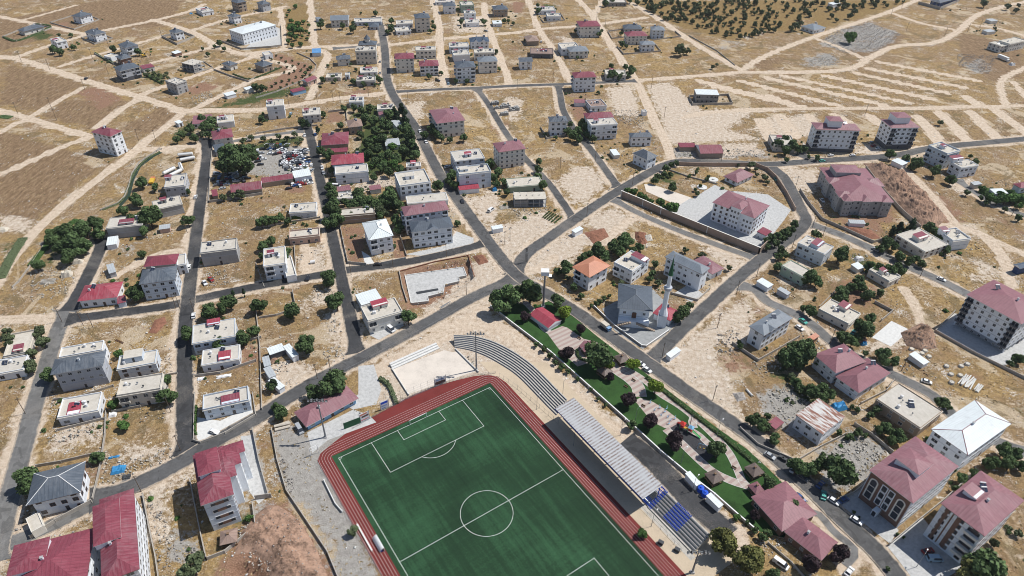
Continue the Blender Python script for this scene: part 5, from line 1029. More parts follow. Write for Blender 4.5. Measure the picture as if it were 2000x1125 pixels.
for t in np.linspace(cb0+.5,cb1-.5,8):
 pm_=MB();pm_.tube(SL(ca1-.6,t,0),SL(ca1-.6,t,hc+.2),.2,"blue_paint",6);pm_.build("column",gs)
nr=8
def terrace(parent,a0,a1,b0,b1,fn,h0=.5,h1=4.2,nm="terrace_row",bmat="terrace"):
 dw=(a1-a0)/nr
 for i in range(nr):
  m=MB();z=h0+(h1-h0)*i/(nr-1)
  c=[fn(a0+dw*i,b0),fn(a0+dw*i,b1),fn(a0+dw*(i+1),b1),fn(a0+dw*(i+1),b0)]
  ar=sum(c[k][0]*c[(k+1)%4][1]-c[(k+1)%4][0]*c[k][1]for k in range(4));c=c if ar>0 else c[::-1]
  for k in range(4):p,q=c[k],c[(k+1)%4];m.face([(p[0],p[1],0),(q[0],q[1],0),(q[0],q[1],z),(p[0],p[1],z)],bmat)
  lo_,hi_=fn(a0+dw*i,b0),fn(a0+dw*(i+.45),b1);m.face([(p[0],p[1],z)for p in c],bmat)
  if i:m.box(min(lo_[0],hi_[0])-.01,min(lo_[1],hi_[1]),z,max(lo_[0],hi_[0]),max(lo_[1],hi_[1]),z+.015,"wall_dark")  # dark strip on each tread: shade of the foot gap put into the colour
  m.build(nm,parent)
fnl=lambda a,b:(a-53.5,-b)
terrace(gs,49.6,ca1-.5,cb0+.5,cb1-.8,fnl)
wm_=MB();wm_.box(ca1-.48-53.5,-cb1+.8,0,ca1-.25-53.5,-cb0-.5,4.4,"wall_grey");wm_.build("back_wall",gs)
wm_=MB();wm_.box(49.2-53.5,-cb1+.8,0,49.5-53.5,-cb0-.5,1.3,"wall_white")
for t in np.linspace(cb0+4,cb1-4,5):wm_.box(49.1-53.5,-t-1.6,.3,49.195-53.5,-t+1.6,1.2,"ad_white")
wm_.build("front_parapet",gs)
# ---- open terrace with blue seats below the canopy
og=empty("grandstand",(*S(53.5,38),0),PYAW);tag(og,"open concrete terrace with two blocks of blue seats beside the roofed grandstand","grandstand");LM.append((1320,1010,"the blue-seated terrace"))
fno=lambda a,b:(a-53.5,-(b-38))
terrace(og,48.2,55.9,cb1-.4,50.5,fno,.4,4.2)
seat=MB();seat.box(-.22,-.22,0,.25,.22,.12,"blue_paint",bottom=True);seat.box(.17,-.22,.12,.25,.22,.5,"blue_paint");seat_me=seat.mesh("seat")
cnt=0;rest=MB()
dw=7.7/nr
for blk0,blk1 in((26.6,30.8),(35.6,42.0)):
 for i in range(nr):
  if blk0>30 and i in(0,):continue
  z=.4+3.8*i/(nr-1)
  for b_ in np.arange(blk0,blk1,.62):
   x,y=fno(48.2+dw*(i+.55),b_)
   if cnt<100:part(og,"seat",seat_me,(x,y,z+.02));cnt+=1
   else:rest.box(x-.22,y-.22,z+.02,x+.25,y+.22,z+.14,"blue_paint");rest.box(x+.17,y-.22,z+.14,x+.25,y+.22,z+.52,"blue_paint")
ro_=rest.build("seats",og);ro_["kind"]="stuff"
# concrete apron in front of terrace
sheet("pavement",[S(*p)for p in[(46.0,27),(48.2,27),(48.2,52),(46.0,52)]],.045,"terrace")
# ---- curved terrace on the upper right of the track
outer=smooth([G(*p,3.1)for p in[(886,654.5),(908,655),(932,657.5),(962,666),(990,679),(1015,694),(1042,714),(1068,739),(1090,762),(1108,780)]],2.0)
inner=smooth(gp([(888,679),(905,682),(925,687),(950,697),(975,711),(1000,727),(1020,744),(1045,770),(1068,794),(1086,812)]),2.0)
def resamp(P,n_):
 d=[0]
 for a,b_ in zip(P,P[1:]):d.append(d[-1]+(b_-a).length)
 out=[]
 for k in range(n_):
  t=d[-1]*k/(n_-1);i=min(len(P)-2,max(j for j in range(len(d))if d[j]<=t+1e-9));s=(t-d[i])/max(1e-6,d[i+1]-d[i]);out.append(P[i].lerp(P[i+1],min(1,s)))
 return out
O,I=resamp(outer,40),resamp(inner,40)
cg=empty("grandstand",(I[20].x,I[20].y,0));tag(cg,"long curved concrete terrace of bare benches wrapping the track corner","grandstand");LM.append((1000,710,"the curved terrace"))
c0=I[20];NRW=8
occ_poly([tuple(p)for p in O]+[tuple(p)for p in I[::-1]])
for i in range(NRW):
 m=MB();z=.35+2.9*i/(NRW-1);t0,t1=i/NRW,(i+1)/NRW;tb=t0+.45/NRW
 zz=z-.30
 for k in range(39):
  a,b_=I[k].lerp(O[k],t0)-c0,I[k+1].lerp(O[k+1],t0)-c0;c,d=I[k+1].lerp(O[k+1],tb)-c0,I[k].lerp(O[k],tb)-c0;e,f_=I[k+1].lerp(O[k+1],t1)-c0,I[k].lerp(O[k],t1)-c0
  m.face([(a.x,a.y,zz),(b_.x,b_.y,zz),(c.x,c.y,zz),(d.x,d.y,zz)][::-1]if False else[(d.x,d.y,zz),(a.x,a.y,zz),(b_.x,b_.y,zz),(c.x,c.y,zz)],"wall_dark")  # footwell coloured dark, bench shading painted in
  m.face([(f_.x,f_.y,z+.1),(d.x,d.y,z+.1),(c.x,c.y,z+.1),(e.x,e.y,z+.1)],"terrace")
  m.face([(a.x,a.y,0),(b_.x,b_.y,0),(b_.x,b_.y,zz),(a.x,a.y,zz)],"terrace");m.face([(d.x,d.y,zz),(c.x,c.y,zz),(c.x,c.y,z+.1),(d.x,d.y,z+.1)],"wall_grey")
  m.face([(e.x,e.y,0),(f_.x,f_.y,0),(f_.x,f_.y,z+.1),(e.x,e.y,z+.1)],"terrace")
 for k in(0,39):
  a,d=I[k].lerp(O[k],t0)-c0,I[k].lerp(O[k],t1)-c0;m.face([(a.x,a.y,0),(d.x,d.y,0),(d.x,d.y,z+.1),(a.x,a.y,zz)],"terrace")
 m.build("terrace_row",cg)
 # ---- gravel sports court with low white steps
sheet("court",[(765,722),(868,684),(884,688),(897,686),(934,724),(905,733),(798,770)],.05,"gravel_pale" if "gravel_pale" in MATS else "dust_beige",world=False)
plain("court_pale",(0.62,0.56,0.49),0.95,var=0.1,scale=0.2,fine=1.5)
bpy.data.objects["court"].data.materials.clear();bpy.data.objects["court"].data.materials.append(MATS["court_pale"])
P0,P1=gp([(766,720),(857,679)]);d=Vector(P1)-Vector(P0);nn=Vector((-d.y,d.x)).normalized();st_=MB()
for i in range(3):q=nn*(i*1.1-.3);st_.obox(Vector(P0)+q,Vector(P1)+q,1.05,0,.45+.45*i,"slab_white")
tag(st_.build("bleachers"),"three-step white concrete bleachers along the pale gravel court","bleachers");LM.append((850,725,"the pale gravel court"))
wall_line("low white wall along the court's right side running to the tall floodlight mast",[(890,683),(934,727)],.8,.3,"slab_white")
wall_line("low white wall along the court's left side",[(766,722),(798,772)],.8,.3,"slab_white")
# ---- fences: each a thing with posts and wire
def fence(label,pts,h,sp=3.0,world=False,mat="metal_grey",rails=3,mesh=True,wire=.02):
 P=[Vector(p)for p in(pts if world else gp(pts))];t=empty("fence",(P[0].x,P[0].y,0));tag(t,label,"fence")
 Q=resamp(P,max(2,int(sum((b_-a).length for a,b_ in zip(P,P[1:]))/sp)+1));pmx=MB();pmx.tube((0,0,0),(0,0,h),.05,mat,5);pme=pmx.mesh("post")
 for k,q in enumerate(Q):
  if k<100:part(t,"post",pme,(q.x-P[0].x,q.y-P[0].y,0))
 m=MB()
 for a,b_ in zip(Q,Q[1:]):
  a=a-P[0];b_=b_-P[0]
  for r_ in np.linspace(.1,h-.05,rails):m.tube((a.x,a.y,r_),(b_.x,b_.y,r_),.03,mat,3)
  if mesh:
   nv=int((b_-a).length/.45)
   for k in range(1,nv):c=a.lerp(b_,k/nv);m.tube((c.x,c.y,0),(c.x,c.y,h),wire,mat,3)
 m.build("wire_panel",t);return t
fence("tall wire fence between the pale gravel court and the track's top edge",[(770,792),(800,776),(850,755),(878,747)],5,3.0,rails=5,mesh=False)
fence("low fence along the track's curved top edge",[(688,838),(740,808),(800,777),(860,752),(925,733),(968,729)],1.1,3)
fence("thin posts along the beige strip beside the curved terrace",[(975,735),(1010,760),(1045,790),(1090,828)],2.2,2.6,mesh=False,rails=2)
fence("thin post fence in front of the blue-seated terrace",[(1250,995),(1290,1035),(1330,1078)],2.2,3,mesh=False,rails=2)
fence("roadside railing above the stadium grounds",[(600,765),(650,737),(720,702),(790,663),(850,632),(920,590),(965,565)],1.1,3,mesh=False,rails=2)
fence("wire fence along the track's left straight",[(620,905),(650,955),(690,1030),(745,1125)],1.4,3,mesh=False,rails=3)
# banners (plain stand-ins in the photograph's colours: the print is not legible)
def banner(label,px,w_,h_,bands,dirpx=None,z0=1.0):
 p=G(*px);q=G(*dirpx);ang=math.atan2(q[1]-p[1],q[0]-p[0]);t=empty("banner",(p[0],p[1],0),ang);tag(t,label,"banner")
 m=MB();m.box(-w_/2,-.06,z0,w_/2,.06,z0+h_,"ad_white",bottom=True);bd=m.build("board",t)
 m=MB();z=z0+.1
 for hh,x0,x1,mat in bands:m.box(-w_/2+x0*w_,-.075,z0+hh[0]*h_,-w_/2+x1*w_,-.062,z0+hh[1]*h_,mat)
 m.build("print",bd)
 m=MB();m.tube((-w_/2-.1,0,0),(-w_/2-.1,0,z0+h_+.5),.08,"metal_grey",5);m.tube((w_/2+.1,0,0),(w_/2+.1,0,z0+h_+.5),.08,"metal_grey",5);m.build("post",t)
banner("billboard with brown lower print hung on the tall court fence",(860,752),5,3.8,[((.05,.5),.05,.95,"ad_dark"),((.62,.8),.15,.85,"ad_sky"),((.3,.36),.2,.8,"ad_white")],(880,744.5),.6)
banner("pale blue and white billboard standing by the track's top left",(752,799),3.4,4.2,[((.68,.94),.08,.92,"blue_paint"),((.35,.5),.1,.8,"ad_sky"),((.08,.22),.1,.6,"ad_sky")],(766,793),.4)
banner("orange-topped billboard on the green screen beside the clubhouse",(713,822),4.0,4.2,[((.78,.95),.05,.8,"orange_paint"),((.45,.66),.2,.95,"ad_dark"),((.12,.2),.1,.9,"red_paint")],(727,815),.4)
gsn=empty("screen_fence",(*G(690,832),0),PYAW-.08);tag(gsn,"dark green fabric screen fence at the clubhouse corner","fence");m=MB();m.box(-3.6,-.05,.1,3.2,.05,3.4,"turf_green_sheet");m.build("fabric",gsn);m=MB()
for x in(-3.6,-1.3,1,3.2):m.tube((x,.1,0),(x,.1,3.6),.06,"metal_grey",5)
m.build("frame",gsn)
# floodlight masts
def mast(label,px,h,lamps=6,two=True,nm="floodlight_mast"):
 g_=G(*px);t=empty(nm,(g_[0],g_[1],0));tag(t,label,"floodlight mast");m=MB();m.box(-.6,-.6,0,.6,.6,.6,"wall_concrete");m.tube((0,0,.6),(0,0,h),.38,"metal_grey",8,r1=.16);m.build("mast",t)
 m=MB();m.tube((-3.6,0,h-.9),(3.6,0,h-.9),.10,"metal_grey",4);m.tube((-2.4,0,h-.1),(2.4,0,h-.1),.08,"metal_grey",4);m.build("crossarm",t)
 lmb=MB();lmb.box(-.35,-.4,-.35,.35,.25,.3,"metal_dark",bottom=True);lmb.box(-.3,-.46,-.3,.3,-.41,.25,"tank_white");lme=lmb.mesh("lamp_head")
 for x in(-3.3,-2.1,-.9,.9,2.1,3.3):part(t,"lamp_head",lme,(x,-.1,h-.5))
 for x in(-2,0,2):part(t,"lamp_head",lme,(x,-.1,h+.25))
mast("tall floodlight mast between the curved terrace and the pale gravel court",(930.5,723),21.2)
mast("tall floodlight mast in front of the clubhouse",(636,854),20.7)
mast("floodlight mast beside the trees at the stand's lower end",(1352,1118),12)
tt=empty("lamp_tower",(*G(1061,599),0));tag(tt,"tall grey mast topped by a white box, beside the main junction","tower");LM.append((1061,560,"the box-topped mast"))
m=MB();m.box(-1,-1,0,1,1,.5,"wall_concrete");m.tube((0,0,.5),(0,0,20),.55,"metal_grey",8,r1=.4);m.build("mast",tt)
m=MB();m.box(-1.8,-1.5,19.3,1.8,1.5,21.3,"wall_lightblue",bottom=True);m.box(-1.9,-1.6,21.3,1.9,1.6,21.5,"white_paint",bottom=True);m.build("head_box",tt)
m=MB();m.box(1.2,-1.5,18.8,3.2,.8,18.95,"white_paint",bottom=True);m.build("platform",tt)
# team shelters on the left of the track
for i,(px,lb)in enumerate([((735,1068),"curved white team shelter beside the track, lower left"),((615,888),"tall white gate frame leaning at the track's left corner"),((712,1050),"long low white wall bench near the small pine by the track")]):
 g_=G(*px);t=empty("team_shelter",(g_[0],g_[1],0),PYAW-math.pi/2 if i!=1 else PYAW);tag(t,lb,"shelter");m=MB()
 if i==1:
  for x in(-1.5,1.5):m.tube((x,0,0),(x,0,4.5),.12,"white_paint")
  m.tube((-1.5,0,4.5),(1.5,0,4.5),.12,"white_paint");m.tube((-1.5,0,3),(1.5,0,3),.08,"white_paint");m.build("frame",t)
 elif i==0:
  for k in range(6):
   a0,a1=math.pi/2*k/6,math.pi/2*(k+1)/6
   m.face([(-3,1.6-1.6*math.sin(a0),2*math.cos(a0)),(3,1.6-1.6*math.sin(a0),2*math.cos(a0)),(3,1.6-1.6*math.sin(a1),2*math.cos(a1)),(-3,1.6-1.6*math.sin(a1),2*math.cos(a1))],"tank_white")
  m.box(-3,1.55,0,3,1.65,2,"tank_white");m.build("shell",t);m=MB();m.box(-2.8,.6,.3,2.8,1.0,.45,"blue_paint");m.build("bench",t)
 else:m.box(-6,-.3,0,6,.3,.5,"slab_white");m.build("bench",t)
wall_line("long low white wall with rubble beside the left track straight",[(633,940),(655,985),(668,1000)],1.0,.3,"slab_white")
# mosque and minaret
mq=B("mosque","mosque with large slate hip roof over white walls and a terrace stair",(1206,602),(1275,609),(1210.5,554),9.2,'hip:slate','white',regular=1,caps='metal_grey',rise=2.9,over=1.3,heat=0,nochim=1,lm="the mosque",nf=3,cat='mosque',floors=2)
fr,L=side_frame(mq,'f')
m=MB();panel(m,fr,-.3,L+.3,0,3.4,3.0,"wall_white",0.05);m.build("terrace",mq['t'])
for s in(-1,1):
 m=MB()
 for k in range(9):a0=L/2+s*(1.2+k*1.0);a1=L/2+s*(2.2+k*1.0);panel(m,fr,min(a0,a1),max(a0,a1),max(0,2.9-k*.4),3.5-k*.4,4.2,"wall_tan",3.02)
 m.build("stair",mq['t'])
m=MB();panel(m,fr,L/2-1,L/2+1,3.65,6.6,.25,"frame_brown",.05);m.build("door",mq['t'])
m=MB();c=mq['cen']
mt=empty("minaret",(*G(1291,635),0),mq['rz']);tag(mt,"slim white minaret with green cone beside the mosque","minaret");LM.append((1300,590,"the minaret"))
m=MB();m.box(-1.9,-1.9,0,1.9,1.9,6.8,"wall_white");m.box(-2.0,-2.0,6.8,2.0,2.0,7.0,"wall_grey",bottom=True);m.cyl(0,0,7.0,10.5,2.1,1.2,8,"wall_white");m.build("base",mt)
m=MB();m.cyl(0,0,10.501,20.5,1.15,1.1,12,"wall_white");m.cyl(0,0,22.4,29.0,.95,.9,12,"wall_white");m.build("shaft",mt)
m=MB();m.cyl(0,0,20.5,21.2,1.15,1.8,12,"wall_grey");m.cyl(0,0,21.2,22.4,1.85,1.85,12,"wall_grey");m.build("balcony",mt)
m=MB();m.cyl(0,0,29.0,29.3,1.15,1.15,12,"copper_green");m.cyl(0,0,29.3,38.4,1.05,.05,12,"copper_green");m.tube((0,0,38.4),(0,0,39.6),.09,"yellow_paint",5);m.build("cone",mt)
plain("yard_grey",(0.30,0.31,0.31),.9,var=.2,scale=.6)
sheet("mosque_yard",[(1176,603),(1200,590),(1270,560),(1335,625),(1300,655),(1255,682),(1200,645)],.045,"yard_grey",world=False)
wall_line("white garden wall around the mosque yard facing the main road",[(1160,600),(1200,638),(1253,677),(1262,678),(1305,648)],1.1,.3,"concrete_wall",cap="white_paint")
# school grounds
sheet("school_yard",[(1258,360),(1352,388),(1396,361),(1420,372),(1500,380),(1545,410),(1530,432),(1482,492),(1240,398),(1325,405)],.045,"slab_new",world=False)
sheet("sports_court",[(1258,360),(1270,359),(1350,386),(1325,402),(1262,374)],.055,"court_pale",world=False)
wall_line("high tan retaining wall beside the shaded alley of the school",[(1213,384.5),(1255,402),(1290,418),(1380,455),(1481,496)],4.2,.5,"tan_wall",name="retaining_wall",cap="wall_cream");LM.append((1350,445,"the retaining wall"))
wall_line("tan curved wall around the upper side of the school grounds",[(1481,496),(1496,482)],4.0,.5,"tan_wall",name="retaining_wall")
wall_line("long tan wall between the upper road and the school grounds",[(1326,323),(1345,324),(1400,325),(1475,325),(1498,334),(1515,350),(1535,380),(1552,412)],2.6,.4,"tan_wall")
wall_line("low wall between the orchard plot and the kindergarten path",[(1308,333),(1345,346),(1400,360)],.9,.3)
for px,lb in(((1393,351),"round pale stone patio table ring nearer the kindergarten"),((1371,366),"round pale stone patio ring beside the school court")):
 g_=G(*px);m=MB();m.cyl(0,0,0,.35,3.2,3.2,20,"slab_white");m.cyl(0,0,.35,.8,.9,.9,12,"slab_white");o=m.build("stone_ring");o.location=(*g_,.0);tag(o,lb,"stone ring")
 # park
park=[(958,597),(985,585),(1040,600),(1080,585),(1110,610),(1165,656),(1200,683),(1262,730),(1330,782),(1395,832),(1460,878),(1500,915),(1540,955),(1590,1000),(1560,1060),(1530,1050),(1476,1036),(1440,1005),(1390,960),(1345,925),(1290,885),(1225,823),(1150,755),(1075,687),(1000,630)]
sheet("lawn",park,.05,"park_lawn",world=False)
m,n,l,b=newmat("park_paving");g=NG(n,l)
mp=n.new("ShaderNodeMapping");mp.inputs["Rotation"].default_value=(0,0,.95);ge=n.new("ShaderNodeNewGeometry");l.new(ge.outputs["Position"],mp.inputs["Vector"]);sp=n.new("ShaderNodeSeparateXYZ");l.new(mp.outputs[0],sp.inputs[0])
s_=g.math('LESS_THAN',g.math('FRACT',g.math('MULTIPLY',sp.outputs[0],.42)),.45);fin=g.tex(4,3);med=g.tex(.4,4)
base=g.mix(g.math('MULTIPLY',s_,.8),(.47,.41,.36),(.36,.25,.225));base=g.mix(g.math('MULTIPLY',g.ramp(g.math('ADD',g.math('MULTIPLY',fin,.5),g.math('MULTIPLY',med,.5)),[(.35,0.),(.65,1.)]),.4),base,(.30,.26,.24));l.new(base,b.inputs["Base Color"]);b.inputs["Roughness"].default_value=.9
sheet("paving",[(1068,650),(1098,637),(1108,640),(1140,662),(1165,668),(1190,690),(1160,705),(1128,716),(1110,700),(1090,680)],.060,"park_paving",world=False)
sheet("paving",[(1240,783),(1250,777),(1275,785),(1300,800),(1332,824),(1310,838),(1298,836),(1278,826),(1262,810)],.064,"park_paving",world=False)
sheet("playground",[(1309,836),(1331,823),(1356,836),(1397,888),(1378,905),(1345,875)],.070,"rubber",world=False)
def path(pts,wd,z):
 P=smooth(gp(pts),1.5);m=MB();n_=len(P);Ls,Rs=[],[]
 for i in range(n_):
  t=(P[min(n_-1,i+1)]-P[max(0,i-1)]).normalized();nn=Vector((-t.y,t.x))*wd/2;Ls.append(P[i]+nn);Rs.append(P[i]-nn)
 for i in range(n_-1):m.face([(*Rs[i],z),(*Rs[i+1],z),(*Ls[i+1],z),(*Ls[i],z)],"park_paving")
 for s_,A in((1,Ls),(-1,Rs)):
  for i in range(n_-1):m.obox(A[i],A[i+1],.14,0.02,z+.05,"slab_white")
 tag(m.build("path"),kind="structure");occ_line([tuple(p)for p in P],wd/2)
path([(1185,700),(1205,722),(1228,738),(1245,755),(1250,775)],5.5,.074);path([(1300,838),(1325,860),(1350,884),(1378,910),(1400,926),(1430,940),(1462,950)],3.2,.078)
path([(1205,716),(1235,728),(1265,748),(1290,770),(1330,795),(1370,828),(1405,862),(1424,885),(1438,912),(1450,940),(1462,952)],3.0,.082);path([(1345,838),(1365,850),(1385,868),(1395,872)],2.6,.086)
path([(1355,836),(1352,822),(1360,815)],3,.090);path([(1025,590),(1045,612),(1060,640),(1075,650)],2.6,.094);path([(1465,952),(1490,985),(1520,1020)],2.5,.098)
wall_line("long low park wall between the pale dirt road and the lawns",[(958,600),(1000,633),(1075,690),(1150,757),(1225,824),(1290,884),(1340,926),(1395,968),(1440,1008),(1478,1040)],1.3,.35,"concrete_wall",cap="white_paint");LM.append((1180,790,"the long park wall"))
def gazebo(label,px,w_=5.2,rc="brownroof",lm=None,n_=4,rot=.45,wall=False,zc=3.0):
 g_=G(px[0],px[1],zc);t=empty("gazebo",(*g_,0),rot);tag(t,label,"gazebo");OCC.append([(g_[0]-3,g_[1]-3),(g_[0]+3,g_[1]-3),(g_[0]+3,g_[1]+3),(g_[0]-3,g_[1]+3)])
 if lm:LM.append((px[0],px[1],lm))
 m=MB();R_=w_/2*(1.414 if n_==4 else 1.05)
 C_=[(R_*math.cos(2*math.pi*(i+.5)/n_),R_*math.sin(2*math.pi*(i+.5)/n_),2.5)for i in range(n_)]
 for i in range(n_):j=(i+1)%n_;m.face([C_[i],C_[j],(0,0,4.0)],"roof_"+rc);m.face([(C_[i][0],C_[i][1],2.35),(C_[j][0],C_[j][1],2.35),C_[j],C_[i]],"wood")
 m.face([(c_[0],c_[1],2.35)for c_ in C_][::-1],"wood");m.box(-.35,-.35,3.9,.35,.35,4.35,"wood");m.build("roof",t)
 pb=MB();pb.box(-.1,-.1,0,.1,.1,2.36,"wood");pmm=pb.mesh("post")
 for c_ in C_:part(t,"post",pmm,(c_[0]*.84,c_[1]*.84,0))
 m=MB();k=w_/2*.8
 for q in((-k,-k,k,-k+.4),(-k,k-.4,k,k),(-k,-k+.4,-k+.4,k-.4)):m.box(q[0],q[1],.02,q[2],q[3],.5,"wood")
 m.build("bench",t);m=MB();m.box(-.9,-.6,.02,.9,.6,.75,"wood");m.build("table",t)
gazebo("brown-roofed gazebo beside the main road near the police-striped car",(1215,698),lm="the roadside gazebo")
gazebo("brown-roofed gazebo on the lawn under a plum tree",(1181,722),rot=.7)
gazebo("brown-roofed gazebo above the blue water tanks",(1396,929),lm="the gazebo above the blue tanks")
gazebo("brown-roofed gazebo near the hedge at the park's lower end",(1474,916),lm="the lower gazebo")
gazebo("pink six-sided park pavilion half covered by the big park tree",(1151,675),8.5,"pink",n_=6,lm="the six-sided pavilion")
gazebo("small pink gazebo by the path at the park's lower end",(1478,951),4.4,"pink")
gazebo("brown pyramid-roofed gazebo in the corner garden of the tall maroon-roofed block",(446,1046),5.5,"tan",rot=.3)
# play equipment
def P3(px,z=0):g_=G(*px);return Vector((g_[0],g_[1],z))
t=empty("play_tower",(*G(1342,842),0),-.6);tag(t,"playground tower with red and blue roofs and green slide","playground");LM.append((1345,850,"the playground tower"))
for i,(x,mat)in enumerate(((-2.2,"red_paint"),(1.2,"lightblue_paint"))):
 m=MB()
 for sx in(-.8,.8):
  for sy in(-.8,.8):m.tube((x+sx,sy,0),(x+sx,sy,3.0),.08,"green_paint")
 m.box(x-.8,-.8,1.3,x+.8,.8,1.42,"red_paint",bottom=True);dk=m.build("deck_tower",t)
 m=MB();C_=[(x-1.05,-1.05,3),(x+1.05,-1.05,3),(x+1.05,1.05,3),(x-1.05,1.05,3)]
 for k in range(4):m.face([C_[k],C_[(k+1)%4],(x,0,3.9)],mat)
 m.face(C_[::-1],mat);m.build("roof",dk)
m=MB();m.box(-1.4,-.5,1.3,.4,.5,1.4,"yellow_paint",bottom=True);m.tube((-1.4,-.5,2.1),(.4,-.5,2.1),.05,"red_paint");m.tube((-1.4,.5,2.1),(.4,.5,2.1),.05,"red_paint");m.build("bridge",t)
m=MB()
for a,b_ in(((2.0,0,1.5),(5.8,-.6,.3)),):
 for off,h in((-.4,.25),(.4,.25)):m.face([(a[0],a[1]+off,a[2]),(b_[0],b_[1]+off,b_[2]),(b_[0],b_[1]+off,b_[2]+h),(a[0],a[1]+off,a[2]+h)],"green_paint");m.face([(a[0],a[1]+off,a[2]+h),(b_[0],b_[1]+off,b_[2]+h),(b_[0],b_[1]+off,b_[2]),(a[0],a[1]+off,a[2])],"green_paint")
 m.face([(a[0],a[1]-.4,a[2]),(b_[0],b_[1]-.4,b_[2]),(b_[0],b_[1]+.4,b_[2]),(a[0],a[1]+.4,a[2])],"green_paint")
m.build("slide",t)
m=MB();m.tube((-3.0,.8,1.6),(-4.6,1.6,.3),.4,"red_paint",8);m.build("tube_slide",t)
t=empty("swing",(*G(1371,876),0),-.4);tag(t,"blue-framed swing set beside the dark rubber playground","swing");m=MB()
for x in(-1.6,1.6):
 for y in(-.9,.9):m.tube((x,y,0),(x,0,2.4),.06,"lightblue_paint")
m.tube((-1.6,0,2.4),(1.6,0,2.4),.06,"lightblue_paint");m.build("frame",t)
for x in(-.7,.7):
 m=MB();m.tube((x-.2,0,2.4),(x-.2,0,.5),.02,"metal_dark",3);m.tube((x+.2,0,2.4),(x+.2,0,.5),.02,"metal_dark",3);m.box(x-.25,-.15,.42,x+.25,.15,.5,"yellow_paint",bottom=True);m.build("seat",t)
ft=MB();ft.tube((0,0,0),(0,0,1.5),.07,"lightblue_paint");ft.tube((-.6,0,1.45),(.6,0,1.45),.05,"lightblue_paint");ft.tube((.5,-.3,.5),(-.5,.3,.5),.06,"white_paint");ft.box(-.5,-.25,.5,-.1,.25,.58,"lightblue_paint",bottom=True);ft.tube((.6,0,1.45),(.6,.4,.4),.04,"white_paint")
ftm=ft.mesh("exercise_machine")
fpx=[(1270,787),(1279,802),(1288,797),(1298,805),(1292,812),(1305,816),(1310,822),(1318,818),(1306,828),(1302,799)]
words=["first","second","third","fourth","fifth","sixth","seventh","eighth","ninth","tenth"]
for k,p in enumerate(sorted(fpx)):
 o=bpy.data.objects.new("exercise_machine",ftm);COL.objects.link(o);o.location=(*G(*p),.06);o.rotation_euler.z=rnd.uniform(0,3);tag(o,"blue outdoor exercise machine on the park paving, %s from the left"%words[k],"exercise machine","outdoor exercise machines")
bn=MB();bn.box(-.9,-.25,.4,.9,.25,.47,"wood",bottom=True);bn.box(-.9,.2,.47,.9,.27,.9,"wood");bn.box(-.8,-.2,0,-.7,.2,.4,"metal_dark");bn.box(.7,-.2,0,.8,.2,.4,"metal_dark");bnm=bn.mesh("park_bench")
for k,(p,w_)in enumerate([((1131,662),"beside the upper plaza plum tree"),((1222,756),"at the lawn edge below the main park path"),((1237,744),"in the middle of the main park path"),((1256,794),"near the exercise machines"),((1433,915),"beside the right park path"),((1316,777),"beside the hedge path, upper"),((1361,818),"beside the hedge path, lower")]):
 o=bpy.data.objects.new("park_bench",bnm);COL.objects.link(o);o.location=(*G(*p),.06);o.rotation_euler.z=-.7;tag(o,"wooden park bench "+w_,"bench","park benches")
 # containers and blue water tanks between stand road and park
B(CN,"white container left of the two blue water tanks behind the stand",(1360,950),(1370,944.5),(1336,927),2.8,'tin:whitemetal','white',win='-',cat='container')
B(CN,"white container right of the two blue water tanks behind the stand",(1404,993),(1413.5,986),(1378,970),2.8,'tin:whitemetal','white',win='-',cat='container')
for px,w_ in(((1369,954),"left"),((1377,963),"right")):
 m=MB();m.cyl(0,0,0,2.0,1.15,1.15,14,"blue_paint");m.cyl(0,0,2.0,2.4,1.15,.4,14,"blue_paint");m.cyl(0,0,2.4,2.55,.42,.42,10,"blue_paint");o=m.build("water_tank");g_=G(px[0],px[1],1.5);o.location=(*g_,0);tag(o,"blue plastic water tank between the white containers, %s of two"%w_,"water tank","blue water tanks")
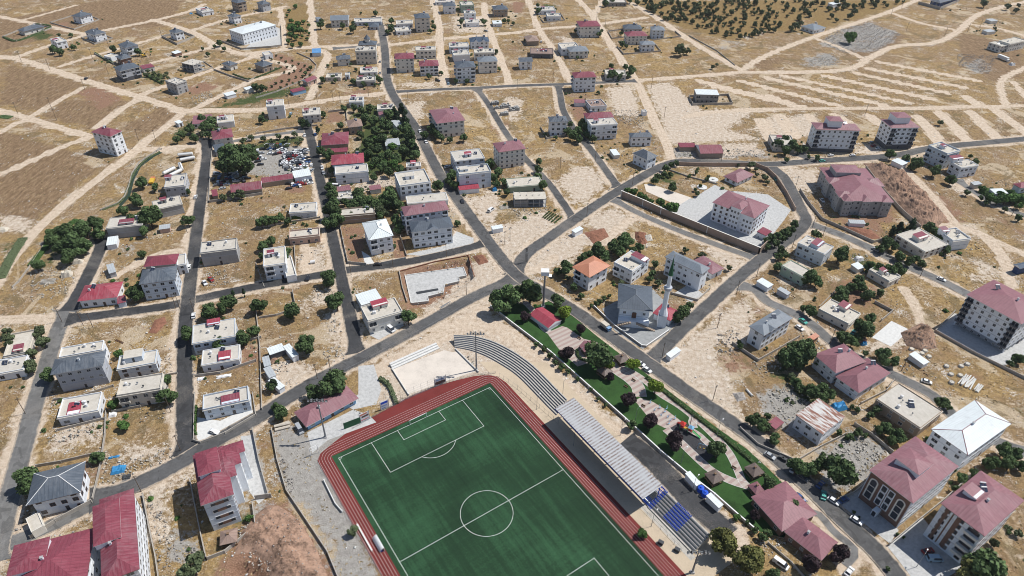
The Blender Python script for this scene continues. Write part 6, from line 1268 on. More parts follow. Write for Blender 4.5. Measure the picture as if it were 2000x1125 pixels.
 # trees: leafy crowns of many small faces round limbs
def leaf_mesh(name,mat,seed,shape,n=1500,leaf=.105):
 r=np.random.RandomState(seed)
 if shape=='round':nb,ex,br=15,(0.72,0.72,0.55),(0.26,0.42)
 elif shape=='neat':nb,ex,br=12,(0.55,0.55,0.50),(0.38,0.50)
 elif shape=='loose':nb,ex,br=13,(0.80,0.78,0.60),(0.18,0.34)
 elif shape=='column':nb,ex,br=13,(0.30,0.30,2.4),(0.42,0.60)
 elif shape=='cone':nb,ex,br=14,(0.6,0.6,1.1),(0.25,0.45)
 else:nb,ex,br=9,(0.75,0.75,0.30),(0.30,0.45)
 C,R=[],[]
 for i in range(nb):
  d=r.normal(size=3);d/=np.linalg.norm(d);k=r.uniform(.45,1.0)
  c=d*np.array(ex)*k
  if shape=='cone':f=(c[2]+1.1)/2.2;c[:2]*=(1.15-f);rr=r.uniform(*br)*(1.25-.8*f)
  elif shape=='column':f=abs(c[2])/2.4;rr=r.uniform(*br)*(1.1-.55*f)
  else:rr=r.uniform(*br)
  C.append(c);R.append(rr)
 C,R=np.array(C),np.array(R);w_=R**2/(R**2).sum();idx=r.choice(nb,n,p=w_)
 d=r.normal(size=(n,3));d/=np.linalg.norm(d,axis=1)[:,None];rad=R[idx]*r.uniform(.78,1.10,n)
 pos=C[idx]+d*rad[:,None]
 nrm=d+r.normal(size=(n,3))*.55;nrm/=np.linalg.norm(nrm,axis=1)[:,None]
 t=np.cross(nrm,r.normal(size=(n,3)));t/=np.linalg.norm(t,axis=1)[:,None];bt=np.cross(nrm,t)
 s=leaf*r.uniform(.6,1.35,n)[:,None]
 V=np.stack([pos-t*s-bt*s*.6,pos+t*s-bt*s*.7,pos+t*s*.8+bt*s*.7,pos-t*s*.9+bt*s*.6],1).reshape(-1,3)
 F=np.arange(4*n).reshape(-1,4);tint=np.repeat(np.clip(r.normal(.5,.16,nb)[idx]+r.normal(0,.14,n),0,1),4)
 V=list(map(tuple,V));F=[tuple(f)for f in F];tint=list(tint)
 for i in range(nb):  # inner leaf masses that keep the sky from showing straight through
  k0=len(V);cr=R[i]*.80
  pts=[]
  for a in range(5):
   ph=math.pi*a/4
   for b_ in range(7):th=2*math.pi*b_/7;q=C[i]+cr*r.uniform(.8,1.1)*np.array([math.sin(ph)*math.cos(th),math.sin(ph)*math.sin(th),math.cos(ph)]);V.append(tuple(q));tint.append(.38)
  for a in range(4):
   for b_ in range(7):F.append((k0+a*7+b_,k0+a*7+(b_+1)%7,k0+(a+1)*7+(b_+1)%7,k0+(a+1)*7+b_))
 me=bpy.data.meshes.new(name);me.from_pydata(V,[],F);me.materials.append(MATS[mat]);at=me.attributes.new("tint",'FLOAT','POINT');at.data.foreach_set("value",np.array(tint,np.float32));me.update();return me
def trunk_mesh(h0,h1,r0,seed,limbs=5,spread=.55):
 m=MB();r=random.Random(seed);m.tube((0,0,0),(0.02,0.01,h0),r0,"bark",7,r1=r0*.72)
 for k in range(limbs):
  a=2*math.pi*k/max(1,limbs)+r.uniform(-.4,.4);e=(spread*math.cos(a)*r.uniform(.6,1),spread*math.sin(a)*r.uniform(.6,1),h1*r.uniform(.75,1.0));m.tube((0.02,.01,h0*.92),e,r0*.55,"bark",5,r1=r0*.2)
 return m.mesh("trunk")
 # kind: leaf material, shape, crown centre height/half width, trunk height, number of variants, description
KINDS=dict(
dark=("dark",'round',1.15,.55,5,"dark leafy tree"),loose=("dark",'loose',1.15,.6,4,"small loose tree"),olive=("olive",'loose',1.1,.55,4,"grey-green tree"),
lime=("lime",'neat',1.15,.7,2,"lime-green tree"),plum=("plum",'neat',1.2,.6,3,"purple plum tree"),cyp=("cypress",'column',2.7,.3,2,"narrow cypress"),
con=("cypress",'cone',1.5,.5,2,"pointed conifer"),yel=("yellow",'round',1.15,.5,2,"yellow-green tree"),bri=("bright",'round',1.05,.5,3,"bright green tree"),orc=("orchard",'loose',1.0,.6,4,"orchard tree"))
PROTO={}
for kk,(mat,shape,ch,th,nv,ds)in KINDS.items():
 PROTO[kk]=[]
 for i in range(nv):
  nl=700 if kk=='orc' else 2600 if kk in('dark','yel','plum','lime')else 1700
  cm=leaf_mesh("crown","leaf_"+mat,100+i*17+len(kk)*7+ord(kk[0]),shape,nl,.125 if kk=='orc' else.078 if nl>2000 else.095)
  PROTO[kk].append((cm,trunk_mesh(th,ch,.085 if kk!='cyp' else.12,i,6,.6 if shape!='column' else.15),ch))
TREES,SPEC=[],[]
def tree(px,py,w_,kind,group=None,label=None):SPEC.append((px,py,w_,kind,group,label))
def place(px,py,w_,kind):
 """crown centre and crown width on the photo -> foot on the ground and half width in metres"""
 i=rnd.randrange(len(PROTO[kind]));ch=PROTO[kind][i][2];g0=G(px,py);R_=w_/2/ppm(g0[0],g0[1])*1.0
 for _ in range(4):g0=G(px,py,ch*R_);R_=w_/2/ppm(g0[0],g0[1],ch*R_)*1.0
 return g0,R_*(1.15 if kind=='cyp' else 1),i
def grow_trees(cap=292):
 SPEC.sort(key=lambda q:-q[2]);V,F,M,TN=[],[],[],[];mats=[];nv=0
 for q,(px,py,w_,kind,group,label)in enumerate(SPEC):
  g0,R_,i=place(px,py,w_,kind);cm,tmh,ch=PROTO[kind][i];rz=rnd.uniform(0,6.28)
  if q<cap:
   t=empty("tree" if kind not in('cyp','con')else 'conifer_tree',(g0[0],g0[1],0),rz);t.scale=(R_,R_,R_*rnd.uniform(.93,1.07));part(t,"crown",cm,(0,0,ch));part(t,"trunk",tmh,(0,0,0));t["category"]="tree"
   TREES.append(dict(o=t,px=px,py=py,k=kind,group=group,label=label));continue
  if(kind,i)not in LOW:  # the many small trees share a lighter crown, with its trunk
   mat,shape=KINDS[kind][:2];me=leaf_mesh("low","leaf_"+mat,500+i+len(LOW)*3,shape,260,.17);co=np.zeros(len(me.vertices)*3);me.vertices.foreach_get("co",co);co=co.reshape(-1,3)+(0,0,ch);tn=np.zeros(len(co));me.attributes["tint"].data.foreach_get("value",tn)
   f=[tuple(p.vertices)for p in me.polygons];k0=len(co);tr=np.array([(.09*math.cos(a),.09*math.sin(a),z)for z in(0,ch)for a in np.arange(0,6.2,1.5708)]);LOW[kind,i]=(np.vstack([co,tr]),f,[(k0+a,k0+(a+1)%4,k0+4+(a+1)%4,k0+4+a)for a in range(4)],np.append(tn,[.5]*8),"leaf_"+mat)
  co,f,ft,tn,mat=LOW[kind,i]
  for mm in(mat,"bark"):
   if mm not in mats:mats.append(mm)
  c_,s_=math.cos(rz)*R_,math.sin(rz)*R_;V.append(np.stack([co[:,0]*c_-co[:,1]*s_+g0[0],co[:,0]*s_+co[:,1]*c_+g0[1],co[:,2]*R_],1));F+=[tuple(k+nv for k in p)for p in f+ft];M+=[mats.index(mat)]*len(f)+[mats.index("bark")]*4;TN.append(np.clip(tn+rnd.uniform(-.15,.15),0,1));nv+=len(co)
 me=bpy.data.meshes.new("trees");me.from_pydata(np.vstack(V).tolist(),[],F)
 for mm in mats:me.materials.append(MATS[mm])
 me.polygons.foreach_set("material_index",M);at=me.attributes.new("tint",'FLOAT','POINT');at.data.foreach_set("value",np.concatenate(TN).astype(np.float32));tag(link(bpy.data.objects.new("trees",me)),"the many smaller and farther trees of the gardens, yards and hillside orchard",None,None,"stuff")
LOW={}
T=lambda kind,s:[tree(*map(float,q.split(',')[:3]),kind)for q in s.split()]
# near foreground
T('yel',"1414,1058,62 1466,1092,66 1905,1118,70");T('dark',"1644,920,66 1600,905,40 1925,1105,90 1556,912,40 1578,915,36 1548,985,36")
T('plum',"1585,1100,44 1640,1082,44 1475,1006,24 1319,862,42 1268,822,36 1227,778,36 1105,688,34 1193,736,20 1133,640,24 1027,616,24")
T('dark',"988,582,62 1036,565,58 1170,692,62 1402,878,42 1086,588,34 1008,572,34 1500,945,32 1546,986,32");T('lime',"1103,609,34 1281,755,36 1238,710,30 1188,711,26")
T('loose',"1048,672,14 1062,680,16 1074,694,16 1085,707,14 1097,715,18 1110,724,14 1154,760,10 1168,778,10 1183,790,10 1234,830,26 1128,739,12");T('bri',"1255,1042,22 1440,1010,18")
T('dark',"648,748,62 615,765,38 547,806,32 540,795,24");T('olive',"376,1106,58 690,1036,26");T('dark',"48,941,58 189,893,30 92,731,34 320,740,34 325,775,40 363,652,34");T('bri',"232,690,20 240,830,26 485,1012,18 220,790,24")
T('olive',"60,714,34 77,648,30 82,668,30 20,665,30 60,690,24 10,650,24");T('dark',"505,598,34 568,605,38 656,588,44 595,673,44 532,752,26 447,588,34 408,608,36 432,602,26 475,660,34 495,645,26 430,670,30 797,620,34 639,543,38")
T('cyp',"455,573,9 476,572,8 1784,440,18 1745,452,16");T('con',"1758,445,26 1770,450,22 533,748,26");T('dark',"262,575,34 274,560,26 172,572,22")
T('dark',"105,468,34 125,455,44 145,470,48 165,445,44 185,440,36 160,480,38 120,482,34 130,500,34 75,516,26 190,455,30 97,458,30 290,420,48 258,432,30 240,410,24 275,355,26 262,388,26 302,365,18 368,374,14 366,430,28 283,450,24 278,495,18 270,395,22")
T('dark',"462,310,72 440,322,40 485,300,40 445,295,40");T('olive',"470,378,22 455,382,16 435,385,18")
# middle street and gardens
T('dark',"645,365,24 648,378,28 650,395,28 648,412,38 655,428,34 640,300,26 652,330,22 628,295,20 640,435,26 688,400,30 705,388,34 720,395,36 735,402,30 755,385,40 770,395,38 700,375,26 715,408,24 740,420,22 775,430,30 778,445,24 762,375,30 672,394,18")
T('olive',"748,412,30 690,418,22 785,415,24");T('dark',"555,500,22 546,425,20 562,432,18 535,430,22 520,430,26 510,435,22 528,470,22 513,480,24 510,500,18 560,490,18")
T('dark',"720,280,26 735,290,24 745,270,26 760,300,24 775,310,26 790,295,28 800,280,24 718,300,22 730,315,22 745,325,24 760,335,22 715,335,20 735,255,22 755,245,26 772,260,22 790,250,26 800,262,26 808,285,26 812,300,22 742,308,22 780,330,20 728,235,24 712,230,22 760,222,24 745,238,20 705,262,18 700,300,18 728,345,20 705,215,18 722,210,18")
T('bri',"770,322,22 752,318,18 765,285,20 735,270,18 725,322,18");T('con',"785,212,26 775,225,22 790,232,22 797,247,22 803,262,22 797,278,24 812,290,20 770,215,18 620,252,14 600,240,16");T('dark',"665,245,16 690,210,18 672,212,14 630,222,16 590,240,20 510,232,18 805,305,16")
T('dark',"842,250,22 850,260,22 862,268,18 878,272,14 830,262,18 905,268,18");T('dark',"882,342,24 876,352,20 888,360,20 960,318,24 975,335,24 963,345,22 950,325,20 855,362,24 985,355,18 990,375,16 1052,330,18 1050,345,18 1060,360,22 1053,315,16 770,480,10 893,436,14 948,330,18 970,358,18")
T('dark',"410,238,30 395,248,24 370,250,22 425,255,18 395,230,20 380,268,20 355,262,18 345,272,16 405,262,16 440,252,10");T('olive',"420,232,16 395,262,16")
T('olive',"500,300,14 515,270,14 530,275,14 545,265,14 560,270,14 575,262,14 490,268,14 475,275,16 588,272,12 540,285,12 520,285,12 495,285,12 560,285,12 580,280,12")
# top left villas, orchards
T('dark',"222,95,16 252,102,10 270,100,16 104,95,18 118,100,16 143,92,12 138,68,10 428,83,14 437,95,10 419,90,8 406,105,10 115,68,8 395,95,8");T('olive',"290,138,9 300,142,9 310,145,9 320,148,9 298,150,9 308,154,9 318,158,9 328,152,9 286,146,9 325,143,9")
T('orc',"520,110,6 530,115,6 540,108,6 550,112,6 545,122,6 558,120,6 570,118,6 560,130,6 572,128,6 583,124,6 595,128,6 575,138,6 588,136,7 600,135,7 605,145,6 590,148,7 578,150,6 565,155,7 550,158,7 538,162,7 560,165,6 572,162,6 585,160,7 596,155,7 548,170,7 530,168,7 520,172,7 508,176,8 512,168,6 565,143,6 555,140,6")
T('dark',"500,170,18 512,170,14 606,132,9 596,142,9");T('bri',"572,55,22 586,58,18 582,45,14 578,72,14 568,68,16 562,80,12 600,75,8 592,42,10 568,40,12 576,12,10 565,20,8 560,30,8 598,60,8 590,70,8 570,88,12 588,85,12 603,48,8 603,65,8")
T('dark',"625,48,16 628,40,10 668,50,14 689,55,18 690,45,10 705,25,6 733,25,12 764,40,14 763,55,18 757,62,12 715,48,8 848,52,12 845,42,8 840,60,10 901,42,12 945,42,14 915,8,8 985,40,10 993,40,8 972,44,8 895,18,8 650,150,10 640,128,7 685,125,7 695,135,8 630,155,14 655,157,10 712,130,8 725,150,10 735,150,10 742,155,14 690,158,14 710,163,12 705,148,8 733,165,8")
T('dark',"811,110,6 862,142,10 838,148,12 890,158,12 912,158,12");T('dark',"970,100,10 930,128,8 975,135,8 902,95,6 1052,20,14 1050,10,10 1084,18,8 1183,5,14 1195,2,12 1230,0,12 1124,60,8 1170,66,12 1175,60,8 1215,85,14 1223,90,10 1213,65,9 1128,112,8 1130,106,7 1255,68,8 1026,78,8 1002,45,8")
T('olive',"1330,95,26 1342,98,16 1322,96,14 1392,130,10 1400,126,8");T('dark',"1198,145,22 1210,150,14 1232,137,22 1222,130,14 1194,128,12 1188,150,10 1226,145,14 1168,180,8 1215,146,12")
T('dark',"1137,240,24 1148,250,24 1130,255,22 1120,262,24 1108,255,18 1113,242,12 1145,262,16 1158,270,16 1085,268,10 1065,262,8 1130,272,18");T('bri',"1130,270,16 1153,268,12 1114,240,10")
# school
T('bri',"1226,372,18 1238,375,20 1252,382,22 1272,392,14 1290,395,22 1302,405,20 1315,405,30 1262,388,14");T('dark',"1300,328,16 1311,322,14 1297,340,14 1284,345,16 1278,352,16 1310,340,12 1322,318,14 1314,365,20 1360,336,10 1384,345,9 1345,345,8 1380,350,10 1363,330,8 1362,378,12 1358,370,9 1348,342,7 1368,362,8")
T('olive',"1467,320,20 1477,330,10 1442,322,8 1478,340,10 1495,345,16 1500,355,12");T('dark',"1498,470,18 1508,465,20 1520,460,20 1533,452,20 1545,448,20 1553,438,20 1500,482,16 1515,475,18 1530,466,16 1540,458,16 1527,488,20 1521,500,18 1520,520,22 1535,498,16 1592,455,18 1600,460,14")
T('dark',"1195,480,32 1215,470,36 1225,465,30 1170,488,34 1180,500,26 1150,498,24 1140,505,26 1250,482,20 1103,522,34 1090,530,20 1210,490,26 1235,490,22 1280,515,16 1274,535,18 1270,545,16 1164,490,24");T('olive',"1338,488,16 1370,496,18 1424,523,14 1285,552,18 1110,542,14 1215,552,16")
T('dark',"1165,592,12 1172,588,12 1180,582,12 1155,597,10 1190,578,10 1135,578,14 1329,612,34 1320,620,24 1340,604,24 1347,596,18 1120,560,18");T('dark',"1446,676,14 1443,668,12 1498,680,8")
# right
T('dark',"1520,280,24 1532,272,20 1550,282,26 1560,290,20 1537,292,22 1570,290,16 1580,306,10 1597,308,14 1536,312,12");T('bri',"1662,72,26");T('dark',"1740,302,22 1752,312,10 1792,318,26 1770,308,18 1825,332,26 1858,350,22 1780,325,16 1889,376,14 1917,386,12 1927,395,12 1964,408,12 1905,315,14 1895,305,10 1940,386,10 1990,425,16")
T('olive',"1838,238,14 1943,55,8 1945,60,6 1968,12,14 1985,20,12 1925,5,18 1990,10,10");T('bri',"1935,385,24 1950,390,24 1965,388,26 1980,385,26 1995,388,22 1955,378,18 1975,376,18 1920,368,16 1990,400,18")
T('dark',"1640,496,38 1588,540,34 1595,550,26 1574,545,24 1817,445,28 1830,452,24 1730,475,28 1745,480,22 1720,485,20 1760,500,24 1775,510,22 1790,505,18 1800,515,18 1850,485,16 1835,465,18 1850,490,16 1715,522,24 1700,520,24 1740,530,28 1760,528,24 1755,520,20 1715,530,18 1680,545,20 1692,575,26 1685,560,24 1700,575,20 1665,560,22 1650,565,18 1675,550,18 1645,578,34 1638,565,22 1720,572,18")
T('dark',"1585,607,26 1570,602,16 1560,690,62 1540,700,44 1575,680,40 1600,705,26 1650,660,30 1665,668,26 1640,655,18 1690,640,44 1700,620,24 1680,655,24 1730,695,38 1745,705,24 1715,690,24 1590,765,34 1605,775,28 1620,770,26 1575,760,24 1555,745,22 1560,755,20 1595,790,22 1630,700,14 1690,690,14 1672,740,10")
T('dark',"1550,675,34 1530,690,22 1608,755,26 1840,785,28 1852,795,18 1712,800,20 1700,810,18 1735,835,30 1755,850,34 1720,840,22 1745,860,24 1675,800,14 1665,795,12 1960,880,40 1975,905,36 1945,900,26 1985,885,30 1860,915,16 1880,935,24 1905,925,22 1930,905,26 1995,910,26 1870,955,20 1990,700,24 1975,710,16 1675,843,22 1660,852,18 1690,850,14 1640,845,16")
T('dark',"1468,822,26 1480,815,20 1490,828,28 1500,835,20 1515,855,26 1500,812,16 1510,860,20 1735,1111,12");T('olive',"1560,720,22 1548,735,18 1575,1045,14 1990,1040,20 1940,1060,22")
T('dark',"1480,1095,24 1490,1050,22 1500,1040,20 1475,1035,16 1460,1020,12 1753,1043,8 1765,1050,8 1668,1000,8 1678,1010,6 1510,1120,30");T('plum',"1470,1003,14")
# orchard on the brown hillside, scattered through its outline
def scatter(poly,n_,wlo,whi,kind,mind,lab,grp,seed,hint=None):
 r=random.Random(seed);xs_,ys_=[p[0]for p in poly],[p[1]for p in poly];got=[];tr=0;A=np.array(poly)
 while len(got)<n_ and tr<12000:
  tr+=1;x,y=r.uniform(min(xs_),max(xs_)),r.uniform(min(ys_),max(ys_))
  if not inside(poly,np.array([[x]]),np.array([[y]]))[0,0]:continue
  if any(abs(x-a)<mind and abs(y-b_)<mind*.55 for a,b_ in got):continue
  got.append((x,y));tree(x,y,r.uniform(wlo,whi),kind,grp,lab)
scatter([(1240,0),(1800,0),(1700,15),(1600,22),(1560,45),(1500,62),(1440,75),(1380,60),(1300,35),(1262,15)],190,6,14,'orc',7,"small olive-green tree in the orchard on the brown hillside, top right","orchard trees on the brown hillside",5)
scatter([(1262,8),(1330,4),(1390,20),(1370,42),(1300,38)],14,10,17,'orc',8,"small olive-green tree in the orchard on the brown hillside, top right","orchard trees on the brown hillside",9)
T('olive',"1555,50,18 1545,55,14 1565,45,12 1670,22,14 1660,30,14 1625,30,12 1635,38,10")
grow_trees()
# ---- hedges and shrubs
def leafy_strip(name,label,pts,wd,ht,mat="leaf_dark",dens=26,cat=None,world=False,seed=1,z0=0.0):
 P=smooth(pts if world else gp(pts),1.0);r=np.random.RandomState(seed);V,F,tn=[],[],[]
 for a,b_ in zip(P,P[1:]):
  t=(b_-a).normalized();nn=Vector((-t.y,t.x));L_=(b_-a).length;lum=1+.25*math.sin(a.x*1.3)*math.cos(a.y*1.7)
  for k in range(int(dens*L_)):
   s_,q=r.uniform(0,1),r.uniform(-1,1);h_=ht*lum*(1-.35*q*q)*(r.uniform(.05,1)if abs(q)>.75 else r.uniform(.75,1.05));c=a.lerp(b_,s_)+nn*q*wd/2*lum
   d=r.normal(size=3);d[2]=abs(d[2])+.4;d/=np.linalg.norm(d);x=np.cross(d,r.normal(size=3));x/=np.linalg.norm(x);y=np.cross(d,x);s2=r.uniform(.12,.26);o_=np.array([c.x,c.y,z0+h_]);k0=len(V)
   V+=[tuple(o_-x*s2-y*s2),tuple(o_+x*s2-y*s2*.8),tuple(o_+x*s2*.8+y*s2),tuple(o_-x*s2+y*s2*.9)];F.append((k0,k0+1,k0+2,k0+3));tn+=[np.clip(r.normal(.5,.2),0,1)]*4
  k0=len(V);w2,h2=wd*.42,ht*.72
  for q,z in((a+nn*w2,0),(a+nn*w2*.8,h2),(a-nn*w2*.8,h2),(a-nn*w2,0),(b_+nn*w2,0),(b_+nn*w2*.8,h2),(b_-nn*w2*.8,h2),(b_-nn*w2,0)):V.append((q.x,q.y,z0+z));tn.append(.4)
  F+=[(k0,k0+1,k0+5,k0+4),(k0+1,k0+2,k0+6,k0+5),(k0+2,k0+3,k0+7,k0+6),(k0,k0+3,k0+2,k0+1),(k0+4,k0+5,k0+6,k0+7)]
 me=bpy.data.meshes.new(name);me.from_pydata(V,[],F);me.materials.append(MATS[mat]);at=me.attributes.new("tint",'FLOAT','POINT');at.data.foreach_set("value",np.array(tn,np.float32));o=link(bpy.data.objects.new(name,me));tag(o,label,cat);return o
leafy_strip("hedge","long clipped hedge between the park and the main road",[(1262,738),(1330,792),(1400,846),(1460,895),(1505,940)],1.6,1.1,cat="hedge")
leafy_strip("hedge","ivy hedge covering the front of the flat-roofed house on the middle street",[(570,427),(618,423)],1.6,2.6,"leaf_bright",cat="hedge")
leafy_strip("hedge","low hedge ring around the far-left grey bungalow's yard",[(8,74),(36,80),(98,54),(72,48)],2.2,1.4,cat="hedge",dens=16)
leafy_strip("hedge","dark hedge around the pale garages below the upper slate-roofed house",[(186,105),(208,118),(222,125)],1.8,1.5,cat="hedge",dens=16)
leafy_strip("hedge","hedge along the small field beside the bare concrete shell",[(281,145),(318,165)],2.0,1.5,cat="hedge",dens=16)
leafy_strip("hedge","curved hedge under the six-sided park pavilion",[(1127,684),(1128,695),(1138,704),(1155,706)],1.2,1.0,cat="hedge")
leafy_strip("hedge","low hedge round the villa with narrow lawns",[(455,145),(485,155),(512,148),(550,132)],1.4,1.0,cat="hedge",dens=16)
leafy_strip("hedge","reeds growing in the bottom of the canal ditch",[(312,297),(285,312),(262,338),(248,372),(235,395),(200,411)],1.3,.6,"leaf_olive",cat="reeds",dens=10)
leafy_strip("hedge","dark green patch of vegetable rows by the dry field",[(0,228),(22,230)],6,.8,cat="hedge",dens=20)
for i,(x,y)in enumerate([(1060,415),(1064,417),(1068,419),(1072,421),(1077,424),(1083,426)]):
 leafy_strip("crop_row","row of green crops on the dry plot beside the road fork",[(x,y+10),(x+14,y-2)],.8,.6,cat="crop row",dens=16,seed=i)["group"]="green crop rows"
leafy_strip("shrub_line","mass of green climbing plants at the right edge around the white canopy roof",[(1915,372),(1950,384),(2010,394)],11,2.2,"leaf_bright",cat="climbing plants",dens=90)
leafy_strip("shrub_line","line of wild shrubs behind the tall court fence",[(742,740),(760,755),(775,790)],2.2,1.6,"leaf_olive",cat="shrubs",dens=12)
leafy_strip("shrub_line","line of ivy along the black gate side of the left street",[(384,795),(381,840),(384,850)],.9,1.2,"leaf_bright",cat="shrubs",dens=18)
leafy_strip("shrub_line","weedy shrubs between the ditch wall and the big dark trees",[(150,430),(110,460),(60,520)],4,1.2,"leaf_bright",cat="shrubs",dens=14)
leafy_strip("shrub_line","green weeds along the left field's edge track",[(45,465),(20,505),(0,545)],6,.5,"leaf_olive",cat="shrubs",dens=18)
# vehicles
def car_parts(kind):
 """local x = length"""
 if kind=='car':L_,W_,prof,cab=4.3,1.75,[(-2.15,.45),(-2.1,.85),(-1.55,.98),(1.0,.95),(1.95,.82),(2.15,.55),(2.15,.3),(-2.15,.3)],[(-1.75,.95),(-1.25,1.42),(.25,1.45),(1.05,.95)]
 elif kind=='van':L_,W_,prof,cab=5.2,1.95,[(-2.6,.4),(-2.6,1.1),(1.6,1.1),(2.45,.95),(2.6,.6),(2.6,.3),(-2.6,.3)],[(-2.55,1.1),(-2.5,2.05),(1.2,2.05),(2.05,1.1)]
 m=MB();h=W_/2
 for s in(-1,1):
  P=[(x,s*h,z)for x,z in prof];m.face(P if s<0 else P[::-1],"car_paint")
 for i in range(len(prof)):
  a,b_=prof[i],prof[(i+1)%len(prof)];m.face([(a[0],h,a[1]),(b_[0],h,b_[1]),(b_[0],-h,b_[1]),(a[0],-h,a[1])][::-1],"car_paint")
 t0,t1=cab[1],cab[2];k=.80
 m.face([(t0[0],-h*k,t0[1]+.01),(t1[0],-h*k,t1[1]+.01),(t1[0],h*k,t1[1]+.01),(t0[0],h*k,t0[1]+.01)],"car_paint")
 if kind=='van':
  for s in(-1,1):m.face([(cab[0][0],s*h*.97,1.1),(-1.0,s*h*.97,1.1),(-1.0,s*h*k*1.0,2.05),(t0[0],s*h*k,2.05)][::-1 if s>0 else 1],"car_paint")
 body=m.mesh("body");m=MB()
 lo=[(cab[0][0],h*.94),(cab[3][0],h*.94)]
 A=[(cab[0][0],-h*.93,cab[0][1]),(cab[3][0],-h*.93,cab[3][1]),(cab[3][0],h*.93,cab[3][1]),(cab[0][0],h*.93,cab[0][1])];Bq=[(t0[0],-h*k,t0[1]),(t1[0],-h*k,t1[1]),(t1[0],h*k,t1[1]),(t0[0],h*k,t0[1])]
 for i in range(4):j=(i+1)%4;m.face([A[i],A[j],Bq[j],Bq[i]],"glass")
 glass=m.mesh("windows");m=MB();m.tube((0,-.11,0),(0,.11,0),.33,"tyre",12);m.tube((0,-.12,0),(0,.12,0),.18,"metal_grey",8);wheel=m.mesh("wheel");m=MB();m.box(-.03,-.18,-.08,.03,.18,.08,"tank_white",bottom=True);return body,glass,wheel,m.mesh("headlight"),L_,W_
CP={k:car_parts(k)for k in('car','van')}
CARC=dict(white=(.72,.73,.73),silver=(.36,.38,.40),black=(.02,.02,.025),blue=(.03,.08,.22),red=(.25,.02,.02),teal=(.08,.38,.32),beige=(.45,.40,.3),grey=(.15,.16,.17),yellow=(.5,.36,.04),lightblue=(.35,.48,.58))
def car(px,py,dx,dy,col,label,kind='car',simple=False,group=None):
 g_=G(px,py,.7);q=G(px+dx,py+dy,.7);ang=math.atan2(q[1]-g_[1],q[0]-g_[0]);b_,gl,wh,hl,L_,W_=CP[kind]
 t=empty("parked_car" if kind=='car' else "parked_van",(*g_,0.07),ang);tag(t,label,'car' if kind=='car' else 'van',group);part(t,"body",b_,(0,0,0)).color=(*CARC[col],1);part(t,"windows",gl,(0,0,0))
 for x in(-L_*.31,L_*.31):
  for y in(-W_/2+.08,W_/2-.08):part(t,"wheel",wh,(x,y,.33))
 for y in(-W_/2+.3,W_/2-.3):part(t,"headlight",hl,(L_/2,y,.62))
 OCC.append([(g_[0]-2,g_[1]-2),(g_[0]+2,g_[1]-2),(g_[0]+2,g_[1]+2),(g_[0]-2,g_[1]+2)])
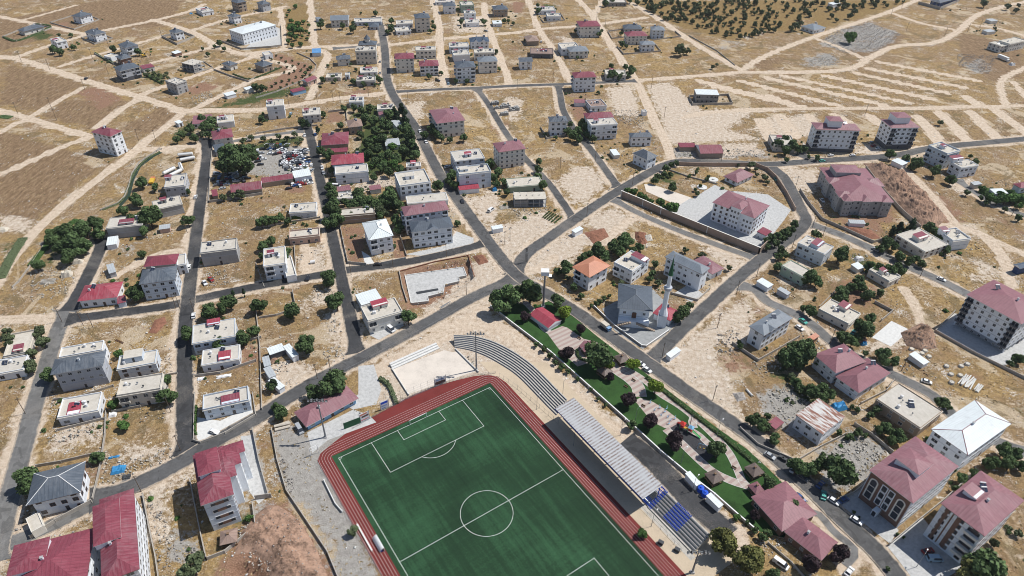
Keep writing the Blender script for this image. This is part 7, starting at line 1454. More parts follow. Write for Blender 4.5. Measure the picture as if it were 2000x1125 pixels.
for a in[(1504,890,12,8,'silver',"silver car parked on the right kerb opposite the dark rubber playground"),(1549,915,5,-12,'white',"white car with dark roof standing beside the first roadside tree above the arched-facade block"),(1568,933,11,7,'grey',"dark grey pickup-like car parked under the roadside trees"),(1603,946,9,-9,'blue',"dark blue car in tree shade beside the teal one"),(1608.5,967,1,-11,'teal',"teal car parked at the edge of the arched-facade block's lane"),(1628,978,12,8,'white',"white car right beside the teal one"),(1648,976,12,-6,'blue',"small blue car behind the white one beside the block's wall"),(1673,1016,12,8,'white',"white car in the shadow of the arched-facade block"),(1563,972,10,9,'blue',"dark blue car parked against the upper tea house hall"),(1659,1116,10,-12,'white',"white car cut by the bottom edge beside the pavement corner"),(1813,1076,12,-3,'red',"dark red car in the shade beside the white minibus"),
(1264,722,12,8,'white',"white car with blue stripes parked at the park kerb"),(1251,710,8,4,'white',"white car half hidden by a lime tree at the park kerb"),(378,616,1,-12,'white',"white car parked below the left crossroads beside shrubs"),(418,843,12,4,'white',"white car in the paved yard of the blue-grey bungalow"),(382,384,2,-8,'white',"white car on the left street beside the tanker field"),(369,521,2,-12,'white',"white car beside the left street at the crossroads wall"),(400,552,6,10,'white',"white car on the red dirt patch beside the left crossroads"),(412,545,8,7,'red',"red car on the red dirt patch beside the left crossroads"),
(576,564,0.1,1,'white',"")if 0 else(601,543,4,-10,'black',"black car driving on the street right of the modern white box house"),(608,322,1,-9,'white',"white car on the middle street nearest the scrapyard gate"),(609,332,6,-6,'silver',"silver car just below the white one on the middle street"),(629,327,2,9,'white',"white car at the right kerb of the middle street"),(632,337,3,8,'silver',"silver car second at the right kerb of the middle street"),(622,288,1,-8,'blue',"blue car in shade near the top of the middle street"),(595,264,2,9,'white',"white car at the very top of the middle street"),(616,262,2,-8,'blue',"blue car facing the white one at the top of the middle street"),
(874,325,12,-4,'white',"white car parked under the rear block right of the main road"),(738,516,12,-1,'black',"black car parked in front of the white-metal-roofed block's gate"),(903,393,2,6,'black',"tiny dark motor tricycle on the main road"),(1516,349,3,8,'teal',"teal car parked beside the tan school wall at the road bend"),(1606,391,6,8,'white',"white car inside the construction site's shaded side"),(1623,303,11,-1,'white',"white car in front of the left twin block, left one"),(1665,303,11,-1,'white',"white car between the twin blocks on the upper road"),(1715,289,9,-3,'white',"white car between the twin pink-roofed blocks, nearest the right one"),(1706,284,9,-3,'red',"dark red car between the twin pink-roofed blocks"),(1702,278,9,-3,'silver',"silver car between the twin pink-roofed blocks, farthest back"),(1606,314,8,-1,'teal',"teal car at the kerb below the left twin block"),(1839,545,12,5,'white',"white car driving on the right street above the dry field"),(1710,487,10,5,'silver',"silver car parked left of the wide flat house"),(1569,627,8,6,'teal',"dark teal car in shade beside the right street"),(1562,640,10,7,'white',"white car cut by the shade of the slate villa by the red earth plot"),(1668,648,7,-8,'teal',"pale teal car under trees beside the cream flat house"),(1810,745,13,4,'white',"white car parked in dry grass beside the right street end"),(1488,462,8,2,'silver',"silver car beside the school canopy"),(949,60,7,1,'silver',"silver car on pale gravel near the arcaded white house"),(876,163,1,-6,'lightblue',"pale blue car in the shade left of the dark slate block"),(855,157,8,1,'black',"black car on bare ground below the balconied maroon block"),(568,221,2,-7,'lightblue',"pale blue car right of the lone white tower house"),(820,256,3,7,'white',"white car on the main road left of the tall cream block"),(832,277,5,7,'white',"white car below the tall cream block on the main road"),(742,120,2,-7,'silver',"silver car beside the plain flat-roofed cream block on the top road"),(742,142,1,-7,'silver',"silver car on the top road beside the white gabled house"),(1057,81,2,-6,'white',"white car on the dirt lane beside the brown barn"),(1201,156,7,0.1,'silver',"silver car on the cross road under bushy trees"),(168,153,4,-3,'black',"dark car driving on the long dirt track, left"),(381,1110,1,1,'silver',"")if 0 else(1522,1044,1,1,'white',"")if 0 else(185,1122,1,-10,'black',"dark car in the shaded lane between the two bottom-left maroon blocks")]:car(*a)
for a in[(763,642,12,10,'white',"white minibus parked on the curved-balcony house's forecourt"),(1826,1091,14,0.5,'lightblue',"pale blue-white minibus parked in front of the brown-columned block"),(1525,1101,14,10,'white',"white long van in the shaded lane beside the tea house lawn"),(959,410,8,-6,'white',"white minivan on bare ground right of the main road"),(1490,290,1,1,'white',"")if 0 else(657,363,10,1,'white',"white van beside the maroon-roofed hut near the box-fronted house"),(585,838,6,10,'silver',"silver van in shade at the clubhouse's left end"),(425,340,10,0.5,'silver',"long pale van nearest the big scrapyard tree")]:car(*a,kind='van')
# wrecks in the scrapyard: individual cars
m=MB();P=[(-2.1,.2),(-2.1,.8),(-1.5,.95),(-1.1,1.3),(.3,1.3),(.9,.9),(2.0,.75),(2.1,.3)]
for s in(-.8,.8):m.face([(x,s,z)for x,z in(P if s<0 else P[::-1])],"car_paint")
for i in range(len(P)):a,b_=P[i],P[(i+1)%len(P)];m.face([(a[0],-.8,a[1]),(a[0],.8,a[1]),(b_[0],.8,b_[1]),(b_[0],-.8,b_[1])],"glass" if i in(2,4)else "car_paint")
for s in(-.81,.81):m.face([(-1.4,s,.95),(.8,s,.93),(.25,s,1.22),(-1.05,s,1.22)][::-1 if s>0 else 1],"glass")
wreck=m.mesh("scrap_car")
cols=['white']*7+['silver']*3+['black']*5+['blue','blue','red','red','grey','grey','grey','beige']
def yard(poly,n_,seed,lab,grp,zmax=0,mind=1.9):
 r=random.Random(seed);P=gp(poly);got=[];tr=0
 while len(got)<n_ and tr<4000:
  tr+=1;x,y=r.uniform(min(p[0]for p in P),max(p[0]for p in P)),r.uniform(min(p[1]for p in P),max(p[1]for p in P))
  if not inside(P,np.array([[x]]),np.array([[y]]))[0,0]or any(math.hypot(x-a,y-b_)<mind for a,b_ in got):continue
  got.append((x,y));c=r.choice(cols);o=bpy.data.objects.new("scrap_car",wreck);COL.objects.link(o);o.color=(*CARC[c],1)
  z=r.choice((0.02,0.02,zmax))if zmax else.02;o.location=(x,y,z);o.rotation_euler=(r.uniform(-.08,.08)if z>.1 else 0,0,r.choice((0.4,1.9,0.5,2.0))+r.uniform(-.25,.25));tag(o,lab%c.replace('lightblue','pale blue'),"car",grp%c)
yard([(556,300),(598,292),(606,322),(600,335),(560,332),(548,322)],66,3,"%s wreck heaped in the dense rows at the scrapyard's right side","%s wrecks on the scrapyard's right side",1.0)
yard([(521,283),(562,282),(560,300),(525,305)],20,4,"%s wreck in the tidy rows at the scrapyard's top","%s wrecks at the scrapyard's top",0,2.3)
yard([(417,345),(450,338),(496,338),(480,355),(450,362),(445,375),(418,376)],26,5,"%s wreck packed at the scrapyard's left side","%s wrecks on the scrapyard's left side",0,2.3)
yard([(550,358),(600,345),(612,358),(560,372)],15,6,"%s wreck in front of the long white scrapyard shed","%s wrecks in front of the white shed",0,2.4)
yard([(497,295),(512,288),(520,300),(508,330),(498,330)],10,8,"%s wreck beside the big dark tree in the scrapyard","%s wrecks beside the big scrapyard tree",0,2.5)
# trucks
def box_truck(label,px,d,L_=6,W_=2.3,H_=2.6,boxm="canvas",cabm="ad_sky"):
 g_=G(px[0],px[1],1.2);q=G(px[0]+d[0],px[1]+d[1],1.2);t=empty("box_truck",(*g_,.07),math.atan2(q[1]-g_[1],q[0]-g_[0]));tag(t,label,"truck")
 m=MB();m.box(-L_/2,-W_/2,.8,L_/2-1.7,W_/2,H_,boxm,bottom=True);m.build("cargo_box",t);m=MB();m.box(L_/2-1.6,-W_/2+.1,.5,L_/2,W_/2-.1,2.0,cabm,bottom=True);m.box(L_/2+.005,-W_/2+.25,1.2,L_/2+.03,W_/2-.25,1.85,"glass",bottom=True);m.build("cab",t)
 wm_=MB();wm_.tube((0,-.15,0),(0,.15,0),.42,"tyre",12);w_=wm_.mesh("wheel")
 for x in(-L_*.3,L_*.33):
  for y in(-W_/2+.2,W_/2-.2):part(t,"wheel",w_,(x,y,.42))
box_truck("small canvas-topped truck parked on the main road opposite the mosque",(1184,638),(10,8),5.4);box_truck("white semi-trailer truck at the right edge near white tents",(1960,115),(10,4),12,2.6,3.6,"white_paint","white_paint");box_truck("orange-yellow tipper standing in grass above the flat house",(297,353),(4,-9),7.5,2.5,2.0,"yellow_paint","orange_paint")
def tanker(label,px,d,L_=8.5):
 g_=G(px[0],px[1],1.6);q=G(px[0]+d[0],px[1]+d[1],1.6);t=empty("tanker_trailer",(*g_,0.02),math.atan2(q[1]-g_[1],q[0]-g_[0]));tag(t,label,"trailer","white tanker trailers")
 m=MB();m.tube((-L_/2,0,1.9),(L_/2,0,1.9),1.15,"white_paint",14);m.tube((-L_/2-.35,0,1.9),(-L_/2,0,1.9),.75,"white_paint",14,r1=1.15);m.tube((L_/2,0,1.9),(L_/2+.35,0,1.9),1.15,"white_paint",14,r1=.75);m.build("tank",t)
 m=MB();m.box(-L_/2,-.25,3.05,L_/2,.25,3.12,"metal_grey",bottom=True);m.build("walkway",t);m=MB();m.box(-L_/2,-.9,.6,L_/2-.5,.9,.8,"metal_dark",bottom=True);m.build("chassis",t);wm_=MB();wm_.tube((0,-.2,0),(0,.2,0),.45,"tyre",10);w_=wm_.mesh("wheel")
 for x in(-3.2,-2.1,-1.0):
  for y in(-.95,.95):part(t,"wheel",w_,(x,y,.45))
for p,d,lb in[((362,302),(10,-1),"topmost of the five"),((366,310.5),(10,-2),"second from top of the five"),((353,326),(4,10),"the upright one between the pairs"),((330,334),(10,-5),"leftmost of the lower pair"),((343,338),(10,-5),"right one of the lower pair")]:tanker("white tanker trailer beside the left street, "+lb,p,d)
t=empty("excavator",(*G(282,111),0),.6);tag(t,"yellow excavator working beside the upper slate-roofed house","excavator");m=MB();m.box(-1.8,-1.4,0,1.8,-.7,.9,"metal_dark");m.box(-1.8,.7,0,1.8,1.4,.9,"metal_dark");m.build("track",t);m=MB();m.box(-1.6,-1.2,.9,1.2,1.2,2.2,"yellow_paint",bottom=True);m.box(.2,-1.1,2.2,1.3,0,3.2,"glass");m.build("body",t);m=MB();m.tube((1,.5,2),(3.5,.5,4.4),.25,"yellow_paint",5);m.tube((3.5,.5,4.4),(5.2,.5,1.5),.2,"yellow_paint",5);m.box(4.8,0,.5,5.6,1,1.5,"metal_dark",bottom=True);m.build("arm",t)
# poles
pp_=MB();pp_.tube((0,0,0),(0,0,8.6),.15,"pole_wood",6,r1=.10);pole_me=pp_.mesh("post");pa=MB();pa.box(-.8,-.06,7.9,.8,.06,8.05,"metal_dark",bottom=True);pa.box(-.6,-.06,8.35,.6,.06,8.47,"metal_dark",bottom=True)
for x in(-.7,0,.7):pa.tube((x,0,8.05),(x,0,8.28),.06,"tank_white",4)
arm_me=pa.mesh("crossarm");ls=MB();ls.tube((0,0,0),(0,0,7.6),.10,"metal_grey",6,r1=.06);ls_me=ls.mesh("post");la=MB();la.tube((0,0,7.5),(1.6,0,7.9),.05,"metal_grey",4);la_me=la.mesh("arm");lh=MB();lh.box(1.4,-.18,7.86,2.1,.18,7.99,"tank_white",bottom=True);lh_me=lh.mesh("lamp_head")
POLES=[]
def pole(px,py,kind='u',rz=0.6):
 g_=G(px,py);t=empty("utility_pole" if kind=='u' else "street_lamp",(*g_,0),rz)
 if kind=='u':part(t,"post",pole_me,(0,0,0));part(t,"crossarm",arm_me,(0,0,0))
 else:part(t,"post",ls_me,(0,0,0));part(t,"arm",la_me,(0,0,0));part(t,"lamp_head",lh_me,(0,0,0))
 t["category"]="utility pole" if kind=='u' else "street lamp";POLES.append(dict(o=t,px=px,py=py,k='wooden utility pole' if kind=='u' else 'grey street lamp',hint=None,group=None,label=None))
for p in[(42,120),(97,136),(166,175),(101,212),(35,222),(111,235),(212,145),(181,115),(316,72),(455,98),(214,96),(271,275),(305,277),(392,278),(121,1+627),(163,636),(182,640),(344,602),(352,604),(380,612),(164,500),(366,455),(50,808),(334,805),(353,880),(276,960),(640,340),(768,524),(872,502),(686,537),(911,576),(646,725),(620,740),(986,478),(1146,422),(1235,362),(1408,317),(1553,368),(1586,446),(1607,461),(1547,484),(1477,541),(1438,575),(1392,782),(1293,698),(1401,640),(1797,540),(1760,725),(1621,671),(1612,308),(1689,225+0),(1696,95),(1740,30),(1761,15),(1913,55),(1889,63),(1770,60),(1845,70),(1975,422),(1297,230),(1272,172),(1072,60),(1182,52),(1080,162),(1010,175),(866,80),(797,200),(665,200),(720,188),(651,198),(565,208),(620,200),(1030,140),(1113,125),(885,165),(953,72),(1094,330),(1162,318),(1165,40),(590,250),(520,300-20),(1345,870-30),(996,470),(1640,1100)]:pole(*p)
for p in[(1099,770),(1240,825),(1130,770-60),(1212,880-30),(1352,960),(1715,1010),(1790,1107),(1272,1028),(1048,800),(1120,870),(430,742-80),(1330,905),(1400,850)]:pole(*p,'s',.8)
t=empty("transformer_pole",(*G(1028,513),0),.5);tag(t,"lattice transformer pole beside the main junction","utility pole");m=MB()
for sx in(-.5,.5):
 for sy in(-.5,.5):m.tube((sx,sy,0),(sx*.5,sy*.5,9.5),.08,"metal_dark",4)
for k in range(6):z=1+k*1.4;s=.5*(1-k*.08);m.tube((-s,-s,z),(s,-s,z+1.2),.05,"metal_dark",3);m.tube((s,s,z),(-s,s,z+1.2),.05,"metal_dark",3)
m.build("lattice",t)
for z in(8.2,9.1):m=MB();m.box(-1.1,-.08,z,1.1,.08,z+.2,"metal_dark",bottom=True);m.build("crossarm",t)
m=MB();m.box(-.6,-.5,5.6,.6,-.02,6.8,"metal_grey",bottom=True);m.build("transformer",t)
# garden and boundary walls
for lb,pts,h,cl in[("grey wall around the far-left grey bungalow's hedged yard",[(5,73),(33,81),(101,56),(70,47)],1.2,1),("grey wall round the red yard of the villa behind the far-left bungalow",[(98,45),(145,58),(194,39),(180,33),(140,32)],1.0,1),("low wall around the square villa",[(160,75),(185,87),(220,76),(196,66)],1.3,1),("grey wall ringing the cube villa in the dry field",[(317,73),(346,88),(380,73),(357,64)],2.0,1),("brown wall around the low cream villa's yard",[(418,137),(452,150),(486,160),(500,152)],1.4,0),("concrete wall around the white-roofed school's yard",[(434,82),(472,97),(530,93),(551,90),(549,50)],1.6,0),
("dark wall beside the upper slate-roofed house's hedged compound",[(185,106),(222,126),(234,120)],1.4,0),("walled hoop around the roofless block-wall ruin",[(353,132),(382,144),(416,133),(398,121)],1.0,0),("long concrete parapet of the canal ditch, upper side",[(312,291),(300,300),(272,318),(258,340),(252,365),(244,385),(230,398),(197,411)],1.0,0),("long concrete parapet of the canal ditch, lower side",[(306,296),(316,292)],1.0,0),("pale wall along the field track beside the dense left trees",[(85,482),(60,520),(38,550),(25,562)],1.0,0),
("curving canal wall above the red orchard",[(500,192),(540,180),(590,158),(614,140),(618,128),(605,115),(580,104)],1.0,0),("wall along the foot of the scrapyard above the dry field",[(408,396),(450,390),(512,380)],1.6,0),("white wall on the right side of the left street beside the scrapyard",[(416,284),(411,330),(408,396)],1.2,0),("long wall below the cream house at the middle street's top",[(500,262),(560,252),(620,246)],1.2,0),("blue-topped wall behind the red earth court above the gardens",[(642,220),(676,216),(678,236)],1.6,0),
("wall around the red earth yard of the white-metal-roofed block",[(664,440),(672,480),(680,515),(715,518)],1.5,0),("front wall of the white-metal-roofed block",[(745,516),(792,506)],1.3,0),("boundary wall between the white-metal roof block and the slate pair",[(782,462),(794,500)],1.2,0),("low wall in front of the ivy-fronted house",[(512,445),(560,436),(625,426)],1.2,0),("wall left of the long pink-walled house's plot",[(575,482),(579,540)],1.2,0),("grey wall under the wide flat house's garden thicket",[(500,515),(516,560)],.5,0),
("low wall below the flat house with a red patch",[(382,736),(430,730),(500,706)],1.4,0),("wall joining the flat house rows above the chalky yard",[(460,672),(510,660)],1.2,0),("white wall around the paved yard of the blue-grey bungalow",[(378,862),(392,866),(440,848),(500,812),(494,770)],1.2,0),("low wall left of the blue-grey bungalow's gate",[(381,770),(379,862)],1.2,0),("boundary wall of the plot under the bungalow with a maroon patch",[(112,842),(208,818)],1.2,0),("long pale wall climbing between the two rubble plots, lower left",[(208,800),(206,850),(196,915),(182,975)],1.2,0),("wall above the white-ridged slate villa",[(72,912),(120,904),(196,886)],1.4,0),("yellowish wall in front of the white-ridged slate villa",[(62,1052),(110,1020),(180,982)],1.8,0),
("stone wall between the beige flat house and the rubble plot",[(220,805),(275,795),(330,772)],1.2,0),("wall under the big slate-roofed block",[(106,782),(150,778),(222,755)],1.2,0),("pale wall behind the white-stair-head house",[(318,735),(346,730)],1.0,0),("long wall right of the rubble strip beside the long maroon block",[(280,968),(292,1030),(305,1090),(312,1140)],1.4,0),("shaded wall left of the tall maroon-roofed block",[(372,940),(390,1030),(404,1094)],1.6,0),("pale wall around the corner garden of the tall maroon-roofed block",[(404,1094),(440,1080),(500,1030),(494,985)],1.6,0),("wall right of the pale forecourt of the tall maroon-roofed block",[(494,840),(506,900),(526,972)],1.6,0),("wall across the end of the dirt strip beside the red spoil heap",[(500,975),(530,971)],2.2,0),("long wall along the gravel yard's left edge",[(531,840),(542,900),(560,960),(600,1020),(640,1080),(665,1140)],1.3,0),
("walled plot behind the orchard tree pair left of the middle street",[(507,622),(540,617),(575,605)],1.2,0),("wall at the left of the round tree's plot",[(572,570),(576,592)],1.6,0),("long wall between the walled shrubs and the chalky yard",[(500,600),(508,680),(512,800)],1.2,0),("grey wall in front of the white villa ringed by dry plots",[(1056,250),(1068,272),(1110,264),(1108,250)],1.4,0),("wall of the large yard near the orchard",[(1205,92),(1218,107),(1290,101),(1280,88)],1.4,0),("wall around the blue-grey roofed house's plot",[(1275,79),(1330,72),(1318,62)],1.3,0),("pale fence wall of the green yard near the orchard",[(1187,62),(1195,76),(1222,73),(1218,58)],1.2,1),("block wall round the unfinished house with bright deck roof",[(1345,190),(1353,206),(1430,204),(1422,187)],1.8,1),
("white wall of the modern white bungalow's yard",[(1056,38),(1062,45),(1103,40),(1095,28)],1.3,1),("walled terrace of the navy-walled compound",[(1793,8),(1835,19),(1873,3)],3.0,0),("curved concrete wall left of the maroon-roofed construction site",[(1562,373),(1580,400),(1605,430),(1650,450),(1705,475),(1722,470)],1.8,0),("long concrete wall between the construction site and the excavated slope",[(1690,330),(1720,370),(1760,415),(1796,447)],2.4,0),("grey wall around the slate villa by the red earth plot",[(1430,672),(1480,706),(1560,660)],1.5,0),("low wall along the red earth plot's street side",[(1385,566),(1362,588),(1310,574)],1.2,0),("dark wall of the garden behind the white concrete slab",[(1708,592),(1742,610),(1720,628)],1.6,0),("long wall around the forecourt of the pink-roofed block at the right edge",[(1864,610),(1826,648),(1900,690),(1960,720),(2010,745)],1.4,0),
("boundary wall right of the gravel lot beside the arched-facade block",[(1668,830),(1700,850),(1742,885)],1.6,0),("pale wall between the arched-facade block and the brown-columned block",[(1736,1065),(1790,1020),(1840,980),(1895,930)],1.6,0),("wall left of the gravel lot under the leaning tree",[(1640,975),(1665,965),(1690,945)],1.4,0),("street wall left of the rusty patchwork-roofed house",[(1445,838),(1480,870),(1555,902),(1600,875),(1650,850)],1.3,0),("low kerb wall of the tea house lawn",[(1500,1062),(1545,1100),(1580,1140)],1.0,0),("white wall of the low rambling house's street side",[(1640,560),(1600,600)],.8,0),("wall under the wide flat house by the cypresses",[(1730,500),(1800,525)],1.2,0),("wall left of the large beige flat roof",[(1680,790),(1730,765),(1745,745)],1.4,0),("long stone wall beside the dirt road to the orchard",[(1345,70),(1400,100),(1435,128)],.9,0)]:wall_line(lb,pts,h,.25,closed=bool(cl))
# excavation with new foundation slab
slab_px=[(791,538),(905,522),(911,538),(896,541),(897,549),(868,556),(866,571),(835,579),(837,588),(803,592)]
m=MB();P=[G(*p,-.9)for p in slab_px];P=P[::-1]if sum(P[i][0]*P[(i+1)%len(P)][1]-P[(i+1)%len(P)][0]*P[i][1]for i in range(len(P)))<0 else P;m.face([(x,y,-.9)for x,y in P],"slab_new")
for i in range(len(P)):a,b_=P[i],P[(i+1)%len(P)];m.face([(a[0],a[1],-2.4),(b_[0],b_[1],-2.4),(b_[0],b_[1],-.9),(a[0],a[1],-.9)],"wall_concrete");m.obox(a,b_,.4,-.9,-.6,"slab_white")
o=m.build("foundation_slab");tag(o,"new grey concrete foundation slab in a fenced excavation by the main junction","slab");occ_poly(P);LM.append((850,555,"the new foundation slab"))
m=MB();a,b_,c,d=[G(*p,-.9)for p in[(812,570),(855,563),(857,567),(814,575)]];m.face([(*d,-.894),(*c,-.894),(*b_,-.894),(*a,-.894)],"metal_dark");m.build("trench",o)
wall_line("earth-coloured shoring wall behind the new foundation slab",[(780,531),(850,512),(915,500),(926,540)],.7,.35,"red_soil");wall_line("dark retaining wall left of the new foundation slab",[(780,532),(786,562),(795,590)],1.0,.3,"concrete_wall")
# mounds of spoil
MOUNDS=[]
def mound(name,label,poly,h,mat,seed,world=False):
 P=gp(poly);x0,x1,y0,y1=min(p[0]for p in P),max(p[0]for p in P),min(p[1]for p in P),max(p[1]for p in P);n_=70;r=np.random.RandomState(seed)
 X,Y=np.meshgrid(np.linspace(x0,x1,n_),np.linspace(y0,y1,n_));d=seg_dist(P+P[:1],X,Y);ins=inside(P,X,Y);w_=np.where(ins,d,-d);sc=max(1e-3,d[ins].max())
 N=r.uniform(-.5,.5,X.shape)*.7+sum(np.sin(X*f_+r.uniform(0,6))*np.cos(Y*f_*1.1+r.uniform(0,6))*a for f_,a in((.25,.45),(.6,.40),(1.3,.25),(3,.1)));Z=h*(np.clip(w_/sc*1.8,-.05,1)**1*(1+.5*N));Z=np.where(w_<=0,-.3,np.maximum(Z,-.2))
 V=[(a,b_,c)for a,b_,c in zip(X.ravel(),Y.ravel(),Z.ravel())];F=[(j*n_+i,j*n_+i+1,(j+1)*n_+i+1,(j+1)*n_+i)for j in range(n_-1)for i in range(n_-1)if ins[j,i]or ins[j+1,i+1]or ins[j+1,i]or ins[j,i+1]]
 me=bpy.data.meshes.new(name);me.from_pydata(V,[],F);me.materials.append(MATS[mat]);me.polygons.foreach_set("use_smooth",[True]*len(me.polygons));o=link(bpy.data.objects.new(name,me));tag(o,label,"soil heap");k=np.array([v for v in V if v[2]>.3]);MOUNDS.append(k[r.randint(0,len(k),min(260,len(k)//2))]+np.column_stack([r.uniform(-.6,.6,(min(260,len(k)//2),2)),np.full(min(260,len(k)//2),-.05)]))if h>2 and len(k)>50 else None
mound("soil_heap","huge heap of reddish excavated soil at the bottom left of centre",[(505,1000),(525,985),(550,990),(590,1020),(620,1075),(650,1150),(535,1150),(520,1100),(490,1080),(455,1085),(470,1040)],2.6,"mound_soil",1)
mound("soil_heap","long brown excavated bank right of the maroon-roofed construction site",[(1685,318),(1730,325),(1775,345),(1815,385),(1850,425),(1830,445),(1795,442),(1755,405),(1715,360)],4.6,"mound_soil",2)
mound("soil_heap","brown conical spoil heap beside the white concrete slab",[(1758,650),(1800,630),(1825,650),(1830,680),(1800,685),(1770,675)],3.6,"mound_soil",3)
mound("soil_heap","low red soil bank beside the white office container",[(1140,455),(1180,445),(1190,462),(1160,478)],.8,"red_soil",4);mound("soil_heap","red soil bank at the tree row's end on the vacant plot",[(1240,452),(1262,455),(1265,475),(1250,480),(1240,465)],1.4,"red_soil",5);mound("soil_heap","small reddish heap by the foundation slab's corner",[(922,500),(945,498),(955,512),(935,518)],1.2,"red_soil",6);mound("soil_heap","brown dug-over patch in the golden plot below the left crossroads",[(290,650),(302,625),(322,618),(326,630),(305,652)],.6,"red_soil",7);mound("soil_heap","dark heap of gravel in the chalky yard beside the open-fronted shed",[(527,700),(540,697),(545,706),(530,711)],.6,"mound_soil",8);mound("soil_heap","red earth bank in the fore-yard of the maroon-roofed construction site",[(1640,440),(1700,448),(1722,466),(1690,468),(1650,452)],1.2,"red_soil",9)
mound("soil_heap","pale stone heap beside the slope of the vacant school-side plot",[(1255,462),(1272,458),(1275,470),(1258,472)],1.2,"rock",10);mound("soil_heap","grey stone heap under the leaning pole beside the main road",[(1430,768),(1452,765),(1458,780),(1440,785)],.8,"rock_dark",11)
sheet("concrete_slab",[(1703,659),(1741,627),(1778,645),(1740,677)],.08,"slab_white",world=False);sheet("forecourt",[(1864,612),(1828,646),(1960,715),(2020,690),(2020,640)],.05,"slab_new",world=False);sheet("forecourt",[(1640,985),(1690,940),(1755,1036),(1738,1062)],.05,"slab_new",world=False);sheet("forecourt",[(470,852),(494,850),(524,968),(505,985),(480,950)],.05,"slab_new",world=False)
sheet("forecourt",[(384,862),(385,815),(430,822),(490,795),(496,808),(440,845)],.052,"slab_white",world=False);sheet("forecourt",[(722,655),(740,664),(790,636),(770,615),(730,640)],.05,"slab_new",world=False);sheet("forecourt",[(475,98),(530,92),(549,88),(546,55),(530,50)],.04,"slab_new",world=False);sheet("forecourt",[(1734,1068),(1800,1008),(1880,1110),(1830,1140),(1790,1140)],.05,"slab_new",world=False)
sheet("forecourt",[(706,490),(722,500),(735,520),(715,522)],.05,"slab_white",world=False);sheet("forecourt",[(700,715),(730,712),(745,760),(735,790),(690,800),(670,790),(700,770)],.05,"slab_new",world=False);sheet("forecourt",[(600,845),(690,800),(720,810),(735,825),(640,860),(610,885)],.053,"slab_new",world=False)
sheet("forecourt",[(790,497),(870,480),(892,452),(925,465),(925,478),(830,500)],.05,"slab_new",world=False);sheet("forecourt",[(1345,555),(1375,575),(1350,590),(1318,572)],.04,"slab_new",world=False)
sheet("canal_bed",[(312,297),(298,302),(270,322),(256,350),(248,380),(232,400),(236,404),(254,384),(262,352),(275,326),(302,306),(318,298)],.05,"water_dark",world=False)
# small countable things
def at_obj(name,mb,label,cat,px,rz=0,group=None,z=0.0):o=mb.build(name);o.location=(*G(*px),z);o.rotation_euler.z=rz;tag(o,label,cat,group);return o
for px,lb in[((1791,690),"yellow-topped ring nearest the white container's top end"),((1800,691),"yellow-topped ring second beside the white container"),((1806,686),"yellow-topped ring farthest back beside the white container"),((1814,697),"yellow-topped ring at the white container's right end"),((1780,683),"pale ring left of the yellow-topped ones by the white container"),((1848,716),"pale ring leftmost on the open dry grass"),((1877,716),"pale ring in the middle of the upper loose row"),((1889,712),"pale ring at the right end of the upper loose row"),((1857,732),"pale ring in the lower loose pair, left"),((1875,734),"yellow-topped ring in the lower loose pair, right"),((1858,748),"flat half-sunk ring nearest the right street")]:
 m=MB();m.cyl(0,0,0,.8,1.1,1.1,16,"slab_white",cap=False);m.cyl(0,0,.6,.78,1.0,.9,16,"canvas" if 'yellow' in lb else "rock");at_obj("concrete_ring",m,"round concrete well ring, "+lb,"concrete ring",px,group="concrete well rings")
def bundle(name,label,px,rz,n_,L_,r_,mat,cat,spread=1.6,z=.2):
 m=MB();q=random.Random(n_*7+int(px[0]))
 for k in range(n_):y=(k-n_/2)*spread/3;a=q.uniform(-.10,.10);zz=r_+(k%2)*r_*1.5;m.tube((-L_/2,y+a*L_/2,zz),(L_/2*q.uniform(.7,1),y-a*L_/2,zz),r_,mat,6)
 at_obj(name,m,label,cat,px,rz)
bundle("pipe_stack","stack of long white pipes lying in dry grass, larger of two",(1888,745),.75,9,9,.28,"slab_white","pipe stack");bundle("pipe_stack","small stack of white pipes, right of the larger pipe stack",(1909,758),.75,4,6,.26,"slab_white","pipe stack");bundle("timber_pile","untidy pile of planks beside the unfinished concrete frame's lane",(985,405),.3,8,6,.12,"rock","timber pile");bundle("timber_pile","dark steel beams lying near the foundation slab",(870,595),.9,3,7,.14,"metal_grey","beams");bundle("timber_pile","pile of pale planks in the rubble plot, left",(95,550),.2,8,7,.2,"rock","timber pile");bundle("straw_roll","two pale fabric rolls beside the clubhouse's left end",(552,832),.4,3,6,.55,"canvas","rolls",3.2);bundle("timber_pile","broken red beam on the golden plot below the left crossroads",(235,667),-.5,2,5,.14,"frame_brown","beam")
def block_stack(label,px,rz,nx,ny,group):
 m=MB();q=random.Random(int(px[0]))
 for i in range(nx):
  for j in range(ny):
   for k in range(2):
    if k and q.random()<.25:continue
    x,y=i*1.5,j*1.35;m.box(x,y,k*1.15+.02,x+1.25,y+1.1,k*1.15+1.1,"block_stack",bottom=True)
 at_obj("block_stack",m,label,"block stack",px,rz,group)
for px,nx,ny,lb in[((961,206),4,3,"topmost of the stacks near the cross road"),((967,214),5,2,"second of the stacks, left of the larger pair"),((983,212),4,4,"upper right large stack"),((979,227),4,3,"lower left stack"),((997,218),5,4,"rightmost large stack of the group")]:block_stack("palletised grey building blocks, "+lb,px,.3,nx,ny,"stacks of building blocks")
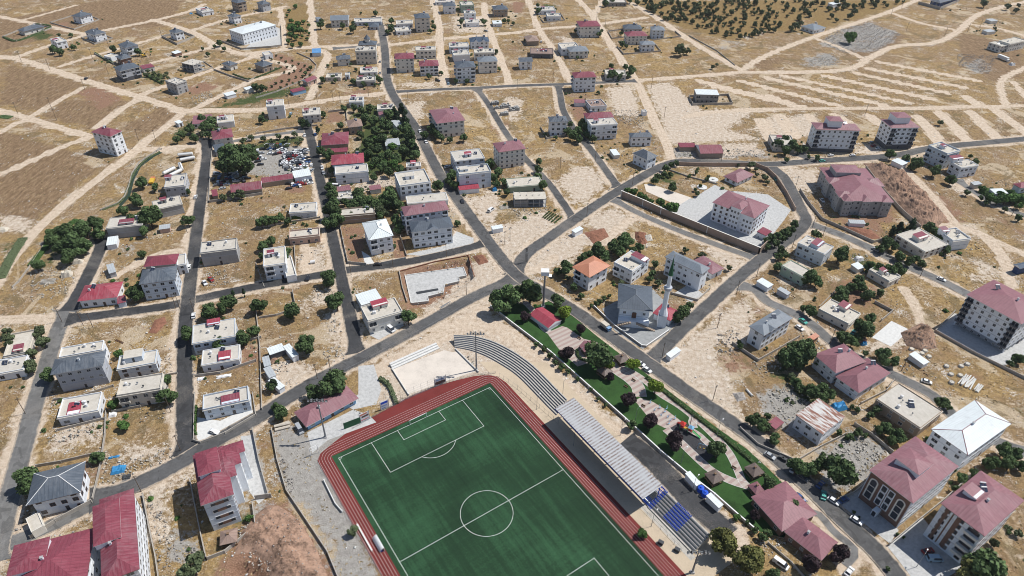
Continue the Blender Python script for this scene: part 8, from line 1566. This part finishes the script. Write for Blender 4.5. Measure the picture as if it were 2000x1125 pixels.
def tarp(label,px,w_,d_,h,mat,rz=.3):
 m=MB();q=random.Random(int(px[0]*3+px[1]));n_=7;Z={}
 for i in range(n_):
  for j in range(n_):e=min(i,j,n_-1-i,n_-1-j);Z[i,j]=(-w_/2+w_*i/(n_-1)+q.uniform(-.15,.15),-d_/2+d_*j/(n_-1)+q.uniform(-.15,.15),0.02 if e==0 else h*q.uniform(.55,1))
 for i in range(n_-1):
  for j in range(n_-1):m.face([Z[i,j],Z[i+1,j],Z[i+1,j+1],Z[i,j+1]],mat)
 at_obj("tarpaulin",m,label,"tarpaulin",px,rz)
for a in[("bright blue tarpaulin over a heap in the rubble plot, lower left",(231,918),5,3.6,1.2,"blue_tarp"),("thin blue tarpaulin strip above the larger blue heap, lower left",(222,893),4,1,.5,"blue_tarp"),("blue tarpaulin beside the rusty patchwork roof",(1638,796),7,4,2.4,"blue_tarp"),("blue tarpaulin over the white container's right side, right of the twin blocks",(1768,315),6,2.5,2.4,"blue_tarp"),("blue tarpaulin sheet under the cream flat house's tin shack",(1687,673),3,1.5,1.8,"blue_tarp"),("blue bundled tank cover on bare ground right of the pale block",(966,372),3,2.4,2.2,"blue_tarp"),("blue tarpaulin at the corner of the top-left bungalow",(373,27),3,3,1,"blue_tarp"),("crumpled white plastic heap left of the long cream hut",(1677,507),5,3.5,2.0,"tank_white"),("white plastic heap beside the vegetable tents at the right edge",(1976,127),5,4,2.4,"tank_white"),("pale tent-like tarpaulin in the rubble plot above the left street",(152,513),5,3,2.2,"canvas"),("rounded cream tank shell in the left rubble plot",(131,538),5,4,3.0,"canvas"),("rusty tin lean-to patch beside the blue tarpaulin sheet",(1682,665),5,3,2.2,"rusty_tin"),("white tarpaulin heap cut by the left edge above the field track",(4,450),6,4,1.8,"canvas"),("black tarpaulin in the rubble beside the larger blue heap",(247,932),3,2.4,.8,"metal_dark"),("white sheets scattered below the flat house with a red patch",(437,735),6,2,.6,"tank_white"),("white sheet heap at the gate of the rubble plot",(392,740),3,2,.6,"tank_white"),("white plastic sheeting beside the beige flat house's gate",(220,811),3,2.4,1.2,"tank_white")]:tarp(*a)
m=MB();m.tube((-1.2,0,.9),(1.2,0,.9),.85,"tank_white",12);at_obj("water_tank",m,"lying blue-grey barrel tank on the pale dirt loop beside the middle street","water tank",(611,514),.4);m=MB();m.tube((-2,0,.5),(2,0,.5),.45,"slab_white",10);at_obj("pipe",m,"single short white pipe lying in dry grass beside the main road","pipe",(1463,768),-1.2)
sk=MB();sk.box(-.9,-.6,.05,.9,.6,1.3,"metal_dark",bottom=True)
for px,lb in[((1525,896),"dark metal refuse bin on the right kerb, left of two"),((1531,900),"dark metal refuse bin on the right kerb, right of two"),((1290,1062),"dark box on the beige strip, upper"),((1322,1076),"dark box on the beige strip, lower")]:o=bpy.data.objects.new("refuse_bin",sk.mesh("refuse_bin"));COL.objects.link(o);o.location=(*G(*px),.06);o.rotation_euler.z=-.6;tag(o,lb,"bin")
# labels for trees and poles: kind, side of the nearest landmark, place in that row
def auto_label(items,fixed=()):
 by={}
 for it in items:
  if it['label']:tag(it['o'],it['label'],None,it['group']);continue
  lx,ly,ph=min((q for q in LM if len(q[2].split())<=7),key=lambda q:(q[0]-it['px'])**2+((q[1]-it['py'])*1.3)**2)
  dx,dy=it['px']-lx,it['py']-ly
  side=("left of" if dx<0 else "right of")if abs(dx)>abs(dy)*1.2 else("behind" if dy<0 else "in front of")
  kd=KINDS[it['k']][5]if it['k']in KINDS else it['k']
  by.setdefault((kd,side,ph),[]).append(it)
 W_=["","first","second","third","fourth","fifth","sixth","seventh","eighth","ninth","tenth"]+["%dth"%i for i in range(11,40)]
 for(kd,side,ph),L_ in by.items():
  L_.sort(key=lambda q:q['px'])
  for i,it in enumerate(L_):
   if len(L_)==1:s="%s %s %s"%(kd,side,ph)
   elif len(L_)==2:s="%s %s %s, %s of two"%(kd,side,ph,("left","right")[i])
   else:s="%s %s %s, %s"%(kd,side,ph,"leftmost" if i==0 else "rightmost" if i==len(L_)-1 else W_[i+1]+" from left")
   it['o']["label"]=s
   if len(L_)>2:it['o']["group"]="%ss %s %s"%(kd,side,ph)
auto_label(TREES);auto_label(POLES)
rs=np.random.RandomState(11)
OCT=np.array([(1,0,0),(0,1,0),(-1,0,0),(0,-1,0),(0,0,.8),(0,0,-.4)]);OF=[(0,1,4),(1,2,4),(2,3,4),(3,0,4),(1,0,5),(2,1,5),(3,2,5),(0,3,5)]
def stones(name,label,pts,smin,smax,mat,zmul=1.0):
 n_=len(pts);s=rs.uniform(smin,smax,n_)*rs.uniform(.6,1.3,n_);J=OCT[None]*(1+rs.uniform(-.4,.4,(n_,6,3)))*s[:,None,None];a=rs.uniform(0,6.28,n_);c_,s_=np.cos(a)[:,None],np.sin(a)[:,None]
 X=J[...,0]*c_-J[...,1]*s_;Y=J[...,0]*s_+J[...,1]*c_;V=np.stack([X+pts[:,:1],Y+pts[:,1:2],J[...,2]*.8+s[:,None]*.25+pts[:,2:3]],-1).reshape(-1,3)
 F=(np.array(OF)[None]+(np.arange(n_)*6)[:,None,None]).reshape(-1,3);me=bpy.data.meshes.new(name);me.vertices.add(len(V));me.vertices.foreach_set("co",V.astype(np.float32).ravel());me.loops.add(F.size);me.loops.foreach_set("vertex_index",F.astype(np.int32).ravel());me.polygons.add(len(F));me.polygons.foreach_set("loop_start",np.arange(0,F.size,3,dtype=np.int32));me.update(calc_edges=True);me.materials.append(MATS[mat]);tag(link(bpy.data.objects.new(name,me)),label,None,None,"stuff")
 # mask of covered ground
for P in OCC:occ_poly(P)
occ_poly([S(-41,70),S(-41,-64),S(62,-64),S(62,70)])
# small stones in heaps and strewn about (nobody could count them)
def in_poly(poly,dens,heap=0.0):
 P=gp(poly);x0,x1,y0,y1=min(p[0]for p in P),max(p[0]for p in P),min(p[1]for p in P),max(p[1]for p in P);n_=int(dens*(x1-x0)*(y1-y0));q=np.stack([rs.uniform(x0,x1,n_),rs.uniform(y0,y1,n_)],1);clump=np.sin(q[:,0]*.9)*np.cos(q[:,1]*.8)+.6*np.sin(q[:,0]*2.3+q[:,1]);ok=inside(P,q[:,0],q[:,1])&(clump>rs.uniform(-1.2,.9,n_));ji=np.clip(np.searchsorted(ys,q[:,1]),0,NY-1),np.clip(np.searchsorted(xs,q[:,0]),0,NX-1);ok&=~OCG[ji];q=q[ok];z=rs.uniform(0,heap,len(q))*np.clip(clump[ok]*.5+.5,0,1)if heap else np.zeros(len(q));return np.column_stack([q,z])
RUB=[("pale rubble strewn over the plot left of the street below the big slate block",[(95,835),(205,815),(205,845),(95,870)],"rock"),("pale and grey rubble in the plot above the bottom-left road",[(195,870),(240,900),(300,885),(345,860),(350,900),(290,935),(240,950),(200,960)],"rock"),("grey rubble strip beside the long maroon block",[(285,970),(320,985),(330,1050),(385,1070),(370,1100),(310,1110)],"rock_dark"),("white rubble beside the white-stair-head house",[(312,700),(345,690),(345,728),(315,728)],"rock"),("boulders on the plot's edge left of the middle street",[(635,625),(670,625),(665,655),(640,645)],"rock"),("white stones on the slope above the chalky roadside",[(630,680),(670,675),(675,710),(635,712)],"rock"),("rubble in the empty plot behind the two maroon-roofed houses",[(1400,655),(1440,640),(1450,680),(1430,700),(1390,680)],"rock_dark"),("rubble right of the red earth plot",[(1470,700),(1510,690),(1530,720),(1490,740),(1465,725)],"rock"),("stones covering the grey gravel lot",[(1605,890),(1660,840),(1735,880),(1690,925),(1640,945)],"rock"),("grey stones in the lot behind the rusty patchwork roof",[(1495,770),(1540,750),(1595,785),(1570,840),(1510,800)],"rock"),
("junk and stones between the road and the tin workshop",[(1315,292),(1480,290),(1480,307),(1320,308)],"rock"),("grey stone field below the lone tree, top right",[(1600,80),(1640,55),(1700,45),(1760,68),(1720,100),(1650,105)],"rock_dark"),("grey rock spill beside the dirt road fork",[(1580,115),(1625,103),(1645,118),(1625,130),(1580,128)],"rock"),("rubble around the unfinished concrete frame",[(1000,400),(1060,398),(1075,410),(1005,425)],"rock"),("pale rubble in the vacant plot below the crisp flat-roofed block",[(700,355),(770,345),(775,362),(705,375)],"rock"),("pale stones along the cross road's lower plots",[(1160,215),(1250,215),(1262,250),(1210,240)],"rock"),("rubble in the plot left of the modern white box house",[(400,530),(440,520),(450,555),(410,560)],"rock"),("rubble heap in the far-left rubble plot",[(60,530),(140,520),(150,570),(60,590)],"rock"),("stones at the head of the excavated slope",[(1700,315),(1750,325),(1760,345),(1710,335)],"rock_dark"),("pale stones over the reddish excavated heap",[(440,1040),(560,1000),(620,1100),(500,1120)],"rock"),("stones along the ditch beside the stadium's gravel yard",[(535,870),(560,900),(580,960),(555,970),(540,920)],"rock_dark"),("pale stones beside the curved terrace's foot",[(890,690),(925,698),(960,722),(930,722),(905,700)],"rock"),("rubble below the lower maroon lean-to street plots",[(610,560),(660,555),(650,590),(610,590)],"rock"),("rubble in the yard beside the grey-stained flat house",[(1660,490),(1700,500),(1700,515),(1660,510)],"rock"),("white stones above the white-topped shed",[(1130,250-30),(1180,215),(1190,235)],"rock"),("rubble beside the block ruin and concrete shell",[(370,190),(410,178),(420,195),(380,205)],"rock"),("grey stone scatter right of the dirt road junction, top right",[(1870,105),(1950,110),(1930,145),(1870,130)],"rock_dark")]
for k_ in MOUNDS:stones("rubble","loose stones lying on the excavated soil heaps",k_,.08,.32,"rock_dark")
for lb,poly,mat in RUB:stones("rubble",lb,in_poly(poly,1.5,.5),.12,.48,mat)
for nm,mat,sm,cn,sd_ in(("junk","slab_white",.5,5,1),("junk","rock_dark",.6,6,2),("junk","frame_brown",.45,3,3),("junk","metal_dark",.5,3,4)):
 q=[]
 for P in OCC:
  if len(P)==4:
   cx,cy=sum(p[0]for p in P)/4,sum(p[1]for p in P)/4;w0=math.hypot(P[0][0]-P[2][0],P[0][1]-P[2][1])/2
   if w0>4:
    a0=rs.uniform(0,6.28)
    for _ in range(cn*2):a,d=a0+rs.normal()*.5,w0+rs.uniform(-1,6);q.append((cx+d*math.cos(a),cy+d*math.sin(a),0))
 q=np.array(q);j,i=np.clip(np.searchsorted(ys,q[:,1]),0,NY-1),np.clip(np.searchsorted(xs,q[:,0]),0,NX-1);q=q[~OCG[j,i]];stones(nm,"scattered building waste and junk in the yards beside the houses",q,.15,sm,mat)
 # low garden shrubs close to the houses
V,F,TN,M,nv,r_=[],[],[],[],0,random.Random(77);keys=[k for k in LOW if k[0]in('dark','olive','bri','loose')];mts=sorted({LOW[k][4]for k in keys})
for P in OCC:
 if len(P)!=4:continue
 cx,cy=sum(p[0]for p in P)/4,sum(p[1]for p in P)/4;w0=math.hypot(P[0][0]-P[2][0],P[0][1]-P[2][1])/2
 for _ in range(r_.choice((2,4,6,8))if w0>5 else 0):
  a,d=r_.uniform(0,6.28),w0+r_.uniform(.5,7);x,y=cx+d*math.cos(a),cy+d*math.sin(a);j,i=min(NY-1,np.searchsorted(ys,y)),min(NX-1,np.searchsorted(xs,x))
  if OCG[j,i]:continue
  co,f,ft,tn,mat=LOW[r_.choice(keys)];n0_=len(co)-8;R_=r_.uniform(.45,1.5);c_,s_=math.cos(a)*R_,math.sin(a)*R_;q=co[:n0_]
  V.append(np.stack([q[:,0]*c_-q[:,1]*s_+x,q[:,0]*s_+q[:,1]*c_+y,(q[:,2]-.75)*R_],1));F+=[tuple(k+nv for k in p)for p in f];M+=[mts.index(mat)]*len(f);TN.append(tn[:n0_]);nv+=n0_
me=bpy.data.meshes.new("shrubs");me.from_pydata(np.vstack(V).tolist(),[],F);[me.materials.append(MATS[k])for k in mts];me.polygons.foreach_set("material_index",M);at=me.attributes.new("tint",'FLOAT','POINT');at.data.foreach_set("value",np.concatenate(TN).astype(np.float32));tag(link(bpy.data.objects.new("shrubs",me)),"small shrubs and bushes growing around the houses",None,None,"stuff")
# strewn stones and dry tufts over the open ground, denser near the camera
def open_points(n_,y_pow=1.0,ymax=520):
 y=100+(ymax-100)*rs.uniform(0,1,n_)**y_pow;x=rs.uniform(-1,1,n_)*(y*.78+70);j=np.clip(np.searchsorted(ys,y),0,NY-1);i=np.clip(np.searchsorted(xs,x),0,NX-1);return x,y,i,j,~OCG[j,i]
x,y,i,j,ok=open_points(42000);ok&=(np.sin(x*.15)+np.cos(y*.13)+rs.uniform(-1.5,1.5,len(x))>.3);stones("scattered_stone","small pale stones strewn over the open ground",np.column_stack([x[ok],y[ok],np.zeros(ok.sum())]),.09,.34,"rock")
x,y,i,j,ok=open_points(15000);ok&=(np.sin(x*.31+2)*np.cos(y*.27)+.5*np.sin(x*.11)>.75)&(Z1[j,i,2]<.3);stones("rubble","heaps of building rubble and junk about the vacant plots",np.column_stack([x[ok],y[ok],np.zeros(ok.sum())]),.15,.6,"slab_white")
x,y,i,j,ok=open_points(60000,1.0,600);z=Z1[j,i];ok&=(z[:,3]<.3)&(z[:,0]<.6)&(np.sin(x*.21+1)*np.cos(y*.17)+.5*np.sin(x*.7+y*.5)+rs.uniform(-1,1,len(x))>.25)
x,y=x[ok],y[ok];n_=len(x);V,F=np.zeros((n_,3,4,3),np.float32),None
for k in range(3):
 a=rs.uniform(0,6.28,n_);w_=rs.uniform(.2,.5,n_);h_=rs.uniform(.08,.24,n_);cx,cy=x+rs.uniform(-.2,.2,n_),y+rs.uniform(-.2,.2,n_);lx,ly=rs.uniform(-.25,.25,n_),rs.uniform(-.25,.25,n_)
 for q,(sx,sz)in enumerate(((-1,0),(1,0),(.7,1),(-.7,1))):V[:,k,q,0]=cx+np.cos(a)*w_*sx+lx*sz;V[:,k,q,1]=cy+np.sin(a)*w_*sx+ly*sz;V[:,k,q,2]=h_*sz
V=V.reshape(-1,3);me=bpy.data.meshes.new("dry_grass");me.vertices.add(len(V));me.vertices.foreach_set("co",V.ravel());nf=len(V)//4;me.loops.add(nf*4);me.loops.foreach_set("vertex_index",np.arange(nf*4,dtype=np.int32));me.polygons.add(nf);me.polygons.foreach_set("loop_start",np.arange(0,nf*4,4,dtype=np.int32));me.update(calc_edges=True)
plain("straw",(0.40,0.31,0.17),.95,var=.45,scale=.12,fine=.9);me.materials.append(MATS["straw"]);tag(link(bpy.data.objects.new("dry_grass",me)),"dry yellow grass tufts over the open plots",None,None,"stuff")
# build the ground sheet and the tracks that lie on it
def zone_attrs(me,Xv,Yv,track=None,soft=None):
 j=np.clip(np.searchsorted(ys,Yv),0,NY-1);i=np.clip(np.searchsorted(xs,Xv),0,NX-1);a=Z1[j,i].copy();b_=Z2[j,i].copy()
 if track is not None:a[:,3]=np.maximum(a[:,3],track)
 for nm,d_ in(("zone",a),("zone2",b_)):at=me.attributes.new(nm,'FLOAT_COLOR','POINT');at.data.foreach_set("color",d_.astype(np.float32).ravel())
V=np.zeros((NY,NX,3),np.float32);V[...,0]=GX;V[...,1]=GY
V=V.reshape(-1,3);q=np.arange(NY*NX).reshape(NY,NX);F=np.stack([q[:-1,:-1],q[:-1,1:],q[1:,1:],q[1:,:-1]],-1).reshape(-1,4)
PITS=[([(786,536),(850,517),(916,504),(926,543),(900,562),(872,580),(838,600),(800,600)],-2.3),([(425,1150),(455,1100),(500,1093),(522,1125),(505,1160)],-3.2)]
for pts,dz in PITS:
 P=gp(pts);k=np.where(inside(P,V[:,0],V[:,1]))[0];V[k,2]=dz*np.clip(seg_dist(P+P[:1],V[k,0],V[k,1])/1.6,.1,1)*(1+.12*np.sin(V[k,0]*1.7)*np.cos(V[k,1]*1.3))
 # skirt that carries the sheet out to the horizon
ex=[(-4000,-200),(4000,-200),(4000,5000),(-4000,5000)];inn=[(xs[0],ys[0]),(xs[-1],ys[0]),(xs[-1],ys[-1]),(xs[0],ys[-1])];n0=len(V);V=np.vstack([V,[(a,b_,0)for a,b_ in ex]]).astype(np.float32);ci_=[0,NX-1,NY*NX-1,(NY-1)*NX]
F=np.vstack([F,[(n0+k,n0+(k+1)%4,ci_[(k+1)%4],ci_[k])for k in range(4)]])
me=bpy.data.meshes.new("ground");me.vertices.add(len(V));me.vertices.foreach_set("co",V.ravel());me.loops.add(F.size);me.loops.foreach_set("vertex_index",F.astype(np.int32).ravel());me.polygons.add(len(F));me.polygons.foreach_set("loop_start",np.arange(0,F.size,4,dtype=np.int32));me.update(calc_edges=True)
zone_attrs(me,V[:,0],V[:,1]);me.materials.append(MATS["ground"]);tag(link(bpy.data.objects.new("ground",me)),None,None,None,"structure")
for k_,(wd,P)in enumerate(track_mb):
 n_=len(P);Vt,Ft,tk=[],[],[]
 for i in range(n_):
  p=Vector(P[i]);t=(Vector(P[min(n_-1,i+1)])-Vector(P[max(0,i-1)])).normalized();nn=Vector((-t.y,t.x))
  for o_,tv in((-.5,.55),(-.3,1),(-.18,.9),(0,.55),(.18,.9),(.3,1),(.5,.55)):c=p+nn*o_*wd;Vt.append((c.x,c.y,.02+.003*(k_%12)));tk.append(tv)
 for i in range(n_-1):
  for k in range(6):Ft.append((i*7+k+1,i*7+k,i*7+7+k,i*7+8+k))
 Ft=[f[::-1]for f in Ft]if False else Ft
 me=bpy.data.meshes.new("dirt_track");me.from_pydata(Vt,[],[f[::-1]for f in Ft]if((Vector(Vt[1])-Vector(Vt[0])).cross(Vector(Vt[7])-Vector(Vt[0])).z>0)==((Vector(Vt[Ft[0][1]])-Vector(Vt[Ft[0][0]])).cross(Vector(Vt[Ft[0][2]])-Vector(Vt[Ft[0][1]])).z<0)else Ft)
 A=np.array(Vt);j=np.clip(np.searchsorted(ys,A[:,1]),0,NY-1);i=np.clip(np.searchsorted(xs,A[:,0]),0,NX-1);a=Z1[j,i].copy();b_=Z2[j,i].copy();a[:,3]=tk
 for nm,d_ in(("zone",a),("zone2",b_)):at=me.attributes.new(nm,'FLOAT_COLOR','POINT');at.data.foreach_set("color",d_.astype(np.float32).ravel())
 me.materials.append(MATS["ground"]);tag(link(bpy.data.objects.new("dirt_track",me)),None,None,None,"structure")
 # thin summer haze round the whole place
m=bpy.data.materials.new("haze");m.use_nodes=True;n=m.node_tree.nodes;n.remove(n["Principled BSDF"]);v=n.new("ShaderNodeVolumePrincipled");v.inputs["Density"].default_value=0.00005;v.inputs["Color"].default_value=(.93,.95,1,1);v.inputs["Anisotropy"].default_value=0.2
m.node_tree.links.new(v.outputs[0],n["Material Output"].inputs["Volume"]);MATS["haze"]=m
h=MB();h.box(-4100,-300,-4.5,4100,5100,CAMH+5,"haze",bottom=True);tag(h.build("haze"),None,None,None,"stuff")
try:SC.cycles.volume_bounces=0;SC.cycles.volume_step_rate=10.0;SC.cycles.volume_max_steps=16
except Exception:pass
